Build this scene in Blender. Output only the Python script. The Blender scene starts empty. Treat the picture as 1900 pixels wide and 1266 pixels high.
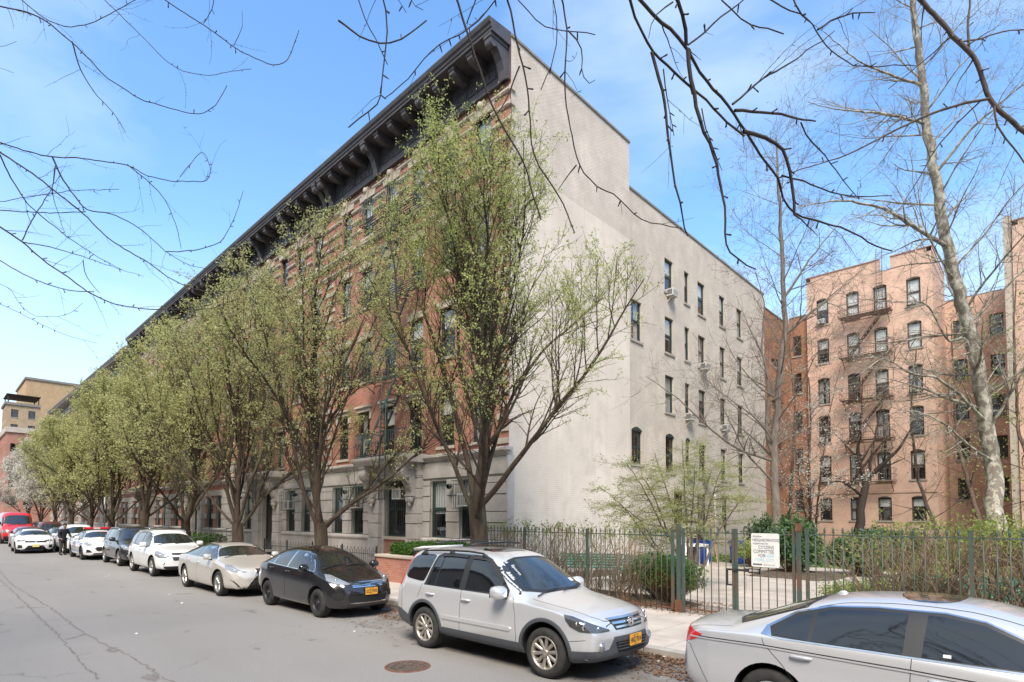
import bpy, bmesh, math, random
import numpy as np
from math import sin, cos, pi, radians, atan2, sqrt, hypot
from mathutils import Vector, Matrix
from mathutils.bvhtree import BVHTree
from mathutils.geometry import tessellate_polygon
S = bpy.context.scene
COL = S.collection
# ------------------------------------------------------------------ camera
CAM_F, CAM_CY, CAM_H = 1037.82, 915.16, 2.2
_yaw, _pit, _rol = radians(43.734), radians(2.592), radians(0.3253)
CF = Vector((-sin(_yaw)*cos(_pit), cos(_yaw)*cos(_pit), sin(_pit)))
_R0 = Vector((cos(_yaw), sin(_yaw), 0)); _U0 = _R0.cross(CF)
CR = _R0*cos(_rol) + _U0*sin(_rol); CU = -_R0*sin(_rol) + _U0*cos(_rol)
cd = bpy.data.cameras.new('camera'); cam = bpy.data.objects.new('camera', cd); COL.objects.link(cam)
cd.sensor_width = 36; cd.lens = CAM_F/1900*36; cd.shift_y = (CAM_CY-633)/1900
cd.clip_start = 0.05; cd.clip_end = 3000
m = Matrix((( CR.x, CU.x, -CF.x, 0), (CR.y, CU.y, -CF.y, 0), (CR.z, CU.z, -CF.z, CAM_H), (0,0,0,1)))
cam.matrix_world = m
S.camera = cam
def at(x, y, d):
    """point seen at photo pixel x,y at depth d metres"""
    return Vector((0,0,CAM_H)) + (CF + CR*((x-950)/CAM_F) + CU*((CAM_CY-y)/CAM_F))*d
# ------------------------------------------------------------------ world and sun
SUN_EL, SUN_AZ = radians(51), atan2(0.62, -0.78)       # azimuth from +Y towards +X
w = bpy.data.worlds.new('World'); S.world = w; w.use_nodes = True
nt = w.node_tree; nt.nodes.clear()
N = nt.nodes.new; LK = nt.links.new
out = N('ShaderNodeOutputWorld'); bg = N('ShaderNodeBackground'); bg.inputs['Strength'].default_value = 0.14
sky = N('ShaderNodeTexSky'); sky.sky_type = 'NISHITA'; sky.sun_disc = False
sky.sun_elevation = SUN_EL; sky.sun_rotation = SUN_AZ; sky.air_density = 1.15; sky.dust_density = 0.6; sky.ozone_density = 1.6
tc = N('ShaderNodeTexCoord'); mp = N('ShaderNodeMapping'); mp.inputs['Scale'].default_value = (1.1, 1.1, 3.4)
n1 = N('ShaderNodeTexNoise'); n1.inputs['Scale'].default_value = 2.1; n1.inputs['Detail'].default_value = 6; n1.inputs['Roughness'].default_value = 0.52
n1.inputs['Distortion'].default_value = 0.25
cr = N('ShaderNodeValToRGB'); cr.color_ramp.elements[0].position = 0.45; cr.color_ramp.elements[1].position = 0.74
sx = N('ShaderNodeSeparateXYZ'); hz = N('ShaderNodeMapRange')
hz.inputs['From Min'].default_value = 0.42; hz.inputs['From Max'].default_value = 0.0
hz.inputs['To Min'].default_value = 0.0; hz.inputs['To Max'].default_value = 0.92
mx = N('ShaderNodeMath'); mx.operation = 'MULTIPLY_ADD'; mx.use_clamp = True; mx.inputs[1].default_value = 0.6
mix = N('ShaderNodeMix'); mix.data_type = 'RGBA'; mix.inputs['B'].default_value = (2.45, 2.95, 3.45, 1)
hs = N('ShaderNodeHueSaturation'); hs.inputs['Saturation'].default_value = 1.18; hs.inputs['Value'].default_value = 1.0
LK(tc.outputs['Generated'], mp.inputs['Vector']); LK(mp.outputs[0], n1.inputs['Vector']); LK(n1.outputs[0], cr.inputs[0])
LK(tc.outputs['Generated'], sx.inputs[0]); LK(sx.outputs['Z'], hz.inputs['Value'])
hy = N('ShaderNodeMapRange'); hy.inputs['From Min'].default_value = .15; hy.inputs['From Max'].default_value = -.45; hy.inputs['To Max'].default_value = .75   # the sky behind the camera is hazier
ad = N('ShaderNodeMath'); ad.operation = 'ADD'; ad.use_clamp = True
LK(sx.outputs['Y'], hy.inputs['Value']); LK(cr.outputs[0], mx.inputs[0]); LK(hz.outputs[0], mx.inputs[2]); LK(mx.outputs[0], ad.inputs[0]); LK(hy.outputs[0], ad.inputs[1]); LK(ad.outputs[0], mix.inputs['Factor'])
LK(sky.outputs[0], hs.inputs['Color']); LK(hs.outputs[0], mix.inputs['A']); LK(mix.outputs['Result'], bg.inputs['Color']); LK(bg.outputs[0], out.inputs[0])
sl = bpy.data.lights.new('sun', 'SUN'); so = bpy.data.objects.new('sun', sl); COL.objects.link(so)
sl.energy = 2.35; sl.angle = radians(24); sl.color = (1.0, 0.90, 0.78)
sdir = Vector((sin(SUN_AZ)*cos(SUN_EL), cos(SUN_AZ)*cos(SUN_EL), sin(SUN_EL)))
so.rotation_euler = sdir.to_track_quat('Z', 'Y').to_euler()
S.view_settings.view_transform = 'Standard'; S.view_settings.look = 'None'
S.view_settings.exposure = 1.38; S.view_settings.gamma = 1
S.render.engine = 'CYCLES'
S.cycles.transparent_max_bounces = 16
# ------------------------------------------------------------------ materials
MATS = {}
def _nm(name):
    mt = bpy.data.materials.new(name); mt.use_nodes = True
    return mt, mt.node_tree.nodes, mt.node_tree.links, mt.node_tree.nodes['Principled BSDF']
def _bump(nodes, links, h, strength, dist, b):
    bn = nodes.new('ShaderNodeBump'); bn.inputs['Strength'].default_value = strength; bn.inputs['Distance'].default_value = dist
    links.new(h, bn.inputs['Height']); links.new(bn.outputs[0], b.inputs['Normal'])
def col(c, k=1.0): return (c[0]*k, c[1]*k, c[2]*k, 1)
def noisy(name, c1, c2, scale=3, rough=.8, bump=.2, bscale=40, metal=0, dist=.01, c3=None, s3=.5, f3=.5, spec=.4, stretch=None, coords='pos', coat=0, detail=5):
    """two-tone noise with an optional broad third tone for stains"""
    if name in MATS: return MATS[name]
    mt, nd, ln, b = _nm(name)
    if coords == 'pos': g = nd.new('ShaderNodeNewGeometry').outputs['Position']
    else: g = nd.new('ShaderNodeTexCoord').outputs['Object']
    if stretch:
        mpn = nd.new('ShaderNodeMapping'); mpn.inputs['Scale'].default_value = stretch; ln.new(g, mpn.inputs['Vector']); g = mpn.outputs[0]
    n = nd.new('ShaderNodeTexNoise'); n.inputs['Scale'].default_value = scale; n.inputs['Detail'].default_value = detail; n.inputs['Roughness'].default_value = .62; ln.new(g, n.inputs['Vector'])
    r = nd.new('ShaderNodeValToRGB'); r.color_ramp.elements[0].position = .32; r.color_ramp.elements[1].position = .68
    r.color_ramp.elements[0].color = col(c1); r.color_ramp.elements[1].color = col(c2); ln.new(n.outputs[0], r.inputs[0])
    o = r.outputs[0]
    if c3:
        n3 = nd.new('ShaderNodeTexNoise'); n3.inputs['Scale'].default_value = s3; n3.inputs['Detail'].default_value = 6; n3.inputs['Roughness'].default_value = .6; ln.new(g, n3.inputs['Vector'])
        r3 = nd.new('ShaderNodeMapRange'); r3.inputs['From Min'].default_value = .48; r3.inputs['From Max'].default_value = .7; r3.inputs['To Max'].default_value = f3
        ln.new(n3.outputs[0], r3.inputs['Value'])
        mm = nd.new('ShaderNodeMix'); mm.data_type = 'RGBA'; mm.inputs['B'].default_value = col(c3); ln.new(r3.outputs[0], mm.inputs['Factor']); ln.new(o, mm.inputs['A']); o = mm.outputs['Result']
    ln.new(o, b.inputs['Base Color'])
    b.inputs['Roughness'].default_value = rough; b.inputs['Metallic'].default_value = metal; b.inputs['Specular IOR Level'].default_value = spec
    b.inputs['Coat Weight'].default_value = coat
    if bump:
        nb = nd.new('ShaderNodeTexNoise'); nb.inputs['Scale'].default_value = bscale; nb.inputs['Detail'].default_value = 4; ln.new(g, nb.inputs['Vector'])
        _bump(nd, ln, nb.outputs[0], bump, dist, b)
    MATS[name] = mt; return mt
def brick(name, c1, c2, cm, axis='xz', rough=.85, bw=.21, bh=.07, mortar=.008, bump=.5, stain=None, sf=.4, dist=.01, paint=None, sscale=.35, msmooth=.2):
    if name in MATS: return MATS[name]
    mt, nd, ln, b = _nm(name)
    g = nd.new('ShaderNodeNewGeometry').outputs['Position']
    s = nd.new('ShaderNodeSeparateXYZ'); c = nd.new('ShaderNodeCombineXYZ'); ln.new(g, s.inputs[0])
    ln.new(s.outputs['XYZ'.index(axis[0].upper())], c.inputs[0]); ln.new(s.outputs['XYZ'.index(axis[1].upper())], c.inputs[1])
    t = nd.new('ShaderNodeTexBrick'); ln.new(c.outputs[0], t.inputs['Vector']); t.inputs['Scale'].default_value = 1
    t.inputs['Brick Width'].default_value = bw; t.inputs['Row Height'].default_value = bh; t.inputs['Mortar Size'].default_value = mortar
    t.inputs['Mortar Smooth'].default_value = msmooth; t.inputs['Bias'].default_value = 0
    t.inputs['Color1'].default_value = col(c1); t.inputs['Color2'].default_value = col(c2); t.inputs['Mortar'].default_value = col(cm)
    n = nd.new('ShaderNodeTexNoise'); n.inputs['Scale'].default_value = 1.1; n.inputs['Detail'].default_value = 7; n.inputs['Roughness'].default_value = .65; ln.new(g, n.inputs['Vector'])
    v = nd.new('ShaderNodeMapRange'); v.inputs['From Min'].default_value = .3; v.inputs['From Max'].default_value = .7; v.inputs['To Min'].default_value = .82; v.inputs['To Max'].default_value = 1.14; ln.new(n.outputs[0], v.inputs['Value'])
    mm = nd.new('ShaderNodeMix'); mm.data_type = 'RGBA'; mm.blend_type = 'MULTIPLY'; mm.inputs['Factor'].default_value = 1
    ln.new(t.outputs['Color'], mm.inputs['A']); ln.new(v.outputs[0], mm.inputs['B']); o = mm.outputs['Result']
    if paint:
        mps = nd.new('ShaderNodeMapping'); mps.inputs['Scale'].default_value = (2.6,2.6,.16); ln.new(g, mps.inputs['Vector'])
        ns = nd.new('ShaderNodeTexNoise'); ns.inputs['Scale'].default_value = 1.6; ns.inputs['Detail'].default_value = 6; ns.inputs['Roughness'].default_value = .65; ln.new(mps.outputs[0], ns.inputs['Vector'])
        rs = nd.new('ShaderNodeMapRange'); rs.inputs['From Min'].default_value = .52; rs.inputs['From Max'].default_value = .72; rs.inputs['To Max'].default_value = .5; ln.new(ns.outputs[0], rs.inputs['Value'])
        mz_ = nd.new('ShaderNodeMix'); mz_.data_type = 'RGBA'; mz_.inputs['B'].default_value = col(paint); ln.new(rs.outputs[0], mz_.inputs['Factor']); ln.new(o, mz_.inputs['A']); o = mz_.outputs['Result']
    if stain:
        n3 = nd.new('ShaderNodeTexNoise'); n3.inputs['Scale'].default_value = sscale; n3.inputs['Detail'].default_value = 8; n3.inputs['Roughness'].default_value = .6
        ln.new(g, n3.inputs['Vector'])
        r3 = nd.new('ShaderNodeMapRange'); r3.inputs['From Min'].default_value = .46; r3.inputs['From Max'].default_value = .7; r3.inputs['To Max'].default_value = sf; ln.new(n3.outputs[0], r3.inputs['Value'])
        m3 = nd.new('ShaderNodeMix'); m3.data_type = 'RGBA'; m3.inputs['B'].default_value = col(stain); ln.new(r3.outputs[0], m3.inputs['Factor']); ln.new(o, m3.inputs['A']); o = m3.outputs['Result']
    ln.new(o, b.inputs['Base Color']); b.inputs['Roughness'].default_value = rough; b.inputs['Specular IOR Level'].default_value = .25
    inv = nd.new('ShaderNodeMath'); inv.operation = 'MULTIPLY_ADD'; inv.inputs[1].default_value = -1; inv.inputs[2].default_value = 1; ln.new(t.outputs['Fac'], inv.inputs[0])
    nb = nd.new('ShaderNodeTexNoise'); nb.inputs['Scale'].default_value = 35; ln.new(g, nb.inputs['Vector'])
    ad = nd.new('ShaderNodeMath'); ad.operation = 'MULTIPLY_ADD'; ad.inputs[1].default_value = .45; ln.new(nb.outputs[0], ad.inputs[0]); ln.new(inv.outputs[0], ad.inputs[2])
    _bump(nd, ln, ad.outputs[0], bump, dist, b)
    MATS[name] = mt; return mt
def plain(name, c, rough=.5, metal=0, spec=.5, coat=0, emis=0, coatr=.03):
    if name in MATS: return MATS[name]
    mt, nd, ln, b = _nm(name)
    g = nd.new('ShaderNodeTexCoord').outputs['Object']
    n = nd.new('ShaderNodeTexNoise'); n.inputs['Scale'].default_value = 6; n.inputs['Detail'].default_value = 5; ln.new(g, n.inputs['Vector'])
    r = nd.new('ShaderNodeMapRange'); r.inputs['To Min'].default_value = max(0, rough-.06); r.inputs['To Max'].default_value = min(1, rough+.08); ln.new(n.outputs[0], r.inputs['Value'])
    ln.new(r.outputs[0], b.inputs['Roughness'])
    b.inputs['Base Color'].default_value = col(c); b.inputs['Metallic'].default_value = metal; b.inputs['Specular IOR Level'].default_value = spec
    b.inputs['Coat Weight'].default_value = coat; b.inputs['Coat Roughness'].default_value = coatr
    if emis: b.inputs['Emission Color'].default_value = col(c); b.inputs['Emission Strength'].default_value = emis
    MATS[name] = mt; return mt
def carpaint(name, c, metal=.6, rough=.32, dirt=.25):
    mt, nd, ln, b = _nm(name)
    g = nd.new('ShaderNodeTexCoord').outputs['Object']
    n = nd.new('ShaderNodeTexNoise'); n.inputs['Scale'].default_value = 900; n.inputs['Detail'].default_value = 1; ln.new(g, n.inputs['Vector'])
    r = nd.new('ShaderNodeMapRange'); r.inputs['From Min'].default_value = .3; r.inputs['From Max'].default_value = .7; r.inputs['To Min'].default_value = .9; r.inputs['To Max'].default_value = 1.1; ln.new(n.outputs[0], r.inputs['Value'])
    mm = nd.new('ShaderNodeMix'); mm.data_type = 'RGBA'; mm.blend_type = 'MULTIPLY'; mm.inputs['Factor'].default_value = 1; mm.inputs['A'].default_value = col(c); ln.new(r.outputs[0], mm.inputs['B'])
    # road dust, more of it low on the doors and sills
    n2 = nd.new('ShaderNodeTexNoise'); n2.inputs['Scale'].default_value = 2.3; n2.inputs['Detail'].default_value = 7; n2.inputs['Roughness'].default_value = .65; ln.new(g, n2.inputs['Vector'])
    sz = nd.new('ShaderNodeSeparateXYZ'); ln.new(g, sz.inputs[0])
    zz = nd.new('ShaderNodeMapRange'); zz.inputs['From Min'].default_value = .9; zz.inputs['From Max'].default_value = .2; zz.inputs['To Min'].default_value = .15; zz.inputs['To Max'].default_value = 1; ln.new(sz.outputs['Z'], zz.inputs['Value'])
    mu = nd.new('ShaderNodeMath'); mu.operation = 'MULTIPLY'; ln.new(n2.outputs[0], mu.inputs[0]); ln.new(zz.outputs[0], mu.inputs[1])
    m2 = nd.new('ShaderNodeMath'); m2.operation = 'MULTIPLY'; m2.inputs[1].default_value = dirt*1.6; m2.use_clamp = True; ln.new(mu.outputs[0], m2.inputs[0])
    md = nd.new('ShaderNodeMix'); md.data_type = 'RGBA'; md.inputs['B'].default_value = (.17, .155, .14, 1); ln.new(m2.outputs[0], md.inputs['Factor']); ln.new(mm.outputs['Result'], md.inputs['A'])
    ln.new(md.outputs['Result'], b.inputs['Base Color']); b.inputs['Metallic'].default_value = metal; b.inputs['Roughness'].default_value = rough
    b.inputs['Coat Weight'].default_value = 1; b.inputs['Coat Roughness'].default_value = .035
    cg = nd.new('ShaderNodeMapRange'); cg.inputs['To Min'].default_value = .02; cg.inputs['To Max'].default_value = .4; ln.new(m2.outputs[0], cg.inputs['Value']); ln.new(cg.outputs[0], b.inputs['Coat Roughness'])
    MATS[name] = mt; return mt
def leafmat(name, c1, c2, trans=.35):
    mt, nd, ln, b = _nm(name)
    g = nd.new('ShaderNodeNewGeometry')
    r = nd.new('ShaderNodeValToRGB'); r.color_ramp.elements[0].color = col(c1); r.color_ramp.elements[1].color = col(c2)
    n = nd.new('ShaderNodeTexNoise'); n.inputs['Scale'].default_value = 1.4; n.inputs['Detail'].default_value = 3; ln.new(g.outputs['Position'], n.inputs['Vector'])
    a = nd.new('ShaderNodeMath'); a.operation = 'MULTIPLY_ADD'; a.inputs[1].default_value = .55; ln.new(g.outputs['Random Per Island'], a.inputs[0])
    a2 = nd.new('ShaderNodeMath'); a2.operation = 'MULTIPLY'; a2.inputs[1].default_value = .45; ln.new(n.outputs[0], a2.inputs[0]); ln.new(a2.outputs[0], a.inputs[2])
    ln.new(a.outputs[0], r.inputs[0]); ln.new(r.outputs[0], b.inputs['Base Color']); b.inputs['Roughness'].default_value = .6; b.inputs['Specular IOR Level'].default_value = .25
    t = nd.new('ShaderNodeBsdfTranslucent'); ln.new(r.outputs[0], t.inputs['Color']); ms = nd.new('ShaderNodeMixShader'); ms.inputs[0].default_value = trans
    ln.new(b.outputs[0], ms.inputs[1]); ln.new(t.outputs[0], ms.inputs[2]); ln.new(ms.outputs[0], nd['Material Output'].inputs['Surface'])
    MATS[name] = mt; return mt
def glassmat(name, tint=(.75,.8,.8), mixr=.0, rough=.01, ior=1.5, boost=1.0):
    """thin pane: see-through with a Fresnel mirror on top"""
    mt, nd, ln, b = _nm(name); nd.remove(b)
    tr = nd.new('ShaderNodeBsdfTransparent'); tr.inputs[0].default_value = col(tint)
    gl = nd.new('ShaderNodeBsdfGlossy'); gl.inputs['Roughness'].default_value = rough; gl.inputs['Color'].default_value = (.95,.97,1,1)
    fr = nd.new('ShaderNodeLayerWeight'); fr.inputs['Blend'].default_value = .5
    pw = nd.new('ShaderNodeMath'); pw.operation = 'POWER'; pw.inputs[1].default_value = 4; ln.new(fr.outputs['Facing'], pw.inputs[0])
    mu = nd.new('ShaderNodeMath'); mu.operation = 'MULTIPLY_ADD'; mu.inputs[1].default_value = boost; mu.inputs[2].default_value = mixr; mu.use_clamp = True; ln.new(pw.outputs[0], mu.inputs[0])
    ms = nd.new('ShaderNodeMixShader'); ln.new(mu.outputs[0], ms.inputs[0]); ln.new(tr.outputs[0], ms.inputs[1]); ln.new(gl.outputs[0], ms.inputs[2])
    ln.new(ms.outputs[0], nd['Material Output'].inputs['Surface'])
    MATS[name] = mt; return mt
# ------------------------------------------------------------------ object helpers
def tag(o, label=None, cat=None, group=None, kind=None):
    if label: o['label'] = label
    if cat: o['category'] = cat
    if group: o['group'] = group
    if kind: o['kind'] = kind
    return o
def empty(name, loc=(0,0,0), rz=0, parent=None, label=None, cat=None, group=None):
    o = bpy.data.objects.new(name, None); COL.objects.link(o); o.location = loc; o.rotation_euler = (0,0,rz)
    o.empty_display_size = .2
    if parent: o.parent = parent
    return tag(o, label, cat, group)
def wloc(o):
    v = Vector((0,0,0))
    while o: v += o.location; o = o.parent
    return v
def link(name, me, parent=None, loc=None, rz=0):
    o = bpy.data.objects.new(name, me); COL.objects.link(o)
    if loc is not None: o.location = loc
    o.rotation_euler = (0,0,rz)
    if parent: o.parent = parent
    return o
def copy_tree(o, parent=None):
    c = o.copy(); COL.objects.link(c); c.parent = parent
    for ch in list(o.children): copy_tree(ch, c)
    return c
class MB:
    """collects shapes, then becomes ONE mesh object"""
    def __init__(s): s.v = []; s.f = []; s.mi = []; s.mats = []; s.m = 0; s.sm = []; s.smooth = False
    def mat(s, mt):
        if mt not in s.mats: s.mats.append(mt)
        s.m = s.mats.index(mt); return s
    def add(s, vs, fs, smooth=None):
        n = len(s.v); s.v.extend([tuple(v) for v in vs])
        for f in fs: s.f.append(tuple(i+n for i in f)); s.mi.append(s.m); s.sm.append(s.smooth if smooth is None else smooth)
        return s
    def box(s, x0, y0, z0, x1, y1, z1):
        if x0 > x1: x0, x1 = x1, x0
        if y0 > y1: y0, y1 = y1, y0
        if z0 > z1: z0, z1 = z1, z0
        return s.add([(x0,y0,z0),(x1,y0,z0),(x1,y1,z0),(x0,y1,z0),(x0,y0,z1),(x1,y0,z1),(x1,y1,z1),(x0,y1,z1)],
              [(0,3,2,1),(4,5,6,7),(0,1,5,4),(1,2,6,5),(2,3,7,6),(3,0,4,7)])
    def quad(s, a, b, c, d): return s.add([a,b,c,d], [(0,1,2,3)])
    def bar(s, a, b, r, n=6, r2=None, cap=True, smooth=True):
        return s.tube([a, b], [r, r if r2 is None else r2], n, cap, smooth)
    def rod(s, a, b, w, h=None):
        """rectangular bar from a to b"""
        h = w if h is None else h
        a = Vector(a); b = Vector(b); d = (b-a).normalized()
        up = Vector((0,0,1)) if abs(d.z) < .95 else Vector((0,1,0))
        u = d.cross(up).normalized(); v = u.cross(d).normalized()
        vs = [p + u*(w/2*i) + v*(h/2*j) for p in (a, b) for i, j in ((-1,-1),(1,-1),(1,1),(-1,1))]
        return s.add(vs, [(3,2,1,0),(4,5,6,7),(0,1,5,4),(1,2,6,5),(2,3,7,6),(3,0,4,7)])
    def tube(s, pts, rad, n=6, cap=True, smooth=True):
        P = [Vector(p) for p in pts]; k = len(P)
        if not hasattr(rad, '__len__'): rad = [rad]*k
        vs = []; prev = None
        for i in range(k):
            d = (P[min(i+1,k-1)] - P[max(i-1,0)])
            if d.length < 1e-9: d = Vector((0,0,1))
            d.normalize()
            if prev is None:
                up = Vector((0,0,1)) if abs(d.z) < .9 else Vector((1,0,0)); u = d.cross(up).normalized()
            else:
                u = prev - d*prev.dot(d)
                if u.length < 1e-6: u = d.cross(Vector((0,1,0)))
                u.normalize()
            prev = u; v = d.cross(u)
            for j in range(n):
                a = 2*pi*j/n; vs.append(P[i] + (u*cos(a) + v*sin(a))*rad[i])
        fs = []
        for i in range(k-1):
            for j in range(n):
                j2 = (j+1) % n; fs.append((i*n+j, i*n+j2, (i+1)*n+j2, (i+1)*n+j))
        if cap and n > 2: fs.append(tuple(range(n))[::-1]); fs.append(tuple((k-1)*n+j for j in range(n)))
        return s.add(vs, fs, smooth)
    def prism(s, poly, axis, a, b):
        """extrude a 2D outline: axis 'x' -> (y,z), 'y' -> (x,z), 'z' -> (x,y)"""
        def P(p, t): return {'x': (t, p[0], p[1]), 'y': (p[0], t, p[1]), 'z': (p[0], p[1], t)}[axis]
        n = len(poly); vs = [P(p, a) for p in poly] + [P(p, b) for p in poly]
        fs = [(i, (i+1) % n, n+(i+1) % n, n+i) for i in range(n)]
        fs.append(tuple(range(n))[::-1]); fs.append(tuple(range(n, 2*n)))
        return s.add(vs, fs)
    def lathe(s, prof, c=(0,0,0), n=16, axis='z', smooth=True, a0=0, a1=2*pi):
        """prof = [(r, t)]"""
        vs = []; full = abs(a1-a0-2*pi) < 1e-6; m_ = n if full else n+1
        for r, t in prof:
            for j in range(m_):
                a = a0 + (a1-a0)*j/n; p = (r*cos(a), r*sin(a))
                vs.append({'z': (c[0]+p[0], c[1]+p[1], c[2]+t), 'y': (c[0]+p[0], c[1]+t, c[2]+p[1]), 'x': (c[0]+t, c[1]+p[0], c[2]+p[1])}[axis])
        fs = []
        for i in range(len(prof)-1):
            for j in range(n):
                j2 = (j+1) % m_ if full else j+1
                fs.append((i*m_+j, i*m_+j2, (i+1)*m_+j2, (i+1)*m_+j))
        return s.add(vs, fs, smooth)
    def ball(s, c, rx, ry=None, rz=None, n=10, k=6):
        ry = rx if ry is None else ry; rz = rx if rz is None else rz
        vs = []; fs = []
        for i in range(k+1):
            t = pi*i/k
            for j in range(n): a = 2*pi*j/n; vs.append((c[0]+rx*sin(t)*cos(a), c[1]+ry*sin(t)*sin(a), c[2]+rz*cos(t)))
        for i in range(k):
            for j in range(n): fs.append((i*n+j, (i+1)*n+j, (i+1)*n+(j+1) % n, i*n+(j+1) % n))
        return s.add(vs, fs, True)
    def mesh(s, name='mesh', off=None):
        me = bpy.data.meshes.new(name)
        V = s.v
        if off is not None and off.length > 0: V = (np.array(V) - np.array(off)).tolist()
        me.from_pydata(V, [], s.f)
        for mt in s.mats: me.materials.append(mt)
        if me.polygons:
            me.polygons.foreach_set('material_index', s.mi); me.polygons.foreach_set('use_smooth', s.sm)
        me.update(); return me
    def build(s, name, mt=None, parent=None, local=False):
        if mt is not None and not s.mats: s.mats.append(mt)
        off = None if (parent is None or local) else wloc(parent)
        return link(name, s.mesh(name, off), parent)
def bevel_mesh(me, w, seg=1, ang=30):
    bm = bmesh.new(); bm.from_mesh(me); bmesh.ops.remove_doubles(bm, verts=bm.verts, dist=1e-5)
    es = [e for e in bm.edges if len(e.link_faces) == 2 and e.calc_face_angle(0) > radians(ang)]
    bmesh.ops.bevel(bm, geom=es, offset=w, segments=seg, affect='EDGES', profile=.6, clamp_overlap=True)
    bm.to_mesh(me); bm.free(); return me
def text_mesh(mb, s, size, place, depth=.002, font_sx=1.0, align='CENTER', bold=0):
    """lettering as mesh; place(x, y, t) -> point, y up the letter, t out of the surface"""
    cu = bpy.data.curves.new('lettering', 'FONT'); cu.body = s; cu.size = size; cu.align_x = align; cu.resolution_u = 3; cu.offset = bold
    o = bpy.data.objects.new('lettering', cu); COL.objects.link(o)
    dg = bpy.context.evaluated_depsgraph_get(); me = bpy.data.meshes.new_from_object(o.evaluated_get(dg))
    vs = [place(v.co.x*font_sx, v.co.y, depth) for v in me.vertices]
    mb.add(vs, [tuple(p.vertices) for p in me.polygons], False)
    bpy.data.objects.remove(o); bpy.data.curves.remove(cu); bpy.data.meshes.remove(me)
M = {}
M['brick_front'] = brick('brick_front', (.45,.185,.13), (.36,.14,.095), (.35,.27,.22), 'xz', stain=(.20,.09,.065), sf=.45)
M['brick_side_red'] = brick('brick_side_red', (.45,.185,.13), (.36,.14,.095), (.35,.27,.22), 'yz')
M['white_brick'] = brick('white_brick', (.635,.565,.485), (.585,.52,.445), (.44,.385,.325), 'yz', paint=(.46,.40,.335), bump=.6, stain=(.47,.425,.37), sf=.55, dist=.012, mortar=.011, bh=.075, sscale=.5)
M['white_brick_x'] = brick('white_brick_x', (.60,.53,.455), (.545,.48,.41), (.40,.35,.295), 'xz', bump=.55, stain=(.47,.425,.37), sf=.5, mortar=.011, bh=.075)
M['stucco'] = brick('stucco', (.66,.59,.51), (.64,.57,.49), (.605,.54,.465), 'yz', paint=(.52,.455,.385), bump=.22, stain=(.50,.44,.375), sf=.6, dist=.012, mortar=.02, bh=.075, sscale=.55, msmooth=.9)
M['stone'] = noisy('stone', (.37,.345,.315), (.47,.44,.41), scale=2.2, rough=.85, bump=.35, bscale=28, c3=(.22,.20,.185), s3=.9, f3=.5, dist=.01)
M['stone_light'] = noisy('stone_light', (.42,.36,.295), (.51,.445,.37), scale=2.5, rough=.85, bump=.3, bscale=25, c3=(.28,.24,.20), s3=1.1, f3=.5)
M['cornice'] = noisy('cornice', (.055,.05,.055), (.085,.078,.082), scale=3, rough=.5, bump=.12, bscale=14, c3=(.11,.095,.09), s3=1.3, f3=.5)
M['cornice_far'] = noisy('cornice_far', (.17,.165,.155), (.24,.23,.215), scale=3, rough=.6, bump=.12, bscale=14)
M['coping'] = noisy('coping', (.17,.155,.135), (.25,.23,.20), scale=3, rough=.8, bump=.2, bscale=18)
M['green_iron'] = noisy('green_iron', (.04,.08,.075), (.07,.125,.115), scale=7, rough=.5, bump=.3, bscale=60, dist=.003, c3=(.13,.055,.03), s3=2.4, f3=.75)
M['fence_iron'] = noisy('fence_iron', (.045,.075,.065), (.075,.105,.09), scale=7, rough=.5, bump=.3, bscale=60, dist=.003, c3=(.16,.07,.035), s3=1.7, f3=.85)
M['black_iron'] = noisy('black_iron', (.018,.02,.02), (.04,.042,.04), scale=7, rough=.5, bump=.2, bscale=60, dist=.003)
M['rust_iron'] = noisy('rust_iron', (.10,.045,.028), (.18,.085,.05), scale=9, rough=.85, bump=.4, bscale=60, dist=.004)
M['sash_green'] = noisy('sash_green', (.018,.035,.034), (.035,.055,.052), scale=9, rough=.45, bump=.1, bscale=40)
M['sash_brown'] = noisy('sash_brown', (.05,.04,.03), (.085,.07,.055), scale=9, rough=.6, bump=.1, bscale=40)
M['pane'] = glassmat('window_glass', (.88,.9,.9), .10, .015, 1.5, .9)
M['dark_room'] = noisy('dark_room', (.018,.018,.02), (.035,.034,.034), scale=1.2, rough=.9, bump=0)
M['blind'] = noisy('blind', (.66,.65,.62), (.76,.75,.72), scale=3, rough=.8, bump=.2, bscale=3, stretch=(1,1,14))
M['curtain'] = noisy('curtain', (.30,.30,.29), (.48,.47,.45), scale=5, rough=.9, bump=.4, bscale=6, stretch=(7,7,.4))
M['sill'] = noisy('sill', (.30,.27,.23), (.40,.365,.32), scale=5, rough=.85, bump=.2, bscale=30)
M['ac_white'] = noisy('ac_white', (.52,.51,.48), (.64,.63,.60), scale=6, rough=.5, bump=.05, bscale=30)
M['ac_grille'] = noisy('ac_grille', (.10,.10,.10), (.19,.19,.19), scale=30, rough=.6, bump=.8, bscale=120)
M['asphalt'] = None
M['concrete'] = noisy('kerb_concrete', (.30,.28,.255), (.40,.38,.35), scale=4, rough=.9, bump=.35, bscale=60, dist=.005, c3=(.19,.17,.15), s3=1.6, f3=.6)
M['bark'] = noisy('pear_bark', (.030,.020,.014), (.085,.058,.040), scale=5, rough=.95, bump=1, bscale=16, dist=.03, stretch=(2.2,2.2,.45), c3=(.12,.125,.07), s3=1.2, f3=.5)
M['bark_dark'] = noisy('bark_dark', (.028,.020,.015), (.062,.045,.034), scale=20, rough=.8, bump=.7, bscale=60, dist=.004)
M['bark_grey'] = noisy('bark_grey', (.13,.105,.085), (.24,.205,.17), scale=5, rough=.95, bump=.7, bscale=22, dist=.02, stretch=(2,2,.5))
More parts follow.
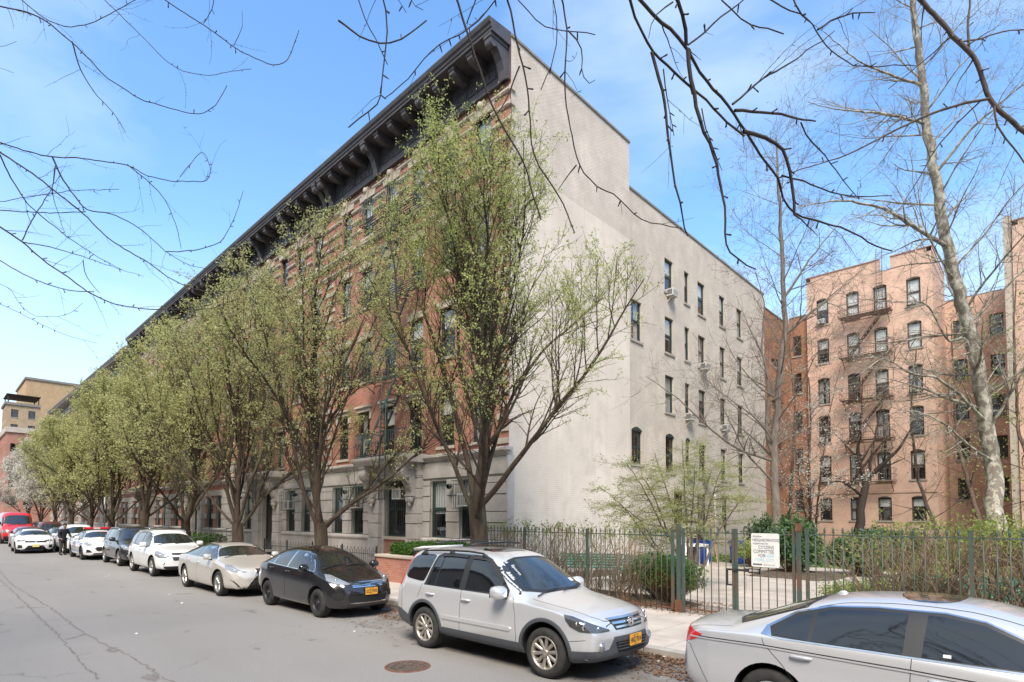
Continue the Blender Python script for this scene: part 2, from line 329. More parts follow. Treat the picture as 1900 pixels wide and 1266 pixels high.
M['bark_brown'] = noisy('bark_brown', (.085,.055,.04), (.16,.115,.085), scale=5, rough=.95, bump=.7, bscale=22, dist=.02)
M['leaf'] = leafmat('young_pear_leaves', (.30,.36,.08), (.64,.65,.28), .5)
M['leaf2'] = leafmat('pear_leaves_olive', (.33,.36,.11), (.65,.63,.32), .5)
M['leaf3'] = leafmat('pear_leaves_and_blossom', (.34,.36,.17), (.70,.68,.54), .4)
M['leaf_bright'] = leafmat('hedge_leaves', (.14,.20,.035), (.36,.44,.11), .4)
M['leaf_box'] = leafmat('boxwood_leaves', (.03,.085,.015), (.12,.22,.04), .25)
M['leaf_rust'] = leafmat('rusty_boxwood_leaves', (.13,.06,.02), (.22,.15,.05), .25)
M['leaf_dark'] = leafmat('rhododendron_leaves', (.035,.085,.03), (.11,.19,.07), .2)
M['leaf_pale'] = leafmat('hawthorn_leaves', (.22,.27,.08), (.50,.52,.22), .4)
M['blossom'] = leafmat('white_blossom', (.42,.40,.33), (.80,.76,.68), .4)
M['twig'] = noisy('hedge_twig', (.12,.085,.055), (.27,.20,.145), scale=11, rough=.9, bump=.3, bscale=60, dist=.003)
M['twig_tan'] = noisy('hedge_tan', (.30,.20,.13), (.48,.36,.25), scale=11, rough=.9, bump=0)
M['twig_park'] = noisy('twig_park', (.12,.085,.065), (.23,.175,.14), scale=9, rough=.9, bump=.3, bscale=60, dist=.003)
M['litter'] = leafmat('dry_leaves', (.05,.025,.014), (.34,.19,.10), .1)
M['rubber'] = noisy('tyre_rubber', (.018,.018,.018), (.045,.043,.04), scale=9, rough=.8, bump=.2, bscale=70, dist=.003, coords='obj')
M['alloy'] = plain('alloy', (.50,.48,.45), .33, .85)
M['alloy_dark'] = plain('alloy_dark', (.16,.16,.16), .4, .7)
M['steel_dark'] = plain('steel_wheel', (.035,.035,.037), .5, .3)
M['chrome'] = plain('chrome', (.72,.72,.72), .12, 1)
M['black_plastic'] = plain('black_plastic', (.022,.023,.025), .5)
M['grey_plastic'] = plain('grey_plastic', (.065,.07,.08), .55)
M['gap'] = plain('panel_gap', (.008,.008,.008), .8)
M['car_glass'] = plain('car_glass', (.012,.015,.016), .03, 0, .85, 1)
M['tint_glass'] = plain('tinted_glass', (.006,.007,.008), .03, 0, .6, 1)
M['lens'] = plain('headlamp_lens', (.30,.31,.32), .12, .35, .9, 1)
M['lens_dark'] = plain('headlamp_smoked', (.075,.078,.08), .12, .3, .9, 1)
M['bulb'] = plain('reflector', (.85,.85,.85), .08, 1)
M['red_lens'] = plain('red_lens', (.55,.018,.02), .18, 0, .7, 1)
M['amber'] = plain('amber_lens', (.75,.22,.03), .25, 0, .6, 1)
M['plate'] = plain('number_plate_yellow', (.80,.38,.03), .45)
M['plate_pale'] = plain('number_plate_pale', (.75,.62,.25), .45)
M['ink'] = plain('ink', (.02,.025,.05), .6)
M['white_paint'] = plain('white_paint', (.78,.78,.76), .5)
M['white_trim'] = noisy('white_trim', (.62,.61,.58), (.74,.73,.70), scale=6, rough=.6, bump=.05)
# ------------------------------------------------------------------ ground, road, pavement
KERB_Y = 8.1; SW_Z = .15; FENCE_Y = 11.6; FY = 13.5; CX = -13.07
def asphalt_mat():
    mt, nd, ln, b = _nm('asphalt')
    g = nd.new('ShaderNodeNewGeometry').outputs['Position']
    def noise(sc, det=6, ro=.6, st=None, dis=0):
        src = g
        if st: mpn = nd.new('ShaderNodeMapping'); mpn.inputs['Scale'].default_value = st; ln.new(g, mpn.inputs['Vector']); src = mpn.outputs[0]
        n = nd.new('ShaderNodeTexNoise'); n.inputs['Scale'].default_value = sc; n.inputs['Detail'].default_value = det; n.inputs['Roughness'].default_value = ro
        n.inputs['Distortion'].default_value = dis; ln.new(src, n.inputs['Vector']); return n.outputs[0]
    def rng(o, a, b2, c, d):
        r = nd.new('ShaderNodeMapRange'); r.inputs['From Min'].default_value = a; r.inputs['From Max'].default_value = b2; r.inputs['To Min'].default_value = c; r.inputs['To Max'].default_value = d; ln.new(o, r.inputs['Value']); return r.outputs[0]
    def mix(f, a, c, bt='MIX'):
        m_ = nd.new('ShaderNodeMix'); m_.data_type = 'RGBA'; m_.blend_type = bt
        if hasattr(f, 'links'): ln.new(f, m_.inputs['Factor'])
        else: m_.inputs['Factor'].default_value = f
        for k, v in (('A', a), ('B', c)):
            if isinstance(v, tuple): m_.inputs[k].default_value = v
            else: ln.new(v, m_.inputs[k])
        return m_.outputs['Result']
    base = mix(rng(noise(48, 4, .8), .3, .7, 0, 1), (.165,.156,.146,1), (.315,.30,.283,1))
    base = mix(rng(noise(.55, 7, .62), .42, .72, 0, .55), base, (.22,.207,.192,1))
    base = mix(rng(noise(.35, 6, .6, (.25,1,1)), .45, .7, 0, .5), base, (.295,.281,.264,1))
    v = nd.new('ShaderNodeTexVoronoi'); v.feature = 'F1'; v.inputs['Scale'].default_value = 60; ln.new(g, v.inputs['Vector'])
    base = mix(rng(v.outputs['Distance'], .0, .28, .5, 0), base, (.43,.41,.38,1))
    # sealed crack lines
    dn = nd.new('ShaderNodeTexNoise'); dn.inputs['Scale'].default_value = 1.1; dn.inputs['Detail'].default_value = 6; ln.new(g, dn.inputs['Vector'])
    vm = nd.new('ShaderNodeVectorMath'); vm.operation = 'MULTIPLY_ADD'; vm.inputs[1].default_value = (1.5,1.5,0); ln.new(dn.outputs['Color'], vm.inputs[0]); ln.new(g, vm.inputs[2])
    v2 = nd.new('ShaderNodeTexVoronoi'); v2.feature = 'DISTANCE_TO_EDGE'; v2.inputs['Scale'].default_value = .21; ln.new(vm.outputs[0], v2.inputs['Vector'])
    cr_ = rng(v2.outputs['Distance'], 0, .0055, 1, 0)
    br = rng(noise(.6, 3), .46, .6, 0, .5)
    mu = nd.new('ShaderNodeMath'); mu.operation = 'MULTIPLY'; ln.new(cr_, mu.inputs[0]); ln.new(br, mu.inputs[1])
    base = mix(mu.outputs[0], base, (.075,.068,.062,1))
    # dark gutter grime close to the kerb and oil under the parked cars
    sy = nd.new('ShaderNodeSeparateXYZ'); ln.new(g, sy.inputs[0])
    gut = rng(sy.outputs['Y'], 5.6, 7.6, 0, .75); gn = rng(noise(1.6, 6), .35, .62, 0, 1)
    mu2 = nd.new('ShaderNodeMath'); mu2.operation = 'MULTIPLY'; ln.new(gut, mu2.inputs[0]); ln.new(gn, mu2.inputs[1])
    base = mix(mu2.outputs[0], base, (.085,.075,.066,1))
    spots = rng(noise(.9, 4, .5, None, .6), .70, .74, 0, .5)
    base = mix(spots, base, (.10,.093,.087,1))
    ln.new(base, b.inputs['Base Color']); b.inputs['Roughness'].default_value = .88; b.inputs['Specular IOR Level'].default_value = .3
    ad = nd.new('ShaderNodeMath'); ad.operation = 'ADD'; ln.new(noise(130, 3, .7), ad.inputs[0]); ln.new(rng(mu.outputs[0], 0, 1, 0, -1), ad.inputs[1])
    _bump(nd, ln, ad.outputs[0], .7, .006, b)
    return mt
M['asphalt'] = asphalt_mat()
def slab_mat(name, bw, bh, c1, c2, cm, bias=.0):
    return brick(name, c1, c2, cm, 'xy', bw=bw, bh=bh, mortar=.006, bump=.25, stain=(.24,.21,.18), sf=.5, msmooth=.1, sscale=.9, dist=.01)
M['pavement'] = slab_mat('pavement_slabs', 1.5, 1.5, (.52,.465,.40), (.475,.425,.37), (.20,.175,.15))
M['park_paving'] = slab_mat('park_paving', .62, .31, (.46,.405,.345), (.39,.345,.295), (.27,.235,.20))
M['earth'] = noisy('earth', (.06,.045,.032), (.12,.09,.062), scale=5, rough=1, bump=.8, bscale=30, dist=.02)
M['lawn'] = noisy('lawn_ground', (.07,.10,.03), (.16,.19,.07), scale=3, rough=1, bump=.8, bscale=50, dist=.02, c3=(.20,.17,.12), s3=.6, f3=.6)
b = MB(); b.quad((-900,-500,-.03), (400,-500,-.03), (400,900,-.03), (-900,900,-.03)); b.build('ground', M['earth']); tag(bpy.data.objects['ground'], kind='structure')
b = MB(); b.quad((-420,-4,0), (60,-4,0), (60,KERB_Y,0), (-420,KERB_Y,0)); tag(b.build('road', M['asphalt']), kind='structure')
# raised pavement with a kerb of its own
b = MB(); b.box(-420, KERB_Y+.16, -.02, 60, FENCE_Y+.0, SW_Z); b.box(-420, FENCE_Y, -.02, CX, FY+.6, SW_Z-.004); tag(b.build('pavement', M['pavement']), kind='structure')
b = MB()
x = -420
while x < 60:
    b.box(x+.006, KERB_Y, -.02, x+(2.4 if x > -80 else 12)-.006, KERB_Y+.156, SW_Z+.004); x += 2.4 if x > -80 else 12
o = b.build('kerb', M['concrete']); bevel_mesh(o.data, .018); tag(o, kind='structure')
b = MB(); b.box(-420, -8, -.02, 60, -4, SW_Z); tag(b.build('pavement', M['pavement']), kind='structure')
# park paving and lawn
b = MB(); b.box(CX+.3, FENCE_Y+.003, -.02, 24, 26.8, SW_Z-.006); tag(b.build('park_paving', M['park_paving']), kind='structure')
b = MB(); b.box(-13.7, 26.803, -.02, 24, 46.8, SW_Z-.003); tag(b.build('lawn', M['lawn']), kind='structure')
def bed(x0, y0, x1, y1, z=.20):
    rnd = random.Random(int(x0*7+y0)); b = MB(); n = 14
    pts = []
    for i in range(n+1):
        for j in range(5):
            u = i/n; v = j/4
            e = min(u, 1-u)*6; e2 = min(v, 1-v)*3; hgt = min(1, e, e2)
            pts.append((x0+(x1-x0)*u+rnd.uniform(-.04,.04), y0+(y1-y0)*v+rnd.uniform(-.04,.04), SW_Z-.05+(z-SW_Z+.1)*hgt+rnd.uniform(0,.02)))
    b.smooth = True
    b.add(pts, [(i*5+j, (i+1)*5+j, (i+1)*5+j+1, i*5+j+1) for i in range(n) for j in range(4)])
    tag(b.build('soil_bed', M['earth']), kind='structure')
bed(-12.9, 11.75, -5.85, 13.3, .24); bed(-3.3, 11.8, 8, 13.6, .24); bed(-8.2, 20.6, -5.2, 24.5, .25); bed(-13.0, 13.6, -11.5, 20, .2)
# tree pits
for tx in (-9.5,-17,-24.2,-31,-38.9,-47.6):
    b = MB(); b.quad((tx-.7,8.35,SW_Z+.004), (tx+.7,8.35,SW_Z+.004), (tx+.7,9.6,SW_Z+.004), (tx-.7,9.6,SW_Z+.004)); tag(b.build('tree_pit', M['earth']), kind='structure')
# manhole cover
def manhole():
    r_ = empty('manhole_cover', (-6.9,5.0,0), .3, label='round rusty iron manhole cover set in the asphalt in front of the silver SUV', cat='manhole cover')
    b = MB(); b.lathe([(.335,.0),(.335,.010),(.30,.012),(.298,.006)], n=40); b.build('frame', M['rust_iron'], r_, True)
    b = MB(); b.lathe([(.293,.002),(.293,.009),(.25,.009),(.248,.006),(.19,.006),(.188,.009),(.17,.009),(.168,.006),(.05,.006),(.048,.01),(.001,.01)], n=40)
    for k in range(24):
        a = k*pi/12; b.rod((cos(a)*.195,sin(a)*.195,.0085), (cos(a)*.242,sin(a)*.242,.0085), .022, .006)
    for k in range(12):
        a = k*pi/6+.1; b.rod((cos(a)*.07,sin(a)*.07,.0085), (cos(a)*.155,sin(a)*.155,.0085), .016, .006)
    b.build('lid', noisy('manhole_iron', (.055,.042,.035), (.14,.10,.08), scale=14, rough=.8, bump=.4, bscale=90), r_, True)
manhole()
# dry leaf litter along the kerb and under the hedge: one mass nobody could count
def litter(name, regions, seed, mt):
    rnd = random.Random(seed); b = MB()
    for (x0, x1, y0, y1, z, n, pile) in regions:
        for _ in range(n):
            x = rnd.uniform(x0, x1); t = rnd.random()**1.8; y = y1 + (y0-y1)*t
            s_ = rnd.uniform(.012, .035); a = rnd.uniform(0, 2*pi); tl = rnd.uniform(-.6, .6); zz = z + .006 + pile*(1-t)*rnd.random()
            ux, uy = cos(a)*s_, sin(a)*s_
            b.add([(x-ux,y-uy,zz), (x+uy*.6,y-ux*.6,zz+tl*s_*.5), (x+ux,y+uy,zz+.012*rnd.random()), (x-uy*.6,y+ux*.6,zz-tl*s_*.3+.004)], [(0,1,2,3)])
    return tag(b.build(name, mt), kind='stuff')
litter('leaf_litter', [(-5.9,-2.9,7.2,8.09,0,2600,.07), (-11.3,-9.2,7.0,8.09,0,1500,.07), (-9.2,-5.9,7.3,8.09,0,1100,.05), (-16,-11.3,7.5,8.09,0,900,.04), (-30,-16,7.5,8.09,0,900,.04), (-5.5,-2.5,6.2,7.6,0,260,.005), (-11,-8,5.6,7.2,0,170,.004)], 5, M['litter'])
litter('leaf_litter', [(-12.9,-5.2,11.5,12.9,SW_Z+.06,5200,.05), (-3.4,6,11.6,13,SW_Z+.06,3000,.05), (-7.9,-5.0,11.3,11.9,SW_Z,500,.01)], 6, leafmat('red_brown_leaf_litter', (.09,.04,.02), (.36,.20,.12), .1))
litter('paper_scraps', [(-5.2,-3.2,7.0,8.0,.02,26,.06), (-10.8,-9.4,7.1,8.0,.02,14,.06), (-30,-4,2,7,0,26,0)], 9, M['white_paint'])

def road_seam(pts, w, seed):
    """narrow uneven tar seam lying on the asphalt"""
    rnd = random.Random(seed); b = MB(); L = []
    for (x0, y0), (x1, y1) in zip(pts, pts[1:]):
        n = max(2, int(hypot(x1-x0, y1-y0)/.12)); L += [(x0+(x1-x0)*k/n+rnd.gauss(0,.012), y0+(y1-y0)*k/n+rnd.gauss(0,.016)) for k in range(n)]
    ws = [w*rnd.uniform(.35,1.3) for _ in L]
    for i in range(len(L)-1):
        if rnd.random() < .08: continue
        dx, dy = L[i+1][0]-L[i][0], L[i+1][1]-L[i][1]; l = hypot(dx, dy) or 1; nx, ny = -dy/l, dx/l; a, c = ws[i]/2, ws[i+1]/2
        b.quad((L[i][0]-nx*a,L[i][1]-ny*a,.004), (L[i+1][0]-nx*c,L[i+1][1]-ny*c,.004), (L[i+1][0]+nx*c,L[i+1][1]+ny*c,.004), (L[i][0]+nx*a,L[i][1]+ny*a,.004))
    return tag(b.build('road_seam', M['tar']), kind='structure')
M['tar'] = noisy('old_tar', (.135,.118,.105), (.24,.22,.20), scale=9, rough=.9, bump=.3, bscale=90, dist=.004)
road_seam([(-60,2.0),(-30,2.09),(-23.9,1.96),(-17.4,2.13),(-13,2.12),(-10.7,2.29),(-8.6,2.33),(-5,2.4)], .036, 1)
road_seam([(-34,1.85),(-19.9,1.8),(-14.15,1.77),(-10.3,1.69),(-6,1.6)], .035, 2); road_seam([(-17.4,2.13),(-17.95,1.47)], .05, 3); road_seam([(-13,2.12),(-12.6,1.69)], .05, 4); road_seam([(-9,.3),(-22,.6),(-40,.9)], .03, 5)
def patch(x, y, rx, ry, seed, mt):
    rnd = random.Random(seed); b = MB(); n = 22; b.add([(x+rx*cos(2*pi*k/n)*rnd.uniform(.6,1.1), y+ry*sin(2*pi*k/n)*rnd.uniform(.6,1.1), .0045) for k in range(n)], [tuple(range(n))]); tag(b.build('asphalt_patch', mt), kind='structure')
for i, (x, y, rx, ry) in enumerate(((-8.9,2.2,.22,.10),(-8.1,2.35,.26,.10),(-11.2,2.2,.25,.09),(-9.6,3.9,.13,.04),(-13.4,5.3,.3,.06),(-20,3.4,.3,.05),(-7.2,6.2,.5,.12),(-10.1,6.3,.6,.14),(-16.5,4.6,.2,.04),(-25,3.0,.35,.08),(-4.2,6.5,.5,.2))): patch(x, y, rx, ry, i, M['tar'])
# ------------------------------------------------------------------ windows
_wc = {}
def window_proto(w, h, kind, key):
    """meshes for a sash window, origin at sill centre on the wall face, outside is local -y"""
    k = (w, h, kind, key)
    if k in _wc: return _wc[k]
    rnd = random.Random(str(k)); frame = M['sash_brown'] if kind == 'pink' else M['sash_green']
    t = .055; d0, d1 = .10, .17
    b = MB(); b.box(-w/2,d0,0,-w/2+t,d1+.03,h); b.box(w/2-t,d0,0,w/2,d1+.03,h); b.box(-w/2+t,d0,h-t,w/2-t,d1+.03,h); b.box(-w/2+t,d0,0,w/2-t,d1+.03,t)
    mz = h*.5
    b.box(-w/2+t,d0+.02,mz-.028,w/2-t,d1,mz+.028)
    st = .04
    for z0, z1, y in ((t, mz-.028, d0+.035), (mz+.028, h-t, d0+.012)):
        b.box(-w/2+t,y,z0,-w/2+t+st,y+.035,z1); b.box(w/2-t-st,y,z0,w/2-t,y+.035,z1); b.box(-w/2+t+st,y,z0,w/2-t-st,y+.035,z0+st); b.box(-w/2+t+st,y,z1-st,w/2-t-st,y+.035,z1)
    fm = b.mats.append(frame) or b.mesh('window')
    b = MB(); b.quad((-w/2+t,d0+.05,t),(w/2-t,d0+.05,t),(w/2-t,d0+.05,mz),(-w/2+t,d0+.05,mz)); b.quad((-w/2+t,d0+.03,mz),(w/2-t,d0+.03,mz),(w/2-t,d0+.03,h-t),(-w/2+t,d0+.03,h-t))
    b.mats.append(M['pane']); pm = b.mesh('pane')
    b = MB(); q = w/2+.09; b.box(-q,-.06,-.11,q,.10,0); b.mats.append(M['sill'] if kind != 'front' else M['stone_light']); sm_ = b.mesh('sill')
    bl = None
    r = key % 6
    if r != 5:
        b = MB()
        if r in (0, 3): zb_ = h*(.42 if r == 0 else .62); b.box(-w/2+t,d1+.02,zb_,w/2-t,d1+.03,h-t); b.mats.append(M['blind'])
        elif r == 1:
            pts = []; n = 16
            for i in range(n+1): x = -w/2+t+(w*.34)*i/n; pts.append((x, d1+.05+.02*sin(i*2.1)))
            b.smooth = True
            b.add([(x,y,z) for x, y in pts for z in (t,h-t)], [(2*i,2*i+2,2*i+3,2*i+1) for i in range(n)])
            b.add([(-x,y,z) for x, y in pts for z in (t,h-t)], [(2*i,2*i+1,2*i+3,2*i+2) for i in range(n)]); b.mats.append(M['curtain'])
        elif r == 2: b.box(-w/2+t,d1+.02,h*.72,w/2-t,d1+.03,h-t); b.mats.append(M['curtain'])
        else: b.box(-w/2+t,d1+.02,t,w/2-t,d1+.03,h-t); b.mats.append(M['curtain'] if kind != 'pink' else M['blind'])
        bl = (['blind','curtain','blind','blind','curtain'][r], b.mesh('blind'))
    _wc[k] = (fm, pm, sm_, bl); return _wc[k]
def window(parent, pos, w, h, rz=0, kind='front', key=0, sill=True, detail=True):
    fm, pm, sm_, bl = window_proto(w, h, kind, key)
    p = wloc(parent); o = link('window', fm, parent, Vector(pos)-p, rz)
    link('pane', pm, o)
    if sill: link('sill', sm_, o)
    if bl and detail: link(bl[0], bl[1], o)
    return o
_acm = {}
def ac_unit(parent, pos, rz=0, w=.62, h=.42, d=.42):
    k = (w, h, d)
    if k not in _acm:
        b = MB(); b.mat(M['ac_white']); b.box(-w/2,-d,0,w/2,.1,h)
        b.mat(M['ac_grille'])
        for s_ in (-1, 1): b.box(s_*(w/2+.004), -d+.05, .05, s_*(w/2-.01), -.06, h-.05)
        b.box(-w/2+.04,-d-.004,.05,w/2-.04,-d+.02,h-.05)
        b.mat(M['ac_white'])
        for i in range(5): xx = -w/2+.04+(w-.08)*(i+.5)/5; b.box(xx-.012,-d-.01,.04,xx+.012,-d-.003,h-.04)
        if d > .35: b.rod((-w*.3,-d*.8,0),(-w*.3,.02,-.28),.03); b.rod((w*.3,-d*.8,0),(w*.3,.02,-.28),.03)
        _acm[k] = b.mesh('air_conditioner')
    p = wloc(parent)
    return link('air_conditioner', _acm[k], parent, Vector(pos)-p, rz)
def wall_grid(b, P, u0, u1, v0, v1, ops, reveal, mt, mrev, mback):
    """wall face with holes; P(u, v, depth) -> point; ops = [(u0,u1,v0,v1)]"""
    us = sorted({u0, u1, *[min(max(o[i], u0), u1) for o in ops for i in (0, 1)]}); vs = sorted({v0, v1, *[min(max(o[i], v0), v1) for o in ops for i in (2, 3)]})
    b.mat(mt)
    for j in range(len(vs)-1):
        run = None
        for i in range(len(us)-1):
            cu_, cv_ = (us[i]+us[i+1])/2, (vs[j]+vs[j+1])/2
            hole = any(o[0] < cu_ < o[1] and o[2] < cv_ < o[3] for o in ops)
            if not hole and run is None: run = us[i]
            if hole and run is not None:
                b.quad(P(run,vs[j],0), P(us[i],vs[j],0), P(us[i],vs[j+1],0), P(run,vs[j+1],0)); run = None
        if run is not None: b.quad(P(run,vs[j],0), P(u1,vs[j],0), P(u1,vs[j+1],0), P(run,vs[j+1],0))
    for o in ops:
        a, c, d, e = o; b.mat(mrev)
        b.quad(P(a,d,0),P(a,e,0),P(a,e,reveal),P(a,d,reveal)); b.quad(P(c,d,0),P(c,d,reveal),P(c,e,reveal),P(c,e,0))
        b.quad(P(a,e,0),P(c,e,0),P(c,e,reveal),P(a,e,reveal)); b.quad(P(a,d,0),P(a,d,reveal),P(c,d,reveal),P(c,d,0))
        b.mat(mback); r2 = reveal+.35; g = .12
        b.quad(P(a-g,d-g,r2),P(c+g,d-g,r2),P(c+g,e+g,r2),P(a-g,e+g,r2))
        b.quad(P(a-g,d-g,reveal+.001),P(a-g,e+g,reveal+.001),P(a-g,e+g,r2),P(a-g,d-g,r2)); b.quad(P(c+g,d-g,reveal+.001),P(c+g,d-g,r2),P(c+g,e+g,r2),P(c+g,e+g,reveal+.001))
# ------------------------------------------------------------------ red brick tenement row
def scroll_profile(w, h):
    """console bracket outline in (depth, z): scroll top, tapering foot; depth is outward"""
    pts = [(0,0),(0,h),(w,h),(w,h-.12)]
    cx, cz, r = w-.30*w, h-.12-.30*w, .34*w
    for i in range(9): a = radians(60-25*i); pts.append((cx+r*cos(a), cz+r*sin(a)))
    for t in (.15,.35,.6,.85): pts.append((w*(.42*(1-t)**1.2)+.12, (cz-r*.9)*(1-t)+.06*t))
    pts += [(.14,0)]
    return pts
def bracket_mesh(big):
    b = MB(); b.mats.append(M['cornice']); wd = .30 if big else .26
    if big:
        prof = [(0,0),(0,1.22),(-.84,1.22),(-.84,1.0)]
        for i in range(8): a = radians(180+22*i); prof.append((-.70+.14*cos(a)*1.0, .98+.16*sin(a)))
        prof += [(-.46,.80),(-.30,.58),(-.19,.30),(-.15,.06),(-.13,0)]
    else: prof = [(0,.86),(0,1.22),(-.78,1.22),(-.78,.97),(-.70,.90),(-.35,.86)]
    b.prism([(y, z) for y, z in prof], 'x', -wd/2, wd/2)
    b.box(-wd/2-.03,-.87 if big else -.81,1.10,wd/2+.03,-.02,1.215)
    me = b.mesh('bracket'); return me
BR_BIG, BR_SMALL = bracket_mesh(True), bracket_mesh(False)
def cornice(parent, x0, x1, ztop, mt, nbig=4, endcap=True, detail=True):
    zb = ztop-1.55; y = FY
    b = MB(); b.mats.append(mt)
    b.prism([(y-.02,zb),(y-.16,zb),(y-.16,zb+.07),(y-.10,zb+.11),(y-.10,zb+.34),(y-.02,zb+.34)], 'x', x0, x1)      # architrave
    b.box(x0, y-.05, zb+.34, x1, y, zb+1.25)                                                                         # frieze
    b.prism([(y,zb+1.22),(y-.93,zb+1.22),(y-.93,zb+1.32),(y-.97,zb+1.34),(y-.98,zb+1.42),(y-1.04,zb+1.47),(y-1.08,zb+1.58),(y-1.08,zb+1.62),(y,zb+1.72)], 'x', x0, x1)
    cn = b.build('cornice', None, parent)
    if detail:
        L = x1-x0; k = nbig-1
        cl = wloc(cn)
        for i in range(nbig):
            xb = x0+.25+(L-.5)*i/k
            o = link('bracket', BR_BIG, cn, Vector((xb, y-.05, zb))-cl)
            if i < k:
                sp = (L-.5)/k
                for j in (1, 2, 3): link('bracket', BR_SMALL, cn, Vector((xb+sp*j/4, y-.05, zb))-cl)
                b = MB(); b.mats.append(mt); xa, xc = xb+.28, xb+sp-.28
                for q in range(2):
                    p0 = xa+(xc-xa)*q/2+.04; p1 = xa+(xc-xa)*(q+1)/2-.04
                    b.rod((p0,y-.065,zb+.42),(p1,y-.065,zb+.42),.03); b.rod((p0,y-.065,zb+.80),(p1,y-.065,zb+.80),.03); b.rod((p0,y-.065,zb+.42),(p0,y-.065,zb+.80),.03); b.rod((p1,y-.065,zb+.42),(p1,y-.065,zb+.80),.03)
                    for s_ in range(5):   # pressed garland in the panel
                        cx = p0+(p1-p0)*(s_+.5)/5; b.ball((cx,y-.06,zb+.60+.05*cos(s_*2.2)),.065,.03,.08,6,4)
                b.build('frieze_panel', None, cn)
    return cn
ROWS = [(4.92,6.95),(8.35,10.28),(11.75,13.58),(15.05,16.85)]
def railing(b, x0, x1, y, z, h=.95, curl=True):
    b.bar((x0,y,z+h),(x1,y,z+h),.017,6); b.bar((x0,y,z+.08),(x1,y,z+.08),.014,6); b.bar((x0,y,z+h*.82),(x1,y,z+h*.82),.010,4)
    n = max(1, int((x1-x0)/.13))
    for i in range(n+1):
        x = x0+(x1-x0)*i/n; b.bar((x,y,z),(x,y,z+h),.012,4)
    if curl:
        k = max(1, int((x1-x0)/.62))
        for i in range(k):
            cx = x0+(x1-x0)*(i+.5)/k
            for s_ in (-1, 1):
                pts = []
                for t in range(13):
                    a = radians(-90+t*40)*s_; r = .17*(1-t/15); pts.append((cx+s_*.12+r*cos(a), y-.012-.05*sin(t*.26), z+h*.45+r*sin(abs(a))*1.2))
                b.tube(pts, .017, 4)
def fire_escape(parent, x0, x1, levels, y=FY, d=.95, base=True):
    """ironwork balconies with ladders between them"""
    rt = parent
    for i, z in enumerate(levels):
        b = MB(); b.mats.append(M['green_iron'])
        n = 16
        for k in range(8): yy = y-.08-(d-.1)*k/7; b.rod((x0,yy,z),(x1,yy,z),.05,.02)
        for x in (x0, (x0+x1)/2, x1): b.rod((x,y,z-.02),(x,y-d,z-.02),.04,.03); b.rod((x,y,z-.45),(x,y-d*.7,z-.03),.03)
        railing(b, x0, x1, y-d, z, .95)
        for x in (x0, x1):
            b.bar((x,y,z+.95),(x,y-d,z+.95),.015); b.bar((x,y,z+.08),(x,y-d,z+.08),.012)
            for k in range(1, 7): b.bar((x,y-d*k/7,z),(x,y-d*k/7,z+.95),.009,4)
        b.build('fire_escape_balcony', None, parent)
        if i < len(levels)-1:
            z2 = levels[i+1]; b = MB(); b.mats.append(M['green_iron'])
            xa, xb = x0+.5, x1-.7; ym = y-d*.62
            for dy in (-.24, .24): b.rod((xa,ym+dy,z+.02),(xb,ym+dy,z2),.03,.12)
            n = 11
            for k in range(1, n): t = k/n; b.rod((xa+(xb-xa)*t,ym-.24,z+(z2-z)*t),(xa+(xb-xa)*t,ym+.24,z+(z2-z)*t),.14,.015)
            b.bar((xa,ym-.26,z+.9),(xb,ym-.26,z2+.85),.013)
            b.build('fire_escape_stair', None, parent)
def drop_ladder(parent, x, z0, z1, y):
    b = MB(); b.mats.append(M['green_iron'])
    for s_ in (-.2, .2): b.bar((x+s_,y,z0),(x+s_,y,z1),.028,6); b.bar((x+s_*1.1,y+.07,z1-1.9),(x+s_*1.1,y+.07,z1+1.4),.015,6)
    n = int((z1-z0)/.3)
    for k in range(n+1): b.bar((x-.2,y,z0+.05+k*.3),(x+.2,y,z0+.05+k*.3),.016,5)
    b.build('drop_ladder', None, parent)
def grille(parent, x0, x1, z0, z1, y, basket=None):
    b = MB(); b.mats.append(M['green_iron']); n = max(3, int((x1-x0)/.13))
    for z in (z0+.05, z0+(z1-z0)*.5, z1-.06): b.rod((x0,y,z),(x1,y,z),.03,.012)
    for i in range(n+1): x = x0+(x1-x0)*i/n; b.bar((x,y,z0),(x,y,z1),.009,4)
    if basket:
        bx0, bx1, bz0, bz1 = basket; yb = y-.42
        for z in (bz0, bz1): b.rod((bx0,yb,z),(bx1,yb,z),.025,.012); b.rod((bx0,yb,z),(bx0,y,z),.025,.012); b.rod((bx1,yb,z),(bx1,y,z),.025,.012)
        n = int((bx1-bx0)/.12)
        for i in range(n+1): x = bx0+(bx1-bx0)*i/n; b.bar((x,yb,bz0),(x,yb,bz1),.008,4); b.bar((x,yb,bz0),(x,y,bz0),.008,4)
        for k in range(1, 4): b.bar((bx0,yb+.42*k/4,bz0),(bx0,yb+.42*k/4,bz1),.008,4); b.bar((bx1,yb+.42*k/4,bz0),(bx1,yb+.42*k/4,bz1),.008,4)
    return b.build('window_guard', None, parent)
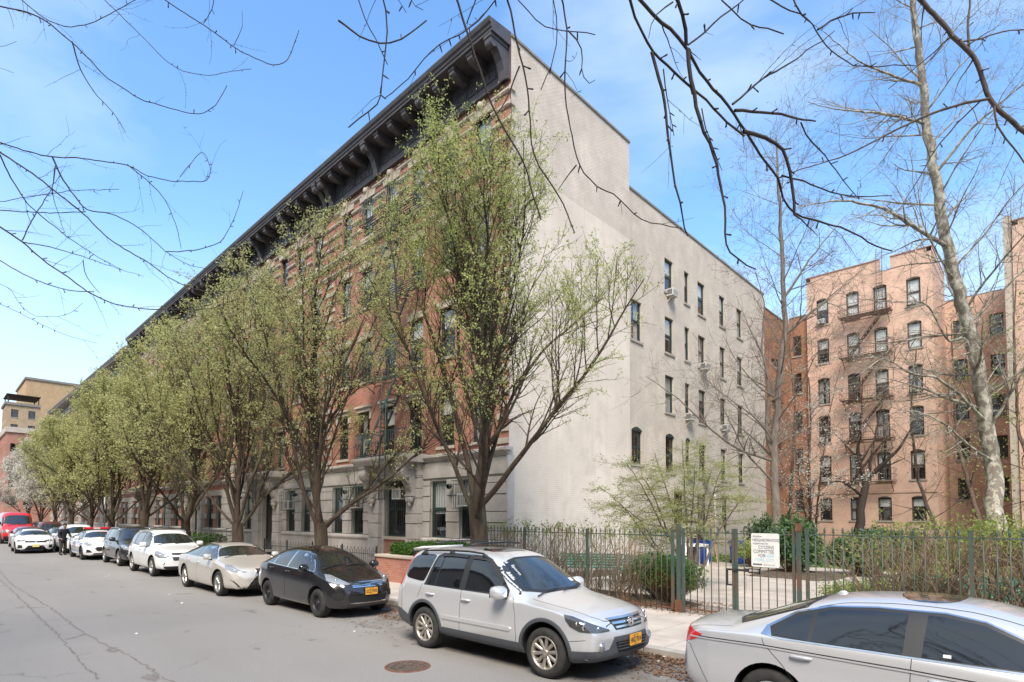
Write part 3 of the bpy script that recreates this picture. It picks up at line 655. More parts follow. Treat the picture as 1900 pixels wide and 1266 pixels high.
def tenement(idx, x1, W=12.45, near=True, brickbase=False, ztop=19.0, label='', mt_c=None):
    x0 = x1-W; xc = x1-6.4; y = FY
    T = empty('tenement_building', (xc, y, 0), label=label, cat='building', group='red brick tenements in a row along the street' if idx else None)
    P = lambda u, v, d: (u, y+d, v)
    # ---- upper wall with openings
    cols = [x1-1.42, x1-3.32, x1-5.30, x1-7.18, x1-9.1, x1-10.92]; ww = .92
    zl = ztop-1.55
    ops = [(c-ww/2, c+ww/2, z0, z1) for c in cols for z0, z1 in ROWS]
    b = MB()
    wall_grid(b, P, x0, x1, 4.6, zl+.3, ops, .14, M['brick_front'], M['brick_front'], M['dark_room'])
    # ---- base
    bw = 1.0; gz0, gz1 = 1.45, 3.62
    gcols = [x1-1.95, x1-3.70, x1-9.45, x1-11.25]
    gops = [(c-bw/2, c+bw/2, gz0, gz1) for c in gcols] + [(xc-.85, xc+.85, .35 if idx else 1.4, 3.75)]
    base_m = M['brick_front'] if brickbase else M['stone']
    wall_grid(b, P, x0, x1, -.1, 4.6, gops, .22, base_m, M['stone'], M['dark_room'])
    b.build('front_wall', None, T)
    # projecting stone pieces
    s_ = MB(); s_.mats.append(M['stone'])
    def course(xa, xb, z0, z1, p=.06): s_.box(xa, y-p, z0, xb, y-.0, z1)
    # water table
    for xa, xb in ((x0, xc-1.75), (xc+1.75, x1)):
        s_.prism([(y,-.05),(y-.10,-.05),(y-.10,1.25),(y-.17,1.30),(y-.17,1.38),(y-.04,1.45),(y,1.45)], 'x', xa+.004, xb-.004)
        # ledge cornice at first floor
        s_.prism([(y,4.33),(y-.05,4.33),(y-.08,4.42),(y-.17,4.48),(y-.24,4.50),(y-.24,4.60),(y-.02,4.66),(y,4.66)], 'x', xa+.004, xb-.004)
        if not brickbase: s_.box(xa+.01, y-.07, 3.72, xb-.01, y, 4.32)
        else: s_.box(xa+.01, y-.05, 3.62, xb-.01, y, 4.0)
    def piers(xa, xb, p=.07):
        z = 1.45
        for k, hgt in enumerate((.60, .38, .60, .40, .22)):
            pp = p + (.022 if k % 2 else 0)
            if brickbase and k % 2 == 0 and xb-xa < 1.3: z += hgt; continue
            s_.box(xa+.004, y-pp, z+.012, xb-.004, y, z+hgt-.012); z += hgt
    edges = [x0] + sorted([v for c in gcols for v in (c-bw/2, c+bw/2)]) + [x1]
    piers(edges[0], edges[1]); piers(edges[2], edges[3]); piers(edges[4], xc-1.76); piers(xc+1.76, edges[5]); piers(edges[6], edges[7]); piers(edges[8], edges[9])
    # portal piers and inner jambs
    for sg in (-1, 1):
        xa, xb = (xc-1.75, xc-.98) if sg < 0 else (xc+.98, xc+1.75)
        z = -.05
        for k, hgt in enumerate((.62,.78,.62,.38,.62,.38,.42,.585)):
            s_.box(xa, y-.30-(.02 if k % 2 else 0), z+.01, xb, y, z+hgt-.01); z += hgt
        xi0, xi1 = (xc-.98, xc-.86) if sg < 0 else (xc+.86, xc+.98)
        s_.box(xi0, y-.12, -.05, xi1, y, 4.2)
        b2 = MB(); b2.mats.append(M['stone'])
        # scroll console
        px0, px1 = (xc-1.58, xc-1.16) if sg < 0 else (xc+1.16, xc+1.58)
        zc = 2.95; hh = 1.42; prof = []
        dp = .62
        prof = [(y-.30,zc+hh),(y-.30-dp,zc+hh),(y-.30-dp,zc+hh-.10)]
        ccy, ccz, rr = y-.30-dp+.24, zc+hh-.38, .26
        for i in range(10): a = radians(130+18*i); prof.append((ccy+rr*cos(a)*1.05, ccz+rr*sin(a)))
        prof += [(y-.30-.30,zc+.62),(y-.30-.20,zc+.42),(y-.30-.15,zc+.30),(y-.30-.15,zc+.06),(y-.30,zc)]
        b2.prism(prof, 'x', px0, px1)
        for fx, sd in ((px0, -1), (px1, 1)):
            pts = []
            for t in range(22): a = radians(150+t*38)*1.0; r = .235*(1-t/23); pts.append((fx+sd*.005, ccy+r*cos(a), ccz+r*sin(a)))
            b2.tube(pts, .026, 5); b2.ball((fx,ccy,ccz),.05,.06,.06,8,5)
        for g in range(3):
            gx = px0+(px1-px0)*(g+.5)/3; b2.tube([(gx,y-.30-dp+.02,zc+hh-.5),(gx,y-.62,zc+.66),(gx,y-.505,zc+.44),(gx,y-.46,zc+.3)], .035, 6)
        # leaf drop under the scroll
        for g in range(3):
            gx = px0+(px1-px0)*(g+.5)/3; b2.ball((gx,y-.42,zc-.02),.08,.09,.15,8,6)
        b2.box(px0-.03,y-.50,zc+.10,px1+.03,y-.30,zc+.17); b2.ball(((px0+px1)/2,y-.40,zc-.22),.09,.08,.11,8,6)
        b2.build('console', None, T)
    # balcony slab carried by the consoles
    sx0, sx1 = xc-1.95, xc+1.95
    s_.prism([(y,4.36),(y-.88,4.36),(y-.93,4.40),(y-.96,4.46),(y-1.05,4.50),(y-1.08,4.56),(y-1.08,4.66),(y,4.70)], 'x', sx0, sx1)
    s_.box(xc-1.77, y-.345, 3.86, xc+1.77, y-.004, 4.357)
    so_ = s_.build('stone_front', None, T)
    bm = bevel_mesh(so_.data, .012)
    # ---- light stone trims on the brick
    t_ = MB(); t_.mats.append(M['stone_light'])
    for r, (z0, z1) in enumerate(ROWS):
        for i, c in enumerate(cols):
            xa, xb = c-ww/2, c+ww/2
            if r == 3:
                # keystone arch head with flanking bands
                t_.prism([(xa-.16,z1-.10),(xb+.16,z1-.10),(xb+.20,z1+.26),(c+.22,z1+.46),(c-.22,z1+.46),(xa-.20,z1+.26)] if False else [(xa-.14,z1-.02),(xb+.14,z1-.02),(xb+.22,z1+.30),(xa-.22,z1+.30)], 'y', y-.06, y)
                t_.prism([(c-.10,z1-.10),(c+.10,z1-.10),(c+.17,z1+.44),(c-.17,z1+.44)], 'y', y-.16, y)
                t_.ball((c,y-.17,z1+.30),.13,.10,.15,8,6)
            elif r == 0:
                t_.box(xa-.12, y-.09, z1+.0, xb+.12, y, z1+.18); t_.box(xa-.18, y-.17, z1+.18, xb+.18, y, z1+.27)
                t_.box(xa-.16, y-.05, z1-.35, xa-.004, y, z1-.004); t_.box(xb+.004, y-.05, z1-.35, xb+.16, y, z1-.004)
            else:
                t_.prism([(xa-.12,z1+.0),(xb+.12,z1+.0),(xb+.18,z1+.26),(xa-.18,z1+.26)], 'y', y-.05, y)
                t_.prism([(c-.08,z1-.03),(c+.08,z1-.03),(c+.12,z1+.32),(c-.12,z1+.32)], 'y', y-.10, y)
    # quoin strips at both ends and beside the middle bay
    for xa, xb in ((x1-.55, x1-.01), (x0+.01, x0+.55)):
        z = 4.75; k = 0
        while z < 14.0:
            a_, b_ = (xa, xb) if k % 2 == 0 else ((xa+.2, xb) if xb > x1-.1 else (xa, xb-.2))
            t_.box(a_, y-.045, z, b_, y, z+.20); z += .42; k += 1
    # belt courses
    t_.prism([(y,14.62),(y-.06,14.62),(y-.16,14.70),(y-.16,14.80),(y,14.84)], 'x', x0+.004, x1-.004)
    t_.prism([(y,14.05),(y-.05,14.05),(y-.10,14.12),(y-.10,14.18),(y,14.20)], 'x', x0+.004, x1-.004)
    # rolled bands between the top windows
    edges = [x0+.02] + [v for c in sorted(cols) for v in (c-ww/2-.02, c+ww/2+.02)] + [x1-.02]
    for q in range(0, len(edges), 2):
        xa, xb = edges[q], edges[q+1]
        for z in (15.45, 16.0, 16.55): t_.prism([(y,z),(y-.05,z),(y-.09,z+.05),(y-.09,z+.11),(y-.05,z+.16),(y,z+.16)], 'x', xa, xb)
    for q in range(0, len(edges), 2):
        xa, xb = edges[q], edges[q+1]
        if xb-xa > .3: t_.prism([(y,17.08),(y-.05,17.08),(y-.09,17.13),(y-.09,17.19),(y-.05,17.24),(y,17.24)], 'x', xa-(.0 if q == 0 else .06), xb+(.0 if q == len(edges)-2 else .06))
    t_.build('stone_trim', None, T)
    # ---- windows
    rnd = random.Random(40+idx)
    for i, c in enumerate(cols):
        for r, (z0, z1) in enumerate(ROWS):
            window(T, (c, y, z0), ww, round(z1-z0, 2), 0, 'front', rnd.choice([0,3,3,4,1,5]), True, near)
    for i, c in enumerate(gcols):
        window(T, (c, y, gz0), bw, round(gz1-gz0, 2), 0, 'front', rnd.choice([0,5,5,2]), False, near)
        if near:
            has = (idx == 0 and i in (0, 2)) or (idx == 1 and i in (1,))
            grille(T, c-bw/2, c+bw/2, gz0, gz1, y-.03, (c-.5, c+.42, 2.55, 3.55) if has else None)
            if has: ac_unit(T, (c, y-.06, 2.62), 0, .60, .46, .30)
    # ---- door or barred opening
    if idx == 0:
        window(T, (xc, y+.02, 1.42), 1.68, 2.3, 0, 'front', 5, False); grille(T, xc-.84, xc+.84, 1.42, 3.7, y-.02); ac_unit(T, (xc+.42, y-.1, 2.95), 0, .56, .42, .3)
        b = MB(); b.mats.append(M['brick_front']); b.box(xc-.855, y-.06, -.05, xc+.855, y, 1.3); b.mat(M['stone_light']); b.box(xc-.855, y-.12, 1.3, xc+.855, y+.1, 1.42); b.build('infill_wall', None, T)
    else:
        b = MB(); b.mats.append(M['sash_green'])
        b.box(xc-.84,y+.12,.36,xc-.74,y+.2,3.74); b.box(xc+.74,y+.12,.36,xc+.84,y+.2,3.74); b.box(xc-.74,y+.12,2.9,xc+.74,y+.2,3.0); b.box(xc-.05,y+.12,.36,xc+.05,y+.2,2.9); b.box(xc-.74,y+.12,3.66,xc+.74,y+.2,3.74)
        for s2 in (-1, 1): b.box(xc+s2*.08,y+.13,.36,xc+s2*.72,y+.18,.95)
        d_ = b.build('door', None, T)
        b = MB(); b.mats.append(M['pane']); b.quad((xc-.74,y+.16,.9),(xc+.74,y+.16,.9),(xc+.74,y+.16,3.66),(xc-.74,y+.16,3.66)); b.build('pane', None, d_)
        if near:
            b = MB(); b.mats.append(M['alloy']); b.bar((xc+.12,y+.10,1.2),(xc+.12,y+.10,1.7),.015); b.build('handle', None, d_)
        # steps
        b = MB(); b.mats.append(M['stone'])
        for k in range(3): b.box(xc-1.5, y-1.6+.35*k, .12, xc+1.5, y-.31, .22+.09*k)
        b.build('steps', None, T)
    if near and idx < 3:
        fire_escape(T, xc-1.85, xc+1.85, [4.72, 8.1, 11.5, 14.86][:4]); drop_ladder(T, xc+.5, 2.9, 6.9, y-1.12)
        for c in (gcols[1]+.95, gcols[3]+1.1, gcols[2]+.95):
            b = MB(); b.mats.append(M['black_iron']); b.rod((c,y,3.35),(c,y-.28,3.38),.03); b.lathe([(.01,.10),(.07,.09),(.10,.02),(.10,-.06),(.07,-.07)], (c,y-.30,3.36), 10, 'y'); b.build('wall_lamp', None, T)
    if idx in (1, 2):
        ac_unit(T, (cols[5], y-.02, 4.98), 0)
    cornice(T, x0+.01, x1-.01, ztop, mt_c or M['cornice'], 4, True, idx < 4)
    # roof and back
    b = MB(); b.mats.append(M['coping']); b.box(x0, y+.05, ztop-.45, x1-(.35 if not idx else 0), y+(26 if idx else 7.5), ztop-.35); b.mat(M['coping']); b.build('roof', None, T)
    if idx:
        b = MB(); b.mats.append(M['white_brick_x']); b.box(x0+.01, y+.6, 0, x1-.01, y+26, ztop-.46); b.build('rear_block', None, T)
    return T
T0 = tenement(0, CX, label='red brick corner tenement with white painted side wall and dark bracketed cornice')
tenement(1, CX-12.45, label='second red brick tenement from the corner, grey stone base and entrance steps')
tenement(2, CX-24.9, brickbase=True, label='third red brick tenement from the corner, brick and stone banded ground floor')
tenement(3, CX-37.35, brickbase=True, label='fourth red brick tenement from the corner, behind the pear tree beside the dark SUV', mt_c=noisy('cornice_weathered', (.10,.095,.09), (.16,.15,.14), scale=3, rough=.55, bump=.1))
for k in range(4, 8):
    tenement(k, CX-12.45*k-.0, near=False, brickbase=True, ztop=18.35, mt_c=M['cornice_far'], label=['','','','','first tenement beyond the break in the roofline with pale lower cornice','second pale corniced tenement beyond the roofline break','third pale corniced tenement beyond the roofline break','farthest red brick tenement of the row with pale cornice'][k])
# ---- corner building: painted side walls facing the park
def side_walls():
    y0, ym, y1 = FY, 21.1, 39.5; xs = CX; xr = -13.8
    b = MB()
    # front block: blank wall, smooth render below, bare brick texture above
    b.mat(M['stucco']); b.quad((xs,y0,0),(xs,ym,0),(xs,ym,8.3),(xs,y0,8.3)); b.quad((xs,y0,8.3),(xs,ym,8.3),(xs,ym,14.6),(xs,y0,14.6))
    b.mat(M['white_brick']); b.quad((xs,y0+.0,14.6),(xs,ym,14.6),(xs,ym,19.0),(xs,y0,19.0))
    b.mat(M['white_brick_x']); b.quad((xs,ym,0),(xr-.3,ym,0),(xr-.3,ym,19.0),(xs,ym,19.0)); b.quad((xs-12,ym,17.7),(xs,ym,17.7),(xs,ym,19),(xs-12,ym,19))
    # return of the parapet on the street side
    b.mat(M['brick_front']); b.quad((xs-12.4,y0,17.75),(xs,y0,17.75),(xs,y0,19.0),(xs-12.4,y0,19.0))
    b.mat(M['stucco']); b.quad((xs-.3,y0-.0,19.0),(xs,y0,19.0),(xs,ym,19.0),(xs-.3,ym,19.0))
    b.build('side_wall', None, T0)
    b = MB(); b.mats.append(M['coping']); b.box(xs-.36,y0-.02,19.0,xs+.05,ym+.04,19.09); b.build('coping', None, T0)
    # quoin returns wrapping the corner and stone base strip
    b = MB(); b.mats.append(M['stone']); b.box(xs-.02,y0-.10,0,xs+.05,y0+.22,4.33); b.box(xs-.02,y0-.24,4.5,xs+.10,y0+.10,4.62); b.mat(M['stone_light'])
    b.build('corner_stone', None, T0)
    for z in (15.45,16.0,16.55,17.08): b = MB(); b.mats.append(M['stone_light']); b.box(xs-.02,y0-.09,z,xs+.07,y0+.16,z+.16); b.build('corner_stone', None, T0)
    P = lambda u, v, d: (xr-d, u, v)
    cols = [(22.40,23.34,[(10.62,12.54,0),(4.77,6.36,1)]),
            (25.60,26.50,[(13.85,15.6,0),(10.70,12.56,0),(7.63,9.53,0),(4.57,6.40,1)]),
            (27.75,28.30,[(13.86,15.6,0),(10.74,12.56,0),(7.70,9.50,0),(4.59,6.40,1)]),
            (29.36,30.24,[(13.70,15.55,0),(10.71,12.5,0),(7.56,9.43,0),(4.54,6.36,0)]),
            (32.20,32.98,[(13.77,15.6,0),(10.64,12.5,0),(7.62,9.41,0),(4.54,6.36,0)]),
            (34.78,35.64,[(13.71,15.55,0),(10.64,12.46,0),(7.58,9.41,0),(4.51,6.36,0)]),
            (26.44,27.50,[(1.48,3.63,0)]), (29.10,30.24,[(1.44,3.64,0)]), (32.28,33.13,[(1.6,3.6,0)])]
    ops = [(a, c, z0, z1) for a, c, rows in cols for z0, z1, _ in rows]
    b = MB(); wall_grid(b, P, ym, y1, 0, 17.75, ops, .12, M['white_brick'], M['white_brick'], M['dark_room'])
    b.mat(M['white_brick_x']); b.quad((xr-12,y1,0),(xr,y1,0),(xr,y1,17.75),(xr-12,y1,17.75)) ; b.quad((xr,ym+.001,17.75),(xr-.3,ym+.001,17.75),(xr-.3,y1,17.75),(xr,y1,17.75)); b.build('rear_wing_wall', None, T0)
    b = MB(); b.mats.append(M['coping']); b.box(xr-.34,ym+.01,17.75,xr+.05,y1+.03,17.85); b.build('coping', None, T0)
    b = MB(); b.mats.append(M['coping']); b.box(xs-12.4,ym+.01,17.4,xr-.31,y1,17.5); b.build('roof', None, T0)
    rnd = random.Random(3)
    keys = {0:[1,5],1:[3,0,4,5],2:[3,4,5,2],3:[3,1,2,5],4:[0,4,5,3],5:[4,0,5,2],6:[5],7:[1],8:[2]}
    for ci, (a, c, rows) in enumerate(cols):
        for ri, (z0, z1, arch) in enumerate(rows):
            o = window(T0, (xr, (a+c)/2, z0), round(c-a, 2), round(z1-z0, 2), radians(90), 'side', keys[ci][ri])
            if arch:   # segmental head over the sash
                bb = MB(); bb.mats.append(M['sash_green']); n = 8; w_ = c-a
                arc = [((a+c)/2-w_/2+w_*i/n, z1+.16*(1-(2*i/n-1)**2)) for i in range(n+1)]
                bb.prism([(u, v) for u, v in arc], 'x', xr-.05, xr+.006); bb.build('arched_head', None, T0)
    for (yy, zz) in ((26.05,13.62),(29.8,10.55),(28.0,7.48),(32.6,7.45),(28.0,4.5),(29.8,4.45)):
        ac_unit(T0, (xr, yy, zz), radians(90), .56, .36, .38)
    b = MB(); b.mats.append(M['rust_iron']); rq = random.Random(8)
    for _ in range(46):
        yy, zz, w_, h_ = rq.gauss(23.9,1.5), rq.gauss(13.4,1.3), rq.uniform(.02,.09), rq.uniform(.015,.04)
        if 21.3 < yy < 29 and not (22.3 < yy < 23.5 and 10.4 < zz < 12.7) and not (25.4 < yy < 26.7): b.box(xr+.001, yy, zz, xr+.004, yy+w_, zz+h_)
    b.build('paint_chips', None, T0)
    # rainwater pipe and a few patches of missing paint
    b = MB(); b.mats.append(M['white_trim']); b.bar((xr+.06,31.2,.2),(xr+.06,31.2,4.2),.05,8); b.build('drainpipe', None, T0)
side_walls()
# ------------------------------------------------------------------ trees
class Tubes:
    """fast collection of many thin tubes (numpy)"""
    def __init__(s): s.V = []; s.F = []; s.n = 0
    def add(s, P, R, k):
        P = np.asarray(P, float); R = np.asarray(R, float); m_ = len(P)
        if m_ < 2: return
        D = np.gradient(P, axis=0); D /= np.linalg.norm(D, axis=1)[:,None]+1e-9
        ref = np.array([0,0,1.]) if abs(D[0][2]) < .8 else np.array([1.,0,0])
        U = np.cross(D, ref); U /= np.linalg.norm(U, axis=1)[:,None]+1e-9; W = np.cross(D, U)
        a = np.arange(k)*2*pi/k
        ring = P[:,None,:] + R[:,None,None]*(U[:,None,:]*np.cos(a)[None,:,None] + W[:,None,:]*np.sin(a)[None,:,None])
        s.V.append(ring.reshape(-1,3))
        i = np.arange(m_-1)[:,None]*k; j = np.arange(k)[None,:]; j2 = (j+1) % k
        s.F.append(np.stack([i+j, i+j2, i+k+j2, i+k+j], -1).reshape(-1,4)+s.n); s.n += m_*k
    def mesh(s, name, mt, smooth=True):
        me = bpy.data.meshes.new(name); me.from_pydata(np.concatenate(s.V).tolist(), [], np.concatenate(s.F).tolist())
        me.materials.append(mt)
        if smooth: me.polygons.foreach_set('use_smooth', [True]*len(me.polygons))
        me.update(); return me
def leaf_mesh(name, centres, mt, rng, size, per=4, spread=.05, fold=.4, elong=1.5):
    """little leaves scattered round each twig point"""
    C = np.repeat(np.asarray(centres), per, axis=0); n = len(C)
    C = C + rng.normal(0, spread, (n,3))
    A = rng.normal(size=(n,3)); A[:,2] += .35; A /= np.linalg.norm(A, axis=1)[:,None]
    B = np.cross(A, rng.normal(size=(n,3))); B /= np.linalg.norm(B, axis=1)[:,None]+1e-9
    s = size*rng.uniform(.55, 1.25, n)[:,None]
    Nn = np.cross(A, B)
    v0 = C - A*s*elong*.5; v2 = C + A*s*elong*.5; v1 = C + B*s*.42 + Nn*s*fold*.3; v3 = C - B*s*.42 + Nn*s*fold*.3
    V = np.stack([v0,v1,v2,v3], 1).reshape(-1,3); F = np.arange(n*4).reshape(-1,4)
    me = bpy.data.meshes.new(name); me.from_pydata(V.tolist(), [], F.tolist()); me.materials.append(mt); me.update(); return me
def curve(rng, p, d, L, step, wob, up, bend=None, inside=None):
    pts = [p.copy()]; d = d/np.linalg.norm(d); n = max(2, int(L/step))
    for i in range(n):
        d = d + rng.normal(0, wob, 3) + np.array([0,0,up])*step
        if bend is not None: d = d + bend*step
        d /= np.linalg.norm(d); p = p + d*(L/n); pts.append(p.copy())
        if inside is not None and i > 1 and not inside(p): break
    return np.array(pts)
def side_dir(rng, d, ang, az=None):
    d = d/np.linalg.norm(d); ref = np.array([0,0,1.]) if abs(d[2]) < .9 else np.array([1.,0,0])
    u = np.cross(d, ref); u /= np.linalg.norm(u); v = np.cross(d, u); a = rng.uniform(0, 2*pi) if az is None else az
    return d*cos(ang) + (u*cos(a)+v*sin(a))*sin(ang)
def pear_tree(seed, H=13.2, R=4.4, fork=1.9, r0=.20, limbs=13, dens=1.0, lean=(0,0)):
    """upright vase of many ascending limbs, as callery pears grow"""
    rng = np.random.default_rng(seed); T = Tubes(); leaves = []
    zc = H*.50; hv = H*.50
    ph = rng.uniform(0, 2*pi, 5)
    def inside(p):
        a = atan2(p[1], p[0]); z = (p[2]-zc)/hv
        if z > 1 or z < -1: return False
        w_ = 1+.14*sin(3*a+ph[0]+p[2]*.5)+.10*sin(5*a+ph[1]-p[2]*1.1)
        sh = max(0, 1-abs(z)**1.7) if z > 0 else sqrt(max(0, 1-abs(z)**3.0))
        return hypot(p[0]-lean[0]*p[2], p[1]-lean[1]*p[2]) < R*w_*sh
    trunk = curve(rng, np.array([0,0,-.1]), np.array([lean[0],lean[1],1.]), fork+.3, .3, .03, 0)
    rr = r0*(1+.35*np.exp(-np.linspace(0, 6, len(trunk)))); T.add(trunk, rr*np.linspace(1, .92, len(trunk)), 10)
    top = trunk[-1]
    L1 = []
    # first order limbs
    for i in range(limbs):
        t = i/(limbs-1); lead = i == 0
        ang = radians(4 if lead else (rng.uniform(46,60) if i in (2,5) else rng.uniform(10, 36))); az = i*2.4+rng.uniform(-.3,.3)
        d = np.array([sin(ang)*cos(az), sin(ang)*sin(az), cos(ang)])
        st = top - np.array([0,0,rng.uniform(.0,.5)]) if i < 6 else top
        p = curve(rng, st, d, H*.9, .35, .065, .10 if ang > .5 else .04, None, inside)
        if i >= 6:  # springs from the leader a little higher
            q = L1[0][0]; k = min(len(q)-2, 1+int((i-5)*1.1)); p = curve(rng, q[k], d, H*.8, .35, .07, .10, None, inside)
        ra = r0*(.52 if lead else rng.uniform(.22,.34) if i < 6 else rng.uniform(.15,.22)); k = len(p)
        R_ = ra*(1-np.linspace(0, 1, k)**1.1*.93)+.006; T.add(p, R_, 7); L1.append((p, R_))
    twl = []
    def twigs(p, R_, n, lmin, lmax, ang=(30,55), start=.1, rk=.45, k=4, step=.16, wob=.10, up=.10):
        out = []; m_ = len(p)
        for _ in range(n):
            t = start+(1-start)*rng.random()**.85; x = t*(m_-1); i = min(int(x), m_-2); f = x-i
            q = p[i]*(1-f)+p[i+1]*f; d = side_dir(rng, p[i+1]-p[i], radians(rng.uniform(*ang)))
            d[2] += .25
            c = curve(rng, q, d, rng.uniform(lmin, lmax), step, wob, up, None, inside)
            if len(c) < 3: continue
            r = min(R_[i]*.7, max(.004, rk*R_[i])); RR = r*(1-np.linspace(0, 1, len(c))*.8)+.0015; T.add(c, RR, k); out.append((c, RR))
        return out
    L2 = []
    for p, R_ in L1: L2 += twigs(p, R_, int(len(p)*.70*dens), 1.0, 2.7, (24,50), .14, .45, 5, .22, .07, .18)
    L3 = []
    for p, R_ in L2: L3 += twigs(p, R_, int(len(p)*.75*dens), .45, 1.15, (28,60), .15, .5, 3, .14, .10, .15)
    for p, R_ in L1: L3 += twigs(p, R_, int(len(p)*.6), .4, 1.1, (30,60), .35, .2, 3, .14, .10, .15)
    L4 = []
    for p, R_ in L3:
        if rng.random() < .95: L4 += twigs(p, R_, int(rng.integers(1, 4)), .18, .5, (30,60), .2, .6, 3, .1, .12, .12)
    for p, R_ in L3: leaves.extend(p[2:])
    for p, R_ in L4: leaves.extend(p[1:])
    for p, R_ in L2: leaves.extend(p[-4:])
    leaves = np.array(leaves); f = np.clip((leaves[:,2]-2.2)/(H*.5), .12, 1)*np.clip(np.hypot(leaves[:,0],leaves[:,1])/(R*.6)+.25, .3, 1)
    return T, leaves[rng.random(len(leaves)) < f], rng
def make_tree(name, T, leaves, rng, bark, leafm, size, per, spread, label, cat='tree', keep=1.0, loc=(0,0,0), rz=0, group=None, sc=1):
    t = empty(name, loc, rz, None, label, cat, group); t.scale = (sc,sc,sc)
    link('trunk', T.mesh('trunk', bark), t)
    if leafm is not None and len(leaves):
        L = leaves[rng.random(len(leaves)) < keep] if keep < 1 else leaves
        link('crown', leaf_mesh('crown', L, leafm, rng, size, per, spread), t)
    return t
PEAR_G = 'pear trees in leaf along the kerb'
pears = []
Ta = pear_tree(11, 11.3, 4.25, 2.2, .22, 16, 1.3); pears.append(make_tree('pear_tree', *Ta, M['bark'], M['leaf'], .034, 8, .042, 'pear tree nearest the corner, in front of the white wall, pale green young leaves', keep=.62, loc=(-9.6,8.95,SW_Z), rz=.7, group=PEAR_G))
Tb = pear_tree(23, 12.0, 4.7, 1.7, .22, 14, 1.1); pears.append(make_tree('pear_tree', *Tb, M['bark'], M['leaf2'], .046, 8, .055, 'second pear tree from the corner, above the black sedan and low iron railing', keep=.48, loc=(-17.0,8.95,SW_Z), rz=2.1, group=PEAR_G))
Tc = pear_tree(37, 12.2, 4.8, 1.6, .23, 14, 1.1); pears.append(make_tree('pear_tree', *Tc, M['bark'], M['leaf2'], .055, 7, .06, 'third pear tree from the corner, beside the entrance ramp handrail', keep=.5, loc=(-24.2,8.95,SW_Z), rz=4.0, group=PEAR_G))
def again(src, mat_, x, rz, sc, label, per=6, size=.075, spread=.07, keep=.52):
    T, lv, rng = src
    t = empty('pear_tree', (x,8.95,SW_Z), rz, None, label, 'tree', PEAR_G); t.scale = (sc,sc,sc)
    tr = [o for o in pears[[Ta,Tb,Tc].index(src)].children if o.name.startswith('trunk')][0]
    link('trunk', tr.data, t); L = lv[rng.random(len(lv)) < keep]
    link('crown', leaf_mesh('crown', L, mat_, rng, size, per, spread), t)
    return t
again(Tb, M['leaf2'], -31.0, .4, 1.0, 'fourth pear tree from the corner, above the white SUV')
again(Ta, M['leaf2'], -38.9, 3.0, .98, 'fifth pear tree from the corner, above the dark SUV')
again(Tc, M['leaf2'], -47.6, 1.2, 1.0, 'sixth pear tree from the corner, behind the police sedan', 6, .09, .09)
again(Tb, M['leaf2'], -55.2, 5.0, .97, 'seventh pear tree from the corner, behind the person in dark clothes', 6, .10, .1, .55)
again(Ta, M['leaf2'], -63.0, 2.2, .95, 'eighth pear tree from the corner, beyond the police sedan', 6, .11, .11, .55)
again(Tc, M['leaf3'], -72.2, 3.3, .92, 'ninth pear tree from the corner, greenish white with fading blossom', 6, .11, .12, .7)
again(Tb, M['blossom'], -82.0, .9, .9, 'nearer of the two white blossoming trees at the far end of the street', 6, .13, .14, .8)
again(Ta, M['blossom'], -93.0, .2, .9, 'farther of the two white blossoming trees at the far end of the street', 6, .13, .14, .8)
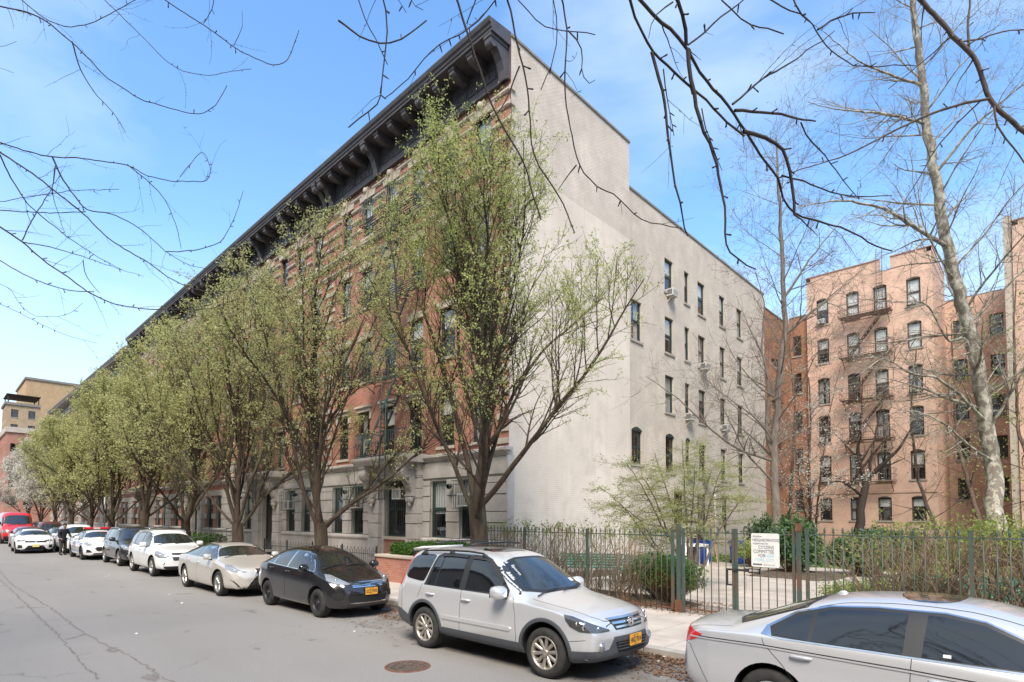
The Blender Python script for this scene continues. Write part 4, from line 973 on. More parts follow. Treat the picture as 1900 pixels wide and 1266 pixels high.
# ---- bare park trees
def bare_tree(seed, path, r0, r1, nlimb, llen, dens=1.0, droop=.0, ang=(35,75), start=.25, limbs=None, wob=.06, twig_r=.006, fine=True, taper=1.0, sub=(.8,2.2), thin=1):
    """trunk follows a path; limbs, side shoots and fine twigs grow from it"""
    rng = np.random.default_rng(seed); T = Tubes(); P = []
    path = [np.array(p, float) for p in path]
    for a, b_ in zip(path, path[1:]):
        n = max(2, int(np.linalg.norm(b_-a)/.5))
        for i in range(n): P.append(a+(b_-a)*i/n)
    P.append(path[-1]); P = np.array(P)
    for _ in range(2): P[1:-1] = (P[:-2]+P[1:-1]*2+P[2:])/4
    P[1:-1] += rng.normal(0, r0*.12, P[1:-1].shape)
    Rt = r1+(r0-r1)*(1-np.linspace(0, 1, len(P)))**taper; Rt *= 1+.3*np.exp(-np.arange(len(P))*.9); T.add(P, Rt, 10); tips = []
    L1 = []
    for i in range(nlimb):
        t = start+(1-start)*(i+.5)/nlimb; k = min(int(t*(len(P)-1)), len(P)-2)
        az = i*2.4+rng.uniform(-.4,.4); d = side_dir(rng, P[k+1]-P[k], radians(rng.uniform(*ang)), az)
        L = llen*(1.15-t*.85)*rng.uniform(.75,1.2); p = curve(rng, P[k], d, L, .3, wob, .05-droop)
        RR = (Rt[k]*rng.uniform(.17,.30))*(1-np.linspace(0,1,len(p))*.92)+.003; T.add(p, RR, 6); L1.append((p, RR))
    for lp, lr in (limbs or []):
        p = np.array([np.array(q, float) for q in lp]); q = [p[0]]
        for a, b_ in zip(p, p[1:]):
            n = max(2, int(np.linalg.norm(b_-a)/.3)); q += [a+(b_-a)*j/n for j in range(1, n+1)]
        p = np.array(q)
        for _ in range(3): p[1:-1] = (p[:-2]+p[1:-1]*2+p[2:])/4
        p[1:-1] += rng.normal(0, .015, p[1:-1].shape)
        RR = lr*(1-np.linspace(0,1,len(p))*.88)+.003; T.add(p, RR, 7); L1.append((p, RR))
    def shoots(src, n_per, l0, l1, k, rk, up, wb=.09):
        out = []
        for p, RR in src:
            L = np.linalg.norm(np.diff(p, axis=0), axis=1).sum()
            for _ in range(int(L*n_per*dens)+1):
                i = min(int((.12+.88*rng.random())*(len(p)-1)), len(p)-2)
                d = side_dir(rng, p[i+1]-p[i], radians(rng.uniform(28,70)))
                c = curve(rng, p[i], d, rng.uniform(l0,l1), .16, wb, up-droop)
                r = np.clip(RR[i]*rk, .003, None)*(1-np.linspace(0,1,len(c))*.8); T.add(c, np.maximum(r, twig_r*.35), k); out.append((c, r))
        return out
    L2 = shoots(L1, 1.5, *sub, 4, .5, .06)
    L3 = shoots(L2, 2.2 if fine else 1.2, .4, 1.2, 3, .55, .04)
    if fine: L4 = shoots(L3, 1.4, .15, .5, 3, .6, .02, .12)
    else: L4 = []
    for s_ in (L2, L3, L4):
        for p, r in s_: tips.extend(p[-2:])
    return T, np.array(tips), rng
G = SW_Z
M['bark_limb'] = noisy('bark_limb', (.06,.045,.036), (.14,.11,.09), scale=14, rough=.85, bump=.7, bscale=50, dist=.004)
# big plane tree with pale mottled bark, right
def plane_bark():
    mt, nd, ln, b = _nm('plane_bark'); g = nd.new('ShaderNodeNewGeometry').outputs['Position']
    mpn = nd.new('ShaderNodeMapping'); mpn.inputs['Scale'].default_value = (1,1,.6); ln.new(g, mpn.inputs['Vector'])
    v = nd.new('ShaderNodeTexVoronoi'); v.inputs['Scale'].default_value = 7; v.feature = 'SMOOTH_F1'; ln.new(mpn.outputs[0], v.inputs['Vector'])
    n = nd.new('ShaderNodeTexNoise'); n.inputs['Scale'].default_value = 3.2; n.inputs['Detail'].default_value = 6; n.inputs['Roughness'].default_value = .7; ln.new(mpn.outputs[0], n.inputs['Vector'])
    r = nd.new('ShaderNodeValToRGB'); e = r.color_ramp.elements; e[0].position = .42; e[0].color = (.17,.145,.115,1); e[1].position = .60; e[1].color = (.50,.47,.40,1); x = e.new(.5); x.color = (.34,.315,.25,1); r.color_ramp.interpolation = 'CONSTANT'
    ln.new(n.outputs[0], r.inputs[0]); ln.new(r.outputs[0], b.inputs['Base Color']); b.inputs['Roughness'].default_value = .85; _bump(nd, ln, n.outputs[0], .5, .03, b); return mt
M['plane'] = plane_bark()
A = at
T_ = bare_tree(5, [(-1.75,34.4,G), A(1845,870,28), A(1825,740,28), A(1800,620,28), A(1770,500,28), A(1742,380,28), A(1718,230,28), A(1703,90,28), A(1690,-40,28), A(1680,-180,28)], .40, .07, 34, 7.5, 1.5, .01, (40,82), .22, twig_r=.010, taper=.9, sub=(1.2,3.2),
     limbs=[([A(1835,790,28),A(1790,740,27.5),A(1740,700,27),A(1690,695,26.5),A(1640,660,26),A(1590,700,25.5)],.09), ([A(1850,860,28),A(1800,830,27),A(1760,790,26.5),A(1700,760,26),A(1640,770,25.5)],.075),
            ([A(1825,740,28),A(1790,620,27.5),A(1760,640,27),A(1720,560,26.5),A(1640,560,26),A(1560,550,25.5)],.075), ([A(1760,460,28),A(1640,385,27),A(1560,370,26.5),A(1480,385,26)],.11),
            ([A(1718,230,28),A(1640,210,27),A(1560,205,26),A(1500,190,25.5)],.075), ([A(1730,330,28),A(1800,240,27),A(1880,170,26),A(1960,120,25)],.08), ([A(1835,800,28),A(1880,720,27),A(1930,640,26)],.09), ([A(1712,160,28),A(1600,120,27),A(1530,60,26)],.07), ([A(1800,600,28),A(1860,540,27.5),A(1960,440,27)],.07)])
make_tree('plane_tree', *T_, M['plane'], M['leaf_pale'], .05, 1, .06, 'tall bare plane tree with pale mottled trunk before the pink buildings', keep=.10)
# bare tree before the white wall
T_ = bare_tree(8, [(-8.35,25.0,G), A(1436,830,24), A(1446,720,24), A(1456,600,24), A(1452,500,24), A(1446,380,24), A(1440,250,24)], .19, .02, 34, 5.2, 1.35, .0, (30,65), .18, twig_r=.012, taper=.8, sub=(1.0,2.4),
     limbs=[([A(1434,850,24),A(1420,800,24),A(1428,720,24),A(1412,640,24),A(1420,560,24),A(1400,500,24)],.08), ([A(1434,855,24),A(1380,840,23.5),A(1320,800,23),A(1260,740,22.5),A(1200,700,22)],.06), ([A(1450,560,24),A(1510,470,24),A(1570,400,24)],.06), ([A(1455,620,24),A(1530,560,24),A(1600,500,24.5)],.06)])
make_tree('bare_tree', *T_, M['bark_grey'], M['leaf_pale'], .05, 1, .05, 'slender bare tree with grey bark standing before the orange brick building', keep=.12)
# small crooked dark tree under the fire escapes
T_ = bare_tree(15, [(-6.9,32.2,G), A(1596,930,28), A(1612,880,28)], .24, .16, 2, 2.5, .7, 0, (30,60), .5, twig_r=.012,
     limbs=[([A(1612,885,28),A(1650,850,27.5),A(1680,820,27),A(1700,770,27)],.12), ([A(1608,895,28),A(1590,850,28),A(1598,780,28),A(1600,700,28)],.11), ([A(1600,920,28),A(1560,890,27.5),A(1530,900,27)],.08), ([A(1612,885,28),A(1620,820,28),A(1640,740,28)],.08)])
make_tree('bare_tree', *T_, M['bark_dark'], M['leaf_pale'], .05, 1, .05, 'short dark crooked tree forking low in front of the pink building', keep=.1)
# thin multi-stem trees, blossom, and more background trees
T_ = bare_tree(21, [(-9.2,33.0,G), A(1500,860,28), A(1505,780,28), A(1500,700,28)], .10, .03, 16, 3.4, 1.0, 0, (30,70), .25, twig_r=.01, sub=(.8,1.8),
     limbs=[([(-9.2,33.0,G),A(1525,860,28),A(1540,760,28),A(1560,680,28)],.07), ([(-9.2,33.0,G),A(1480,870,28),A(1470,780,28)],.06)])
make_tree('dogwood', *T_, M['bark_brown'], M['blossom'], .06, 4, .08, 'small multi-stemmed tree with white blossom before the pink building', keep=.9)
T_ = bare_tree(22, [(.3,37.5,G), A(1890,800,33), A(1880,640,33), A(1885,520,33)], .16, .03, 22, 4.2, .9, 0, (30,70), .2, twig_r=.01, sub=(.8,2.0))
make_tree('young_tree', *T_, M['bark_brown'], M['leaf_bright'], .10, 2, .15, 'young tree with fresh green leaves behind the plane tree at the right edge', keep=.45)
T_ = bare_tree(24, [(-2.3,40,G), A(1775,820,35), A(1770,700,35), A(1765,600,35)], .14, .03, 20, 3.6, .9, 0, (30,70), .2, twig_r=.01, sub=(.8,2.0))
make_tree('young_tree', *T_, M['bark_brown'], M['leaf_pale'], .10, 2, .13, 'leafing tree in the gap between the two pink buildings', keep=.4)
T_ = bare_tree(25, [(-11.5,36,G), A(1470,880,32), A(1475,760,32), A(1465,640,32)], .12, .03, 20, 3.6, 1.0, 0, (30,70), .2, twig_r=.01, sub=(.8,2.0))
make_tree('bare_tree', *T_, M['bark_brown'], None, .10, 2, .13, 'brown twiggy tree against the orange brick building')
T_ = bare_tree(26, [(-4.0,38,G), A(1700,880,33), A(1690,760,33), A(1700,650,33)], .12, .03, 18, 3.6, .9, 0, (30,70), .2, twig_r=.01, sub=(.8,2.0))
make_tree('bare_tree', *T_, M['bark_brown'], M['leaf_pale'], .08, 1, .1, 'twiggy bare tree before the right side of the pink facade', keep=.15)
# flat-topped ornamental hawthorn near the fence
def hawthorn():
    rng = np.random.default_rng(3); T = Tubes(); tips = []
    base = np.array([-7.65,15.6,G]); stems = []
    aim = [A(1115,905,16), A(1160,855,16), A(1215,840,16.5), A(1265,815,16.5), A(1320,870,16.5), A(1395,905,17), A(1345,850,16.5), A(1190,880,15.5), A(1290,860,15.5), A(1150,935,15.5)]
    for i, a in enumerate(aim):
        a = np.array(a); mid = base+(a-base)*.45+np.array([0,0,.25]); pts = np.array([base+rng.normal(0,.05,3)*[1,1,0], base+(mid-base)*.5+rng.normal(0,.07,3), mid+rng.normal(0,.08,3), mid+(a-mid)*.5+np.array([0,0,.12]), a])
        q = []
        for u, v in zip(pts, pts[1:]): q += [u+(v-u)*j/6 for j in range(6)]
        q.append(pts[-1]); q = np.array(q)
        for _ in range(3): q[1:-1] = (q[:-2]+q[1:-1]*2+q[2:])/4
        q[1:-1] += rng.normal(0,.012,q[1:-1].shape)
        R_ = .045*(1-np.linspace(0,1,len(q))*.9)+.003; T.add(q, R_, 6); stems.append((q, R_))
    def sh(src, n, l0, l1, flat, k, s0):
        out = []
        for p, R_ in src:
            for _ in range(n):
                i = min(int((s0+(1-s0)*rng.random())*(len(p)-1)), len(p)-2); d = side_dir(rng, p[i+1]-p[i], radians(rng.uniform(35,80))); d[2] *= flat
                c = curve(rng, p[i], d, rng.uniform(l0,l1), .12, .07, .02); r = np.maximum(R_[i]*.5*(1-np.linspace(0,1,len(c))*.8), .002); T.add(c, r, k); out.append((c, r))
        return out
    s2 = sh(stems, 22, .4, 1.3, .22, 4, .4); s3 = sh(s2, 7, .2, .5, .25, 3, .15)
    for s_ in (s2, s3):
        for p, r in s_: tips.extend(p[1:])
    return T, np.array(tips), rng
make_tree('hawthorn_tree', *hawthorn(), M['twig_park'], M['leaf_pale'], .030, 5, .035, 'low spreading hawthorn with flat layers of pale green leaves behind the hedge')
# ---- overhanging street trees on the near side: trunks stand outside the picture, branches hang into it
def overhang(name, label, trunk, traces, seed, mt, spur=.34):
    rng = np.random.default_rng(seed); T = Tubes()
    tp = np.array([np.array(p, float) for p in trunk[0]]); T.add(tp, np.linspace(trunk[1], trunk[1]*.45, len(tp)), 12)
    join = tp[-1]
    for tr, r_a, r_b, d_a, d_b, base, tw in traces:
        pts = [np.array(A(x, y, d_a+(d_b-d_a)*i/max(1, len(tr)-1))) for i, (x, y) in enumerate(tr)]
        n0 = 0
        for k in range(1, len(pts)-1): pts[k] = pts[k]+rng.normal(0, .008, 3)
        if base:      # lead the limb back to its tree, outside the picture
            s_ = pts[0]; dirn = pts[0]-pts[1]; dirn /= np.linalg.norm(dirn); ctl = s_+dirn*1.2
            lead = [join*(1-t)**2+2*ctl*t*(1-t)+s_*t*t for t in np.linspace(0, 1, 9)[:-1]]; n0 = len(lead); pts = lead+pts
        q = []
        for a_, b_ in zip(pts, pts[1:]):
            n = max(1, int(np.linalg.norm(b_-a_)/.07)); q += [a_+(b_-a_)*j/n for j in range(n)]
        q.append(pts[-1]); q = np.array(q)
        for _ in range(2): q[1:-1] = (q[:-2]+q[1:-1]*2+q[2:])/4
        q[1:-1] += rng.normal(0, .003, q[1:-1].shape)
        R_ = np.linspace(r_a, r_b, len(q))*1.18; R_ *= 1+.10*rng.random(len(q))
        T.add(q, R_, 6)
        L = len(q)
        for k in range(2, L-1):
            if rng.random() < spur:   # knobbly spur buds
                d = side_dir(rng, q[k+1]-q[k], radians(rng.uniform(45,85))); l = rng.uniform(.012,.05)*(1+R_[k]*12)
                c = np.array([q[k], q[k]+d*(R_[k]+l*.5), q[k]+d*(R_[k]+l)]); T.add(c, [R_[k]*.6+.002, .006, .0085 if R_[k] > .006 else .0045], 4)
                T.add(np.array([c[2], c[2]+d*.012]), [.009 if R_[k] > .006 else .005, .0015], 4)
            if rng.random() < tw*1.5:
                d = side_dir(rng, q[k+1]-q[k], radians(rng.uniform(30,65))); c = curve(rng, q[k], d, rng.uniform(.15,.75), .06, .10, .02)
                T.add(c, np.linspace(max(.0022, R_[k]*.4), .0012, len(c)), 4)
                for j in range(2, len(c)-1):
                    if rng.random() < .3:
                        dd = side_dir(rng, c[j+1]-c[j], radians(60)); T.add(np.array([c[j], c[j]+dd*.02, c[j]+dd*.03]), [.0015,.003,.001], 3)
                    if rng.random() < .10:
                        dd = side_dir(rng, c[j+1]-c[j], radians(45)); c2 = curve(rng, c[j], dd, rng.uniform(.1,.3), .05, .12, 0); T.add(c2, np.linspace(.0018,.001,len(c2)), 3)
    t = empty(name, tuple(trunk[0][0]), 0, None, label, 'tree')
    me = T.mesh('branches', mt); me.transform(Matrix.Translation(-Vector(trunk[0][0]))); link('branches', me, t); return t
zs = lambda z, ox, oy, s: [(ox+x/s, oy+y/s) for x, y in z]
r_ = lambda z: zs(z, 1150, 0, 2.532); m_ = lambda z: zs(z, 640, 0, 3.165); l_ = lambda z: zs(z, 0, 0, 1.948)
overhang('overhanging_tree', 'dark bare branches with knobbly buds hanging from the top of the photo, right of centre', ([(3.2,-2.6,0),(3.1,-2.5,2.5),(2.6,-1.9,5.5),(1.2,-.6,7.6)], .22), [
  (r_([(60,-40),(80,0),(160,65),(240,130),(310,220),(350,300),(400,370),(440,430),(530,520),(570,600),(640,700),(690,770),(750,830),(770,930),(820,1010),(900,1030),(1000,1060),(1100,1090),(1200,1160),(1280,1180)]), .024, .005, 4.2, 5.2, True, .03),
  (r_([(530,490),(600,430),(670,370),(760,320),(840,270),(870,230),(950,195),(1010,145)]), .008, .003, 4.45, 4.9, False, .05),
  (r_([(540,520),(620,520),(700,540),(800,550),(860,570),(920,570)]), .010, .005, 4.5, 4.8, False, .03), (r_([(850,575),(870,650),(940,700),(990,770),(1050,850),(1110,920)]), .006, .003, 4.8, 5, False, .05),
  (r_([(580,618),(640,625),(680,655),(740,670),(780,690),(785,760),(800,850),(825,940),(820,1010)]), .013, .009, 4.6, 4.85, False, .03), (r_([(760,825),(860,850),(940,890),(1000,915),(1080,930),(1190,925),(1280,920)]), .006, .003, 4.8, 5, False, .05),
  (r_([(820,1010),(880,1060),(930,1110)]), .006, .002, 4.9, 5, False, .1),
  (r_([(30,-60),(45,0),(60,80),(100,160),(150,240),(180,280),(260,340),(330,400),(370,430),(410,480),(480,540),(540,600),(585,640)]), .014, .007, 4.0, 4.6, True, .02),
  (r_([(150,245),(165,310),(190,430),(215,520),(215,600),(240,680),(245,780),(260,870),(290,950),(300,1030),(295,1080),(320,1110)]), .010, .004, 4.1, 4.3, False, .03), (r_([(205,325),(220,430),(240,520),(255,640)]), .004, .002, 4.1, 4.2, False, .05),
  (r_([(320,230),(322,290),(340,380),(365,450),(370,560),(400,610),(430,680),(460,780),(480,870),(490,960),(497,1050),(500,1110),(480,1150),(510,1200),(560,1230),(640,1266)]), .013, .004, 4.3, 4.5, False, .03), (r_([(385,510),(400,600),(440,700),(480,800)]), .004, .002, 4.3, 4.4, False, .05),
  (r_([(250,-40),(270,0),(300,60),(305,140),(312,215)]), .013, .011, 4.1, 4.3, True, 0), (r_([(320,212),(400,150),(460,85),(530,50),(590,0),(640,-60)]), .006, .003, 4.3, 4.4, False, .02),
  (r_([(440,-40),(480,0),(530,45),(570,90),(610,125),(690,125),(770,160)]), .008, .004, 4.2, 4.4, True, .03), (r_([(640,-40),(700,0),(800,50),(880,100),(930,140),(970,220),(1050,290),(1140,320),(1290,305),(1390,310)]), .011, .003, 4.4, 5, True, .05), (r_([(800,-30),(820,40),(890,100)]), .006, .005, 4.5, 4.5, True, .02), (r_([(930,140),(990,100),(1100,65),(1200,60)]), .007, .003, 4.6, 4.8, False, .06),
  (r_([(60,-30),(250,10),(180,45),(130,100),(135,180)])[1:], .005, .002, 4.3, 4.3, False, .05),
  (m_([(640,-40),(655,0),(690,100),(720,190),(760,330),(800,470),(850,600),(900,690),(950,790),(1010,880),(1060,950),(1090,1080),(1120,1180),(1150,1290)]), .016, .005, 4.3, 4.6, True, .03),
  (m_([(945,-40),(955,0),(985,130),(1010,280),(1040,390),(1070,520),(1090,700),(1100,900),(1130,980),(1200,1060),(1260,1140),(1310,1266),(1350,1370)]), .016, .004, 4.2, 4.6, True, .03),
  (m_([(1265,-40),(1280,0),(1310,170),(1300,300),(1295,480),(1290,570),(1320,700),(1345,860),(1370,970),(1440,1080),(1570,1140),(1620,1170),(1680,1260),(1800,1310),(1980,1340)]), .012, .003, 4.3, 4.7, True, .03),
  (m_([(1360,970),(1320,1010),(1290,1060),(1250,1120)]), .005, .002, 4.5, 4.6, False, .05), (m_([(1025,390),(990,480),(950,590),(900,680),(830,740)]), .006, .002, 4.3, 4.4, False, .05),
  (m_([(910,-40),(885,0),(800,110),(740,180),(660,220),(560,250),(460,330),(430,410),(360,480),(230,580)]), .010, .003, 4.3, 4.6, True, .05), (m_([(210,-40),(220,0),(245,120),(240,250),(220,370),(210,500),(215,630),(140,660),(70,680),(20,750)]), .011, .004, 4.3, 4.5, True, .04),
  (m_([(70,-40),(80,0),(120,110),(170,220),(220,310),(250,380)]), .007, .003, 4.4, 4.5, True, .04), (m_([(-40,120),(0,140),(80,220),(200,265),(330,245),(400,185),(480,120)]), .006, .004, 4.4, 4.5, False, .05),
  (m_([(980,-40),(1000,0),(1070,60),(1110,130),(1180,170),(1310,185),(1470,205)]), .005, .003, 4.3, 4.4, True, .06), (m_([(1210,-40),(1220,0),(1250,90),(1240,200),(1230,330),(1190,450),(1150,530)]), .008, .003, 4.3, 4.4, True, .05),
  (m_([(1310,180),(1380,220),(1415,290),(1370,400),(1390,480),(1430,540),(1470,470)]), .005, .002, 4.3, 4.4, False, .05), (m_([(780,-40),(770,0),(730,90),(715,140)]), .006, .004, 4.3, 4.4, True, .05), (m_([(300,-40),(310,0),(330,50),(360,75)]), .005, .002, 4.3, 4.4, True, .05), (m_([(370,-40),(380,0),(400,50),(460,60)]), .004, .002, 4.3, 4.4, True, .05),
  ], 3, M['bark_dark'])
overhang('overhanging_tree', 'thick pale bare limb crossing the upper right corner of the photo', ([(6.5,3.5,0),(6.3,3.6,3),(5.6,3.6,6.5),(4.2,3.4,9.2)], .26), [
  (r_([(1340,-90),(1410,0),(1500,90),(1560,170),(1640,240),(1700,330),(1740,460),(1800,530),(1899,620),(2000,700)]), .017, .020, 6, 6, True, .10),
  (r_([(1735,465),(1640,475),(1500,525),(1380,570),(1250,640),(1100,710),(990,760),(850,800),(800,815)]), .012, .004, 6, 6.6, False, .12), (r_([(1640,240),(1625,130),(1650,0),(1640,-60)]), .012, .007, 6, 6, False, .1), (r_([(1690,480),(1600,560),(1480,700),(1400,850),(1300,1000)]), .007, .003, 6.1, 6.6, False, .15), (r_([(1560,170),(1480,240),(1380,330),(1260,420)]), .006, .003, 6, 6.4, False, .15),
  (r_([(1760,500),(1770,600),(1850,690),(1900,770),(2000,860)]), .009, .006, 6, 6, False, .1), (r_([(1600,200),(1700,190),(1800,150),(1950,140)]), .008, .004, 6, 6, False, .15)], 5, M['bark_limb'], .3)
overhang('overhanging_tree', 'fine dark bare branches sweeping in from the left edge of the photo', ([(-10.5,-7.5,0),(-10.4,-7.3,2.5),(-10.2,-6.8,5.2),(-10.0,-6.2,7.2)], .24), [
  (l_([(-60,10),(0,25),(100,40),(160,70),(220,120),(280,170),(330,220),(390,280),(450,320),(500,355),(560,375),(640,395),(720,415),(780,380),(820,310)]), .016, .004, 8, 9, True, .12),
  (l_([(20,-50),(75,0),(150,60),(200,90),(260,100),(330,80),(400,50),(490,0)]), .012, .004, 8, 8.4, True, .12), (l_([(340,-50),(380,0),(430,50),(500,120),(560,180),(620,235),(680,265),(760,275),(840,255),(910,250)]), .010, .003, 8.2, 9, True, .12),
  (l_([(530,-50),(590,0),(700,70),(780,120),(850,175),(920,210),(985,245),(1040,220),(1080,110)]), .011, .004, 7.5, 8, True, .08), (l_([(260,150),(290,250),(350,350),(410,410),(455,480)]), .008, .003, 8.3, 8.8, False, .12), (l_([(770,-40),(780,20),(735,85)]), .006, .004, 7.6, 7.7, True, .1), (l_([(845,165),(880,100),(875,40)]), .004, .002, 7.7, 7.8, False, .1),
  (l_([(-60,495),(0,515),(90,550),(190,570),(300,570),(390,585),(460,595),(530,640),(620,655),(760,660),(765,610),(730,540),(650,640)]), .015, .003, 8, 8.8, True, .12),
  (l_([(-60,520),(0,550),(80,600),(160,650),(240,720),(300,770),(360,840),(450,900),(540,950),(600,1000),(680,1040),(760,1060),(860,1050),(880,940)]), .019, .004, 8, 9, True, .14),
  (l_([(-60,790),(0,820),(80,870),(150,940),(250,1000),(330,1060),(420,1100),(540,1120),(640,1120),(760,1120),(860,1080)]), .021, .004, 8, 9, True, .14), (l_([(190,570),(230,650),(310,760),(400,770),(500,820),(600,910),(680,960),(770,975)]), .009, .003, 8.2, 8.9, False, .14),
  (l_([(460,595),(540,660),(600,720),(640,820),(655,900)]), .006, .003, 8.4, 8.7, False, .1), (l_([(-60,755),(0,760),(80,765),(200,770),(310,765)]), .009, .005, 8, 8.3, True, .15), (l_([(-60,915),(0,940),(80,990),(150,1020),(250,1050),(340,1055)]), .010, .005, 8, 8.5, True, .15),
  (l_([(-60,1070),(0,1100),(80,1130),(160,1180),(260,1220),(350,1240)]), .009, .002, 8, 8.5, True, .15), (l_([(0,560),(40,640),(100,740),(160,790),(260,870),(360,930),(450,980)]), .008, .003, 8.1, 8.6, False, .15), (l_([(80,870),(130,770),(190,680),(200,600)]), .006, .003, 8.1, 8.2, False, .12),
  (l_([(80,875),(180,890),(300,930),(420,970),(520,1000)]), .006, .002, 8.1, 8.5, False, .15), (l_([(600,910),(700,910),(800,880),(850,790),(880,690)]), .006, .003, 8.6, 9, False, .1), (l_([(-60,1010),(0,1020),(50,1050),(60,1100),(130,1150),(250,1140),(300,1095)]), .006, .002, 8, 8.3, True, .12), (l_([(-40,700),(0,740),(60,720),(160,700),(260,690),(430,685)]), .008, .003, 8, 8.5, True, .15), (l_([(-40,235),(0,245),(50,265)]), .005, .002, 8, 8.2, True, .2), (l_([(-40,170),(0,180),(60,150)]), .005, .002, 8, 8.2, True, .2), (l_([(300,940),(310,1000),(360,1060)]), .005, .003, 8.3, 8.5, False, .12), (l_([(200,600),(190,700),(210,780),(240,860)]), .005, .002, 8.2, 8.4, False, .12)],
  7, M['bark_dark'], .26)
# ------------------------------------------------------------------ buildings beyond the park
M['pink'] = brick('pink_painted_brick', (.68,.46,.355), (.635,.42,.32), (.54,.36,.28), 'xz', bump=.3, paint=(.52,.36,.29), stain=(.52,.37,.30), sf=.5, sscale=.5, mortar=.006)
M['pink_y'] = brick('pink_painted_brick_side', (.68,.46,.355), (.635,.42,.32), (.54,.36,.28), 'yz', bump=.3, paint=(.52,.36,.29), stain=(.52,.37,.30), sf=.5, sscale=.5, mortar=.006)
M['orange_x'] = brick('orange_brick_x', (.42,.205,.12), (.36,.17,.095), (.30,.17,.115), 'xz', stain=(.26,.10,.05), sf=.4)
M['orange_y'] = brick('orange_brick_y', (.42,.205,.12), (.36,.17,.095), (.30,.17,.115), 'yz', stain=(.26,.10,.05), sf=.4)
def pink_building(x0, x1, y, ztop, label, notch, wing_back, stairs=True):
    T = empty('pink_building', ((x0+x1)/2, y, 0), label=label, cat='building'); rnd = random.Random(int(x0*10))
    P = lambda u, v, d: (u, y+d, v)
    offs = [.09, .345, .565, .815]; W = x1-x0; ww = .82
    cols = [x0+W*o+ww/2-.02 for o in offs]
    rows = [(17.2,19.1),(14.2,16.0),(11.05,12.95),(8.1,10.05),(5.05,7.0),(2.2,3.8)]
    ops = [(c-ww/2, c+ww/2, a, b_) for c in cols for a, b_ in rows]
    b = MB(); wall_grid(b, P, x0, x1, 0, ztop-.9, ops, .12, M['pink'], M['pink'], M['dark_room'])
    b.mat(M['pink'])
    for xa, xb in ((x0, notch[0]), (notch[1], x1)): b.box(xa, y, ztop-.9, xb, y+.3, ztop)
    b.mat(M['pink_y'])
    for xs in (x0, x1): b.quad((xs,y,0),(xs,y+wing_back,0),(xs,y+wing_back,ztop-.3),(xs,y,ztop-.3)); b.box(xs-.02 if xs == x0 else xs-.3, y, ztop-.3, xs+.3 if xs == x0 else xs+.02, y+wing_back, ztop)
    b.mat(M['coping']); b.box(x0, y+.3, ztop-1.0, x1, y+wing_back, ztop-.9); b.build('wall', None, T)
    b = MB(); b.mats.append(noisy('terracotta_coping', (.30,.13,.08), (.42,.20,.13), scale=4, rough=.8))
    for xa, xb in ((x0-.05, notch[0]), (notch[1], x1+.05)): b.box(xa, y-.05, ztop, xb, y+.34, ztop+.07)
    b.build('coping', None, T)
    for xs in (x0-.05, x1-.29): b = MB(); b.mats.append(MATS['terracotta_coping']); b.box(xs, y+.35, ztop+.002, xs+.34, y+wing_back, ztop+.068); b.build('side_coping', None, T)
    b = MB(); b.mats.append(M['pink']); b.box(x0, y-.05, 4.15, x1, y-.003, 4.35); b.build('string_course', None, T)
    for ci, c in enumerate(cols):
        for ri, (a, b_) in enumerate(rows):
            window(T, (c, y, a), ww, round(b_-a, 2), 0, 'pink', rnd.choice([4,4,3,4]) if ri < 2 else rnd.choice([5,0,2,3,1]))
            bb = MB(); bb.mats.append(M['sash_brown']); n = 6; bb.prism([(c-ww/2+ww*i/n, b_+.12*(1-(2*i/n-1)**2)) for i in range(n+1)], 'y', y-.006, y+.05); bb.build('arched_head', None, T)
    for ci, ri in ((0,0),(3,0),(3,2),(0,3),(0,4)): ac_unit(T, (cols[ci]-.05, y, rows[ri][0]+.06), 0, .46, .32, .28)
    # brown iron fire escape between the middle windows
    IR = noisy('brown_iron', (.10,.065,.05), (.17,.11,.085), scale=6, rough=.7)
    fa, fb = cols[1]-.75, cols[2]+.75; lev = [17.1, 14.1, 10.95, 8.0, 4.95]
    for z in lev:
        b = MB(); b.mats.append(IR); d = 1.0
        for k in range(7): yy = y-.08-(d-.1)*k/6; b.rod((fa,yy,z),(fb,yy,z),.06,.03)
        for h in (.9,.5,.1): b.rod((fa,y-d,z+h),(fb,y-d,z+h),.03); b.rod((fa,y,z+h),(fa,y-d,z+h),.03); b.rod((fb,y,z+h),(fb,y-d,z+h),.03)
        n = 22
        for k in range(n+1): xx = fa+(fb-fa)*k/n; b.rod((xx,y-d,z),(xx,y-d,z+.9),.014)
        b.rod((fa+.2,y,z-.7),(fa+.2,y-d,z),.04); b.rod((fb-.2,y,z-.7),(fb-.2,y-d,z),.04)
        b.build('fire_escape_balcony', None, T)
    for z1, z0 in zip(lev, lev[1:]):
        b = MB(); b.mats.append(IR); xa, xb = fa+.5, fb-.5
        for dy in (-.75,-.3): b.rod((xa,y+dy,z0),(xb,y+dy,z1),.16,.05); b.rod((xa,y+dy,z0+.8),(xb,y+dy,z1+.8),.03)
        for k in range(1, 12): t = k/12; b.rod((xa+(xb-xa)*t,y-.75,z0+(z1-z0)*t),(xa+(xb-xa)*t,y-.3,z0+(z1-z0)*t),.18,.03)
        b.build('fire_escape_stair', None, T)
    b = MB(); b.mats.append(IR)   # gooseneck ladder over the roof edge and the leaning flue
    for s_ in (-.18,.18): b.bar(((fa+fb)/2+.9+s_,y-.5,17.1),((fa+fb)/2+.9+s_,y-.15,ztop+.8),.025,6)
    for k in range(14): b.bar(((fa+fb)/2+.72,y-.47,17.4+k*.3),((fa+fb)/2+1.08,y-.47,17.4+k*.3),.015,4)
    b.build('roof_ladder', None, T)
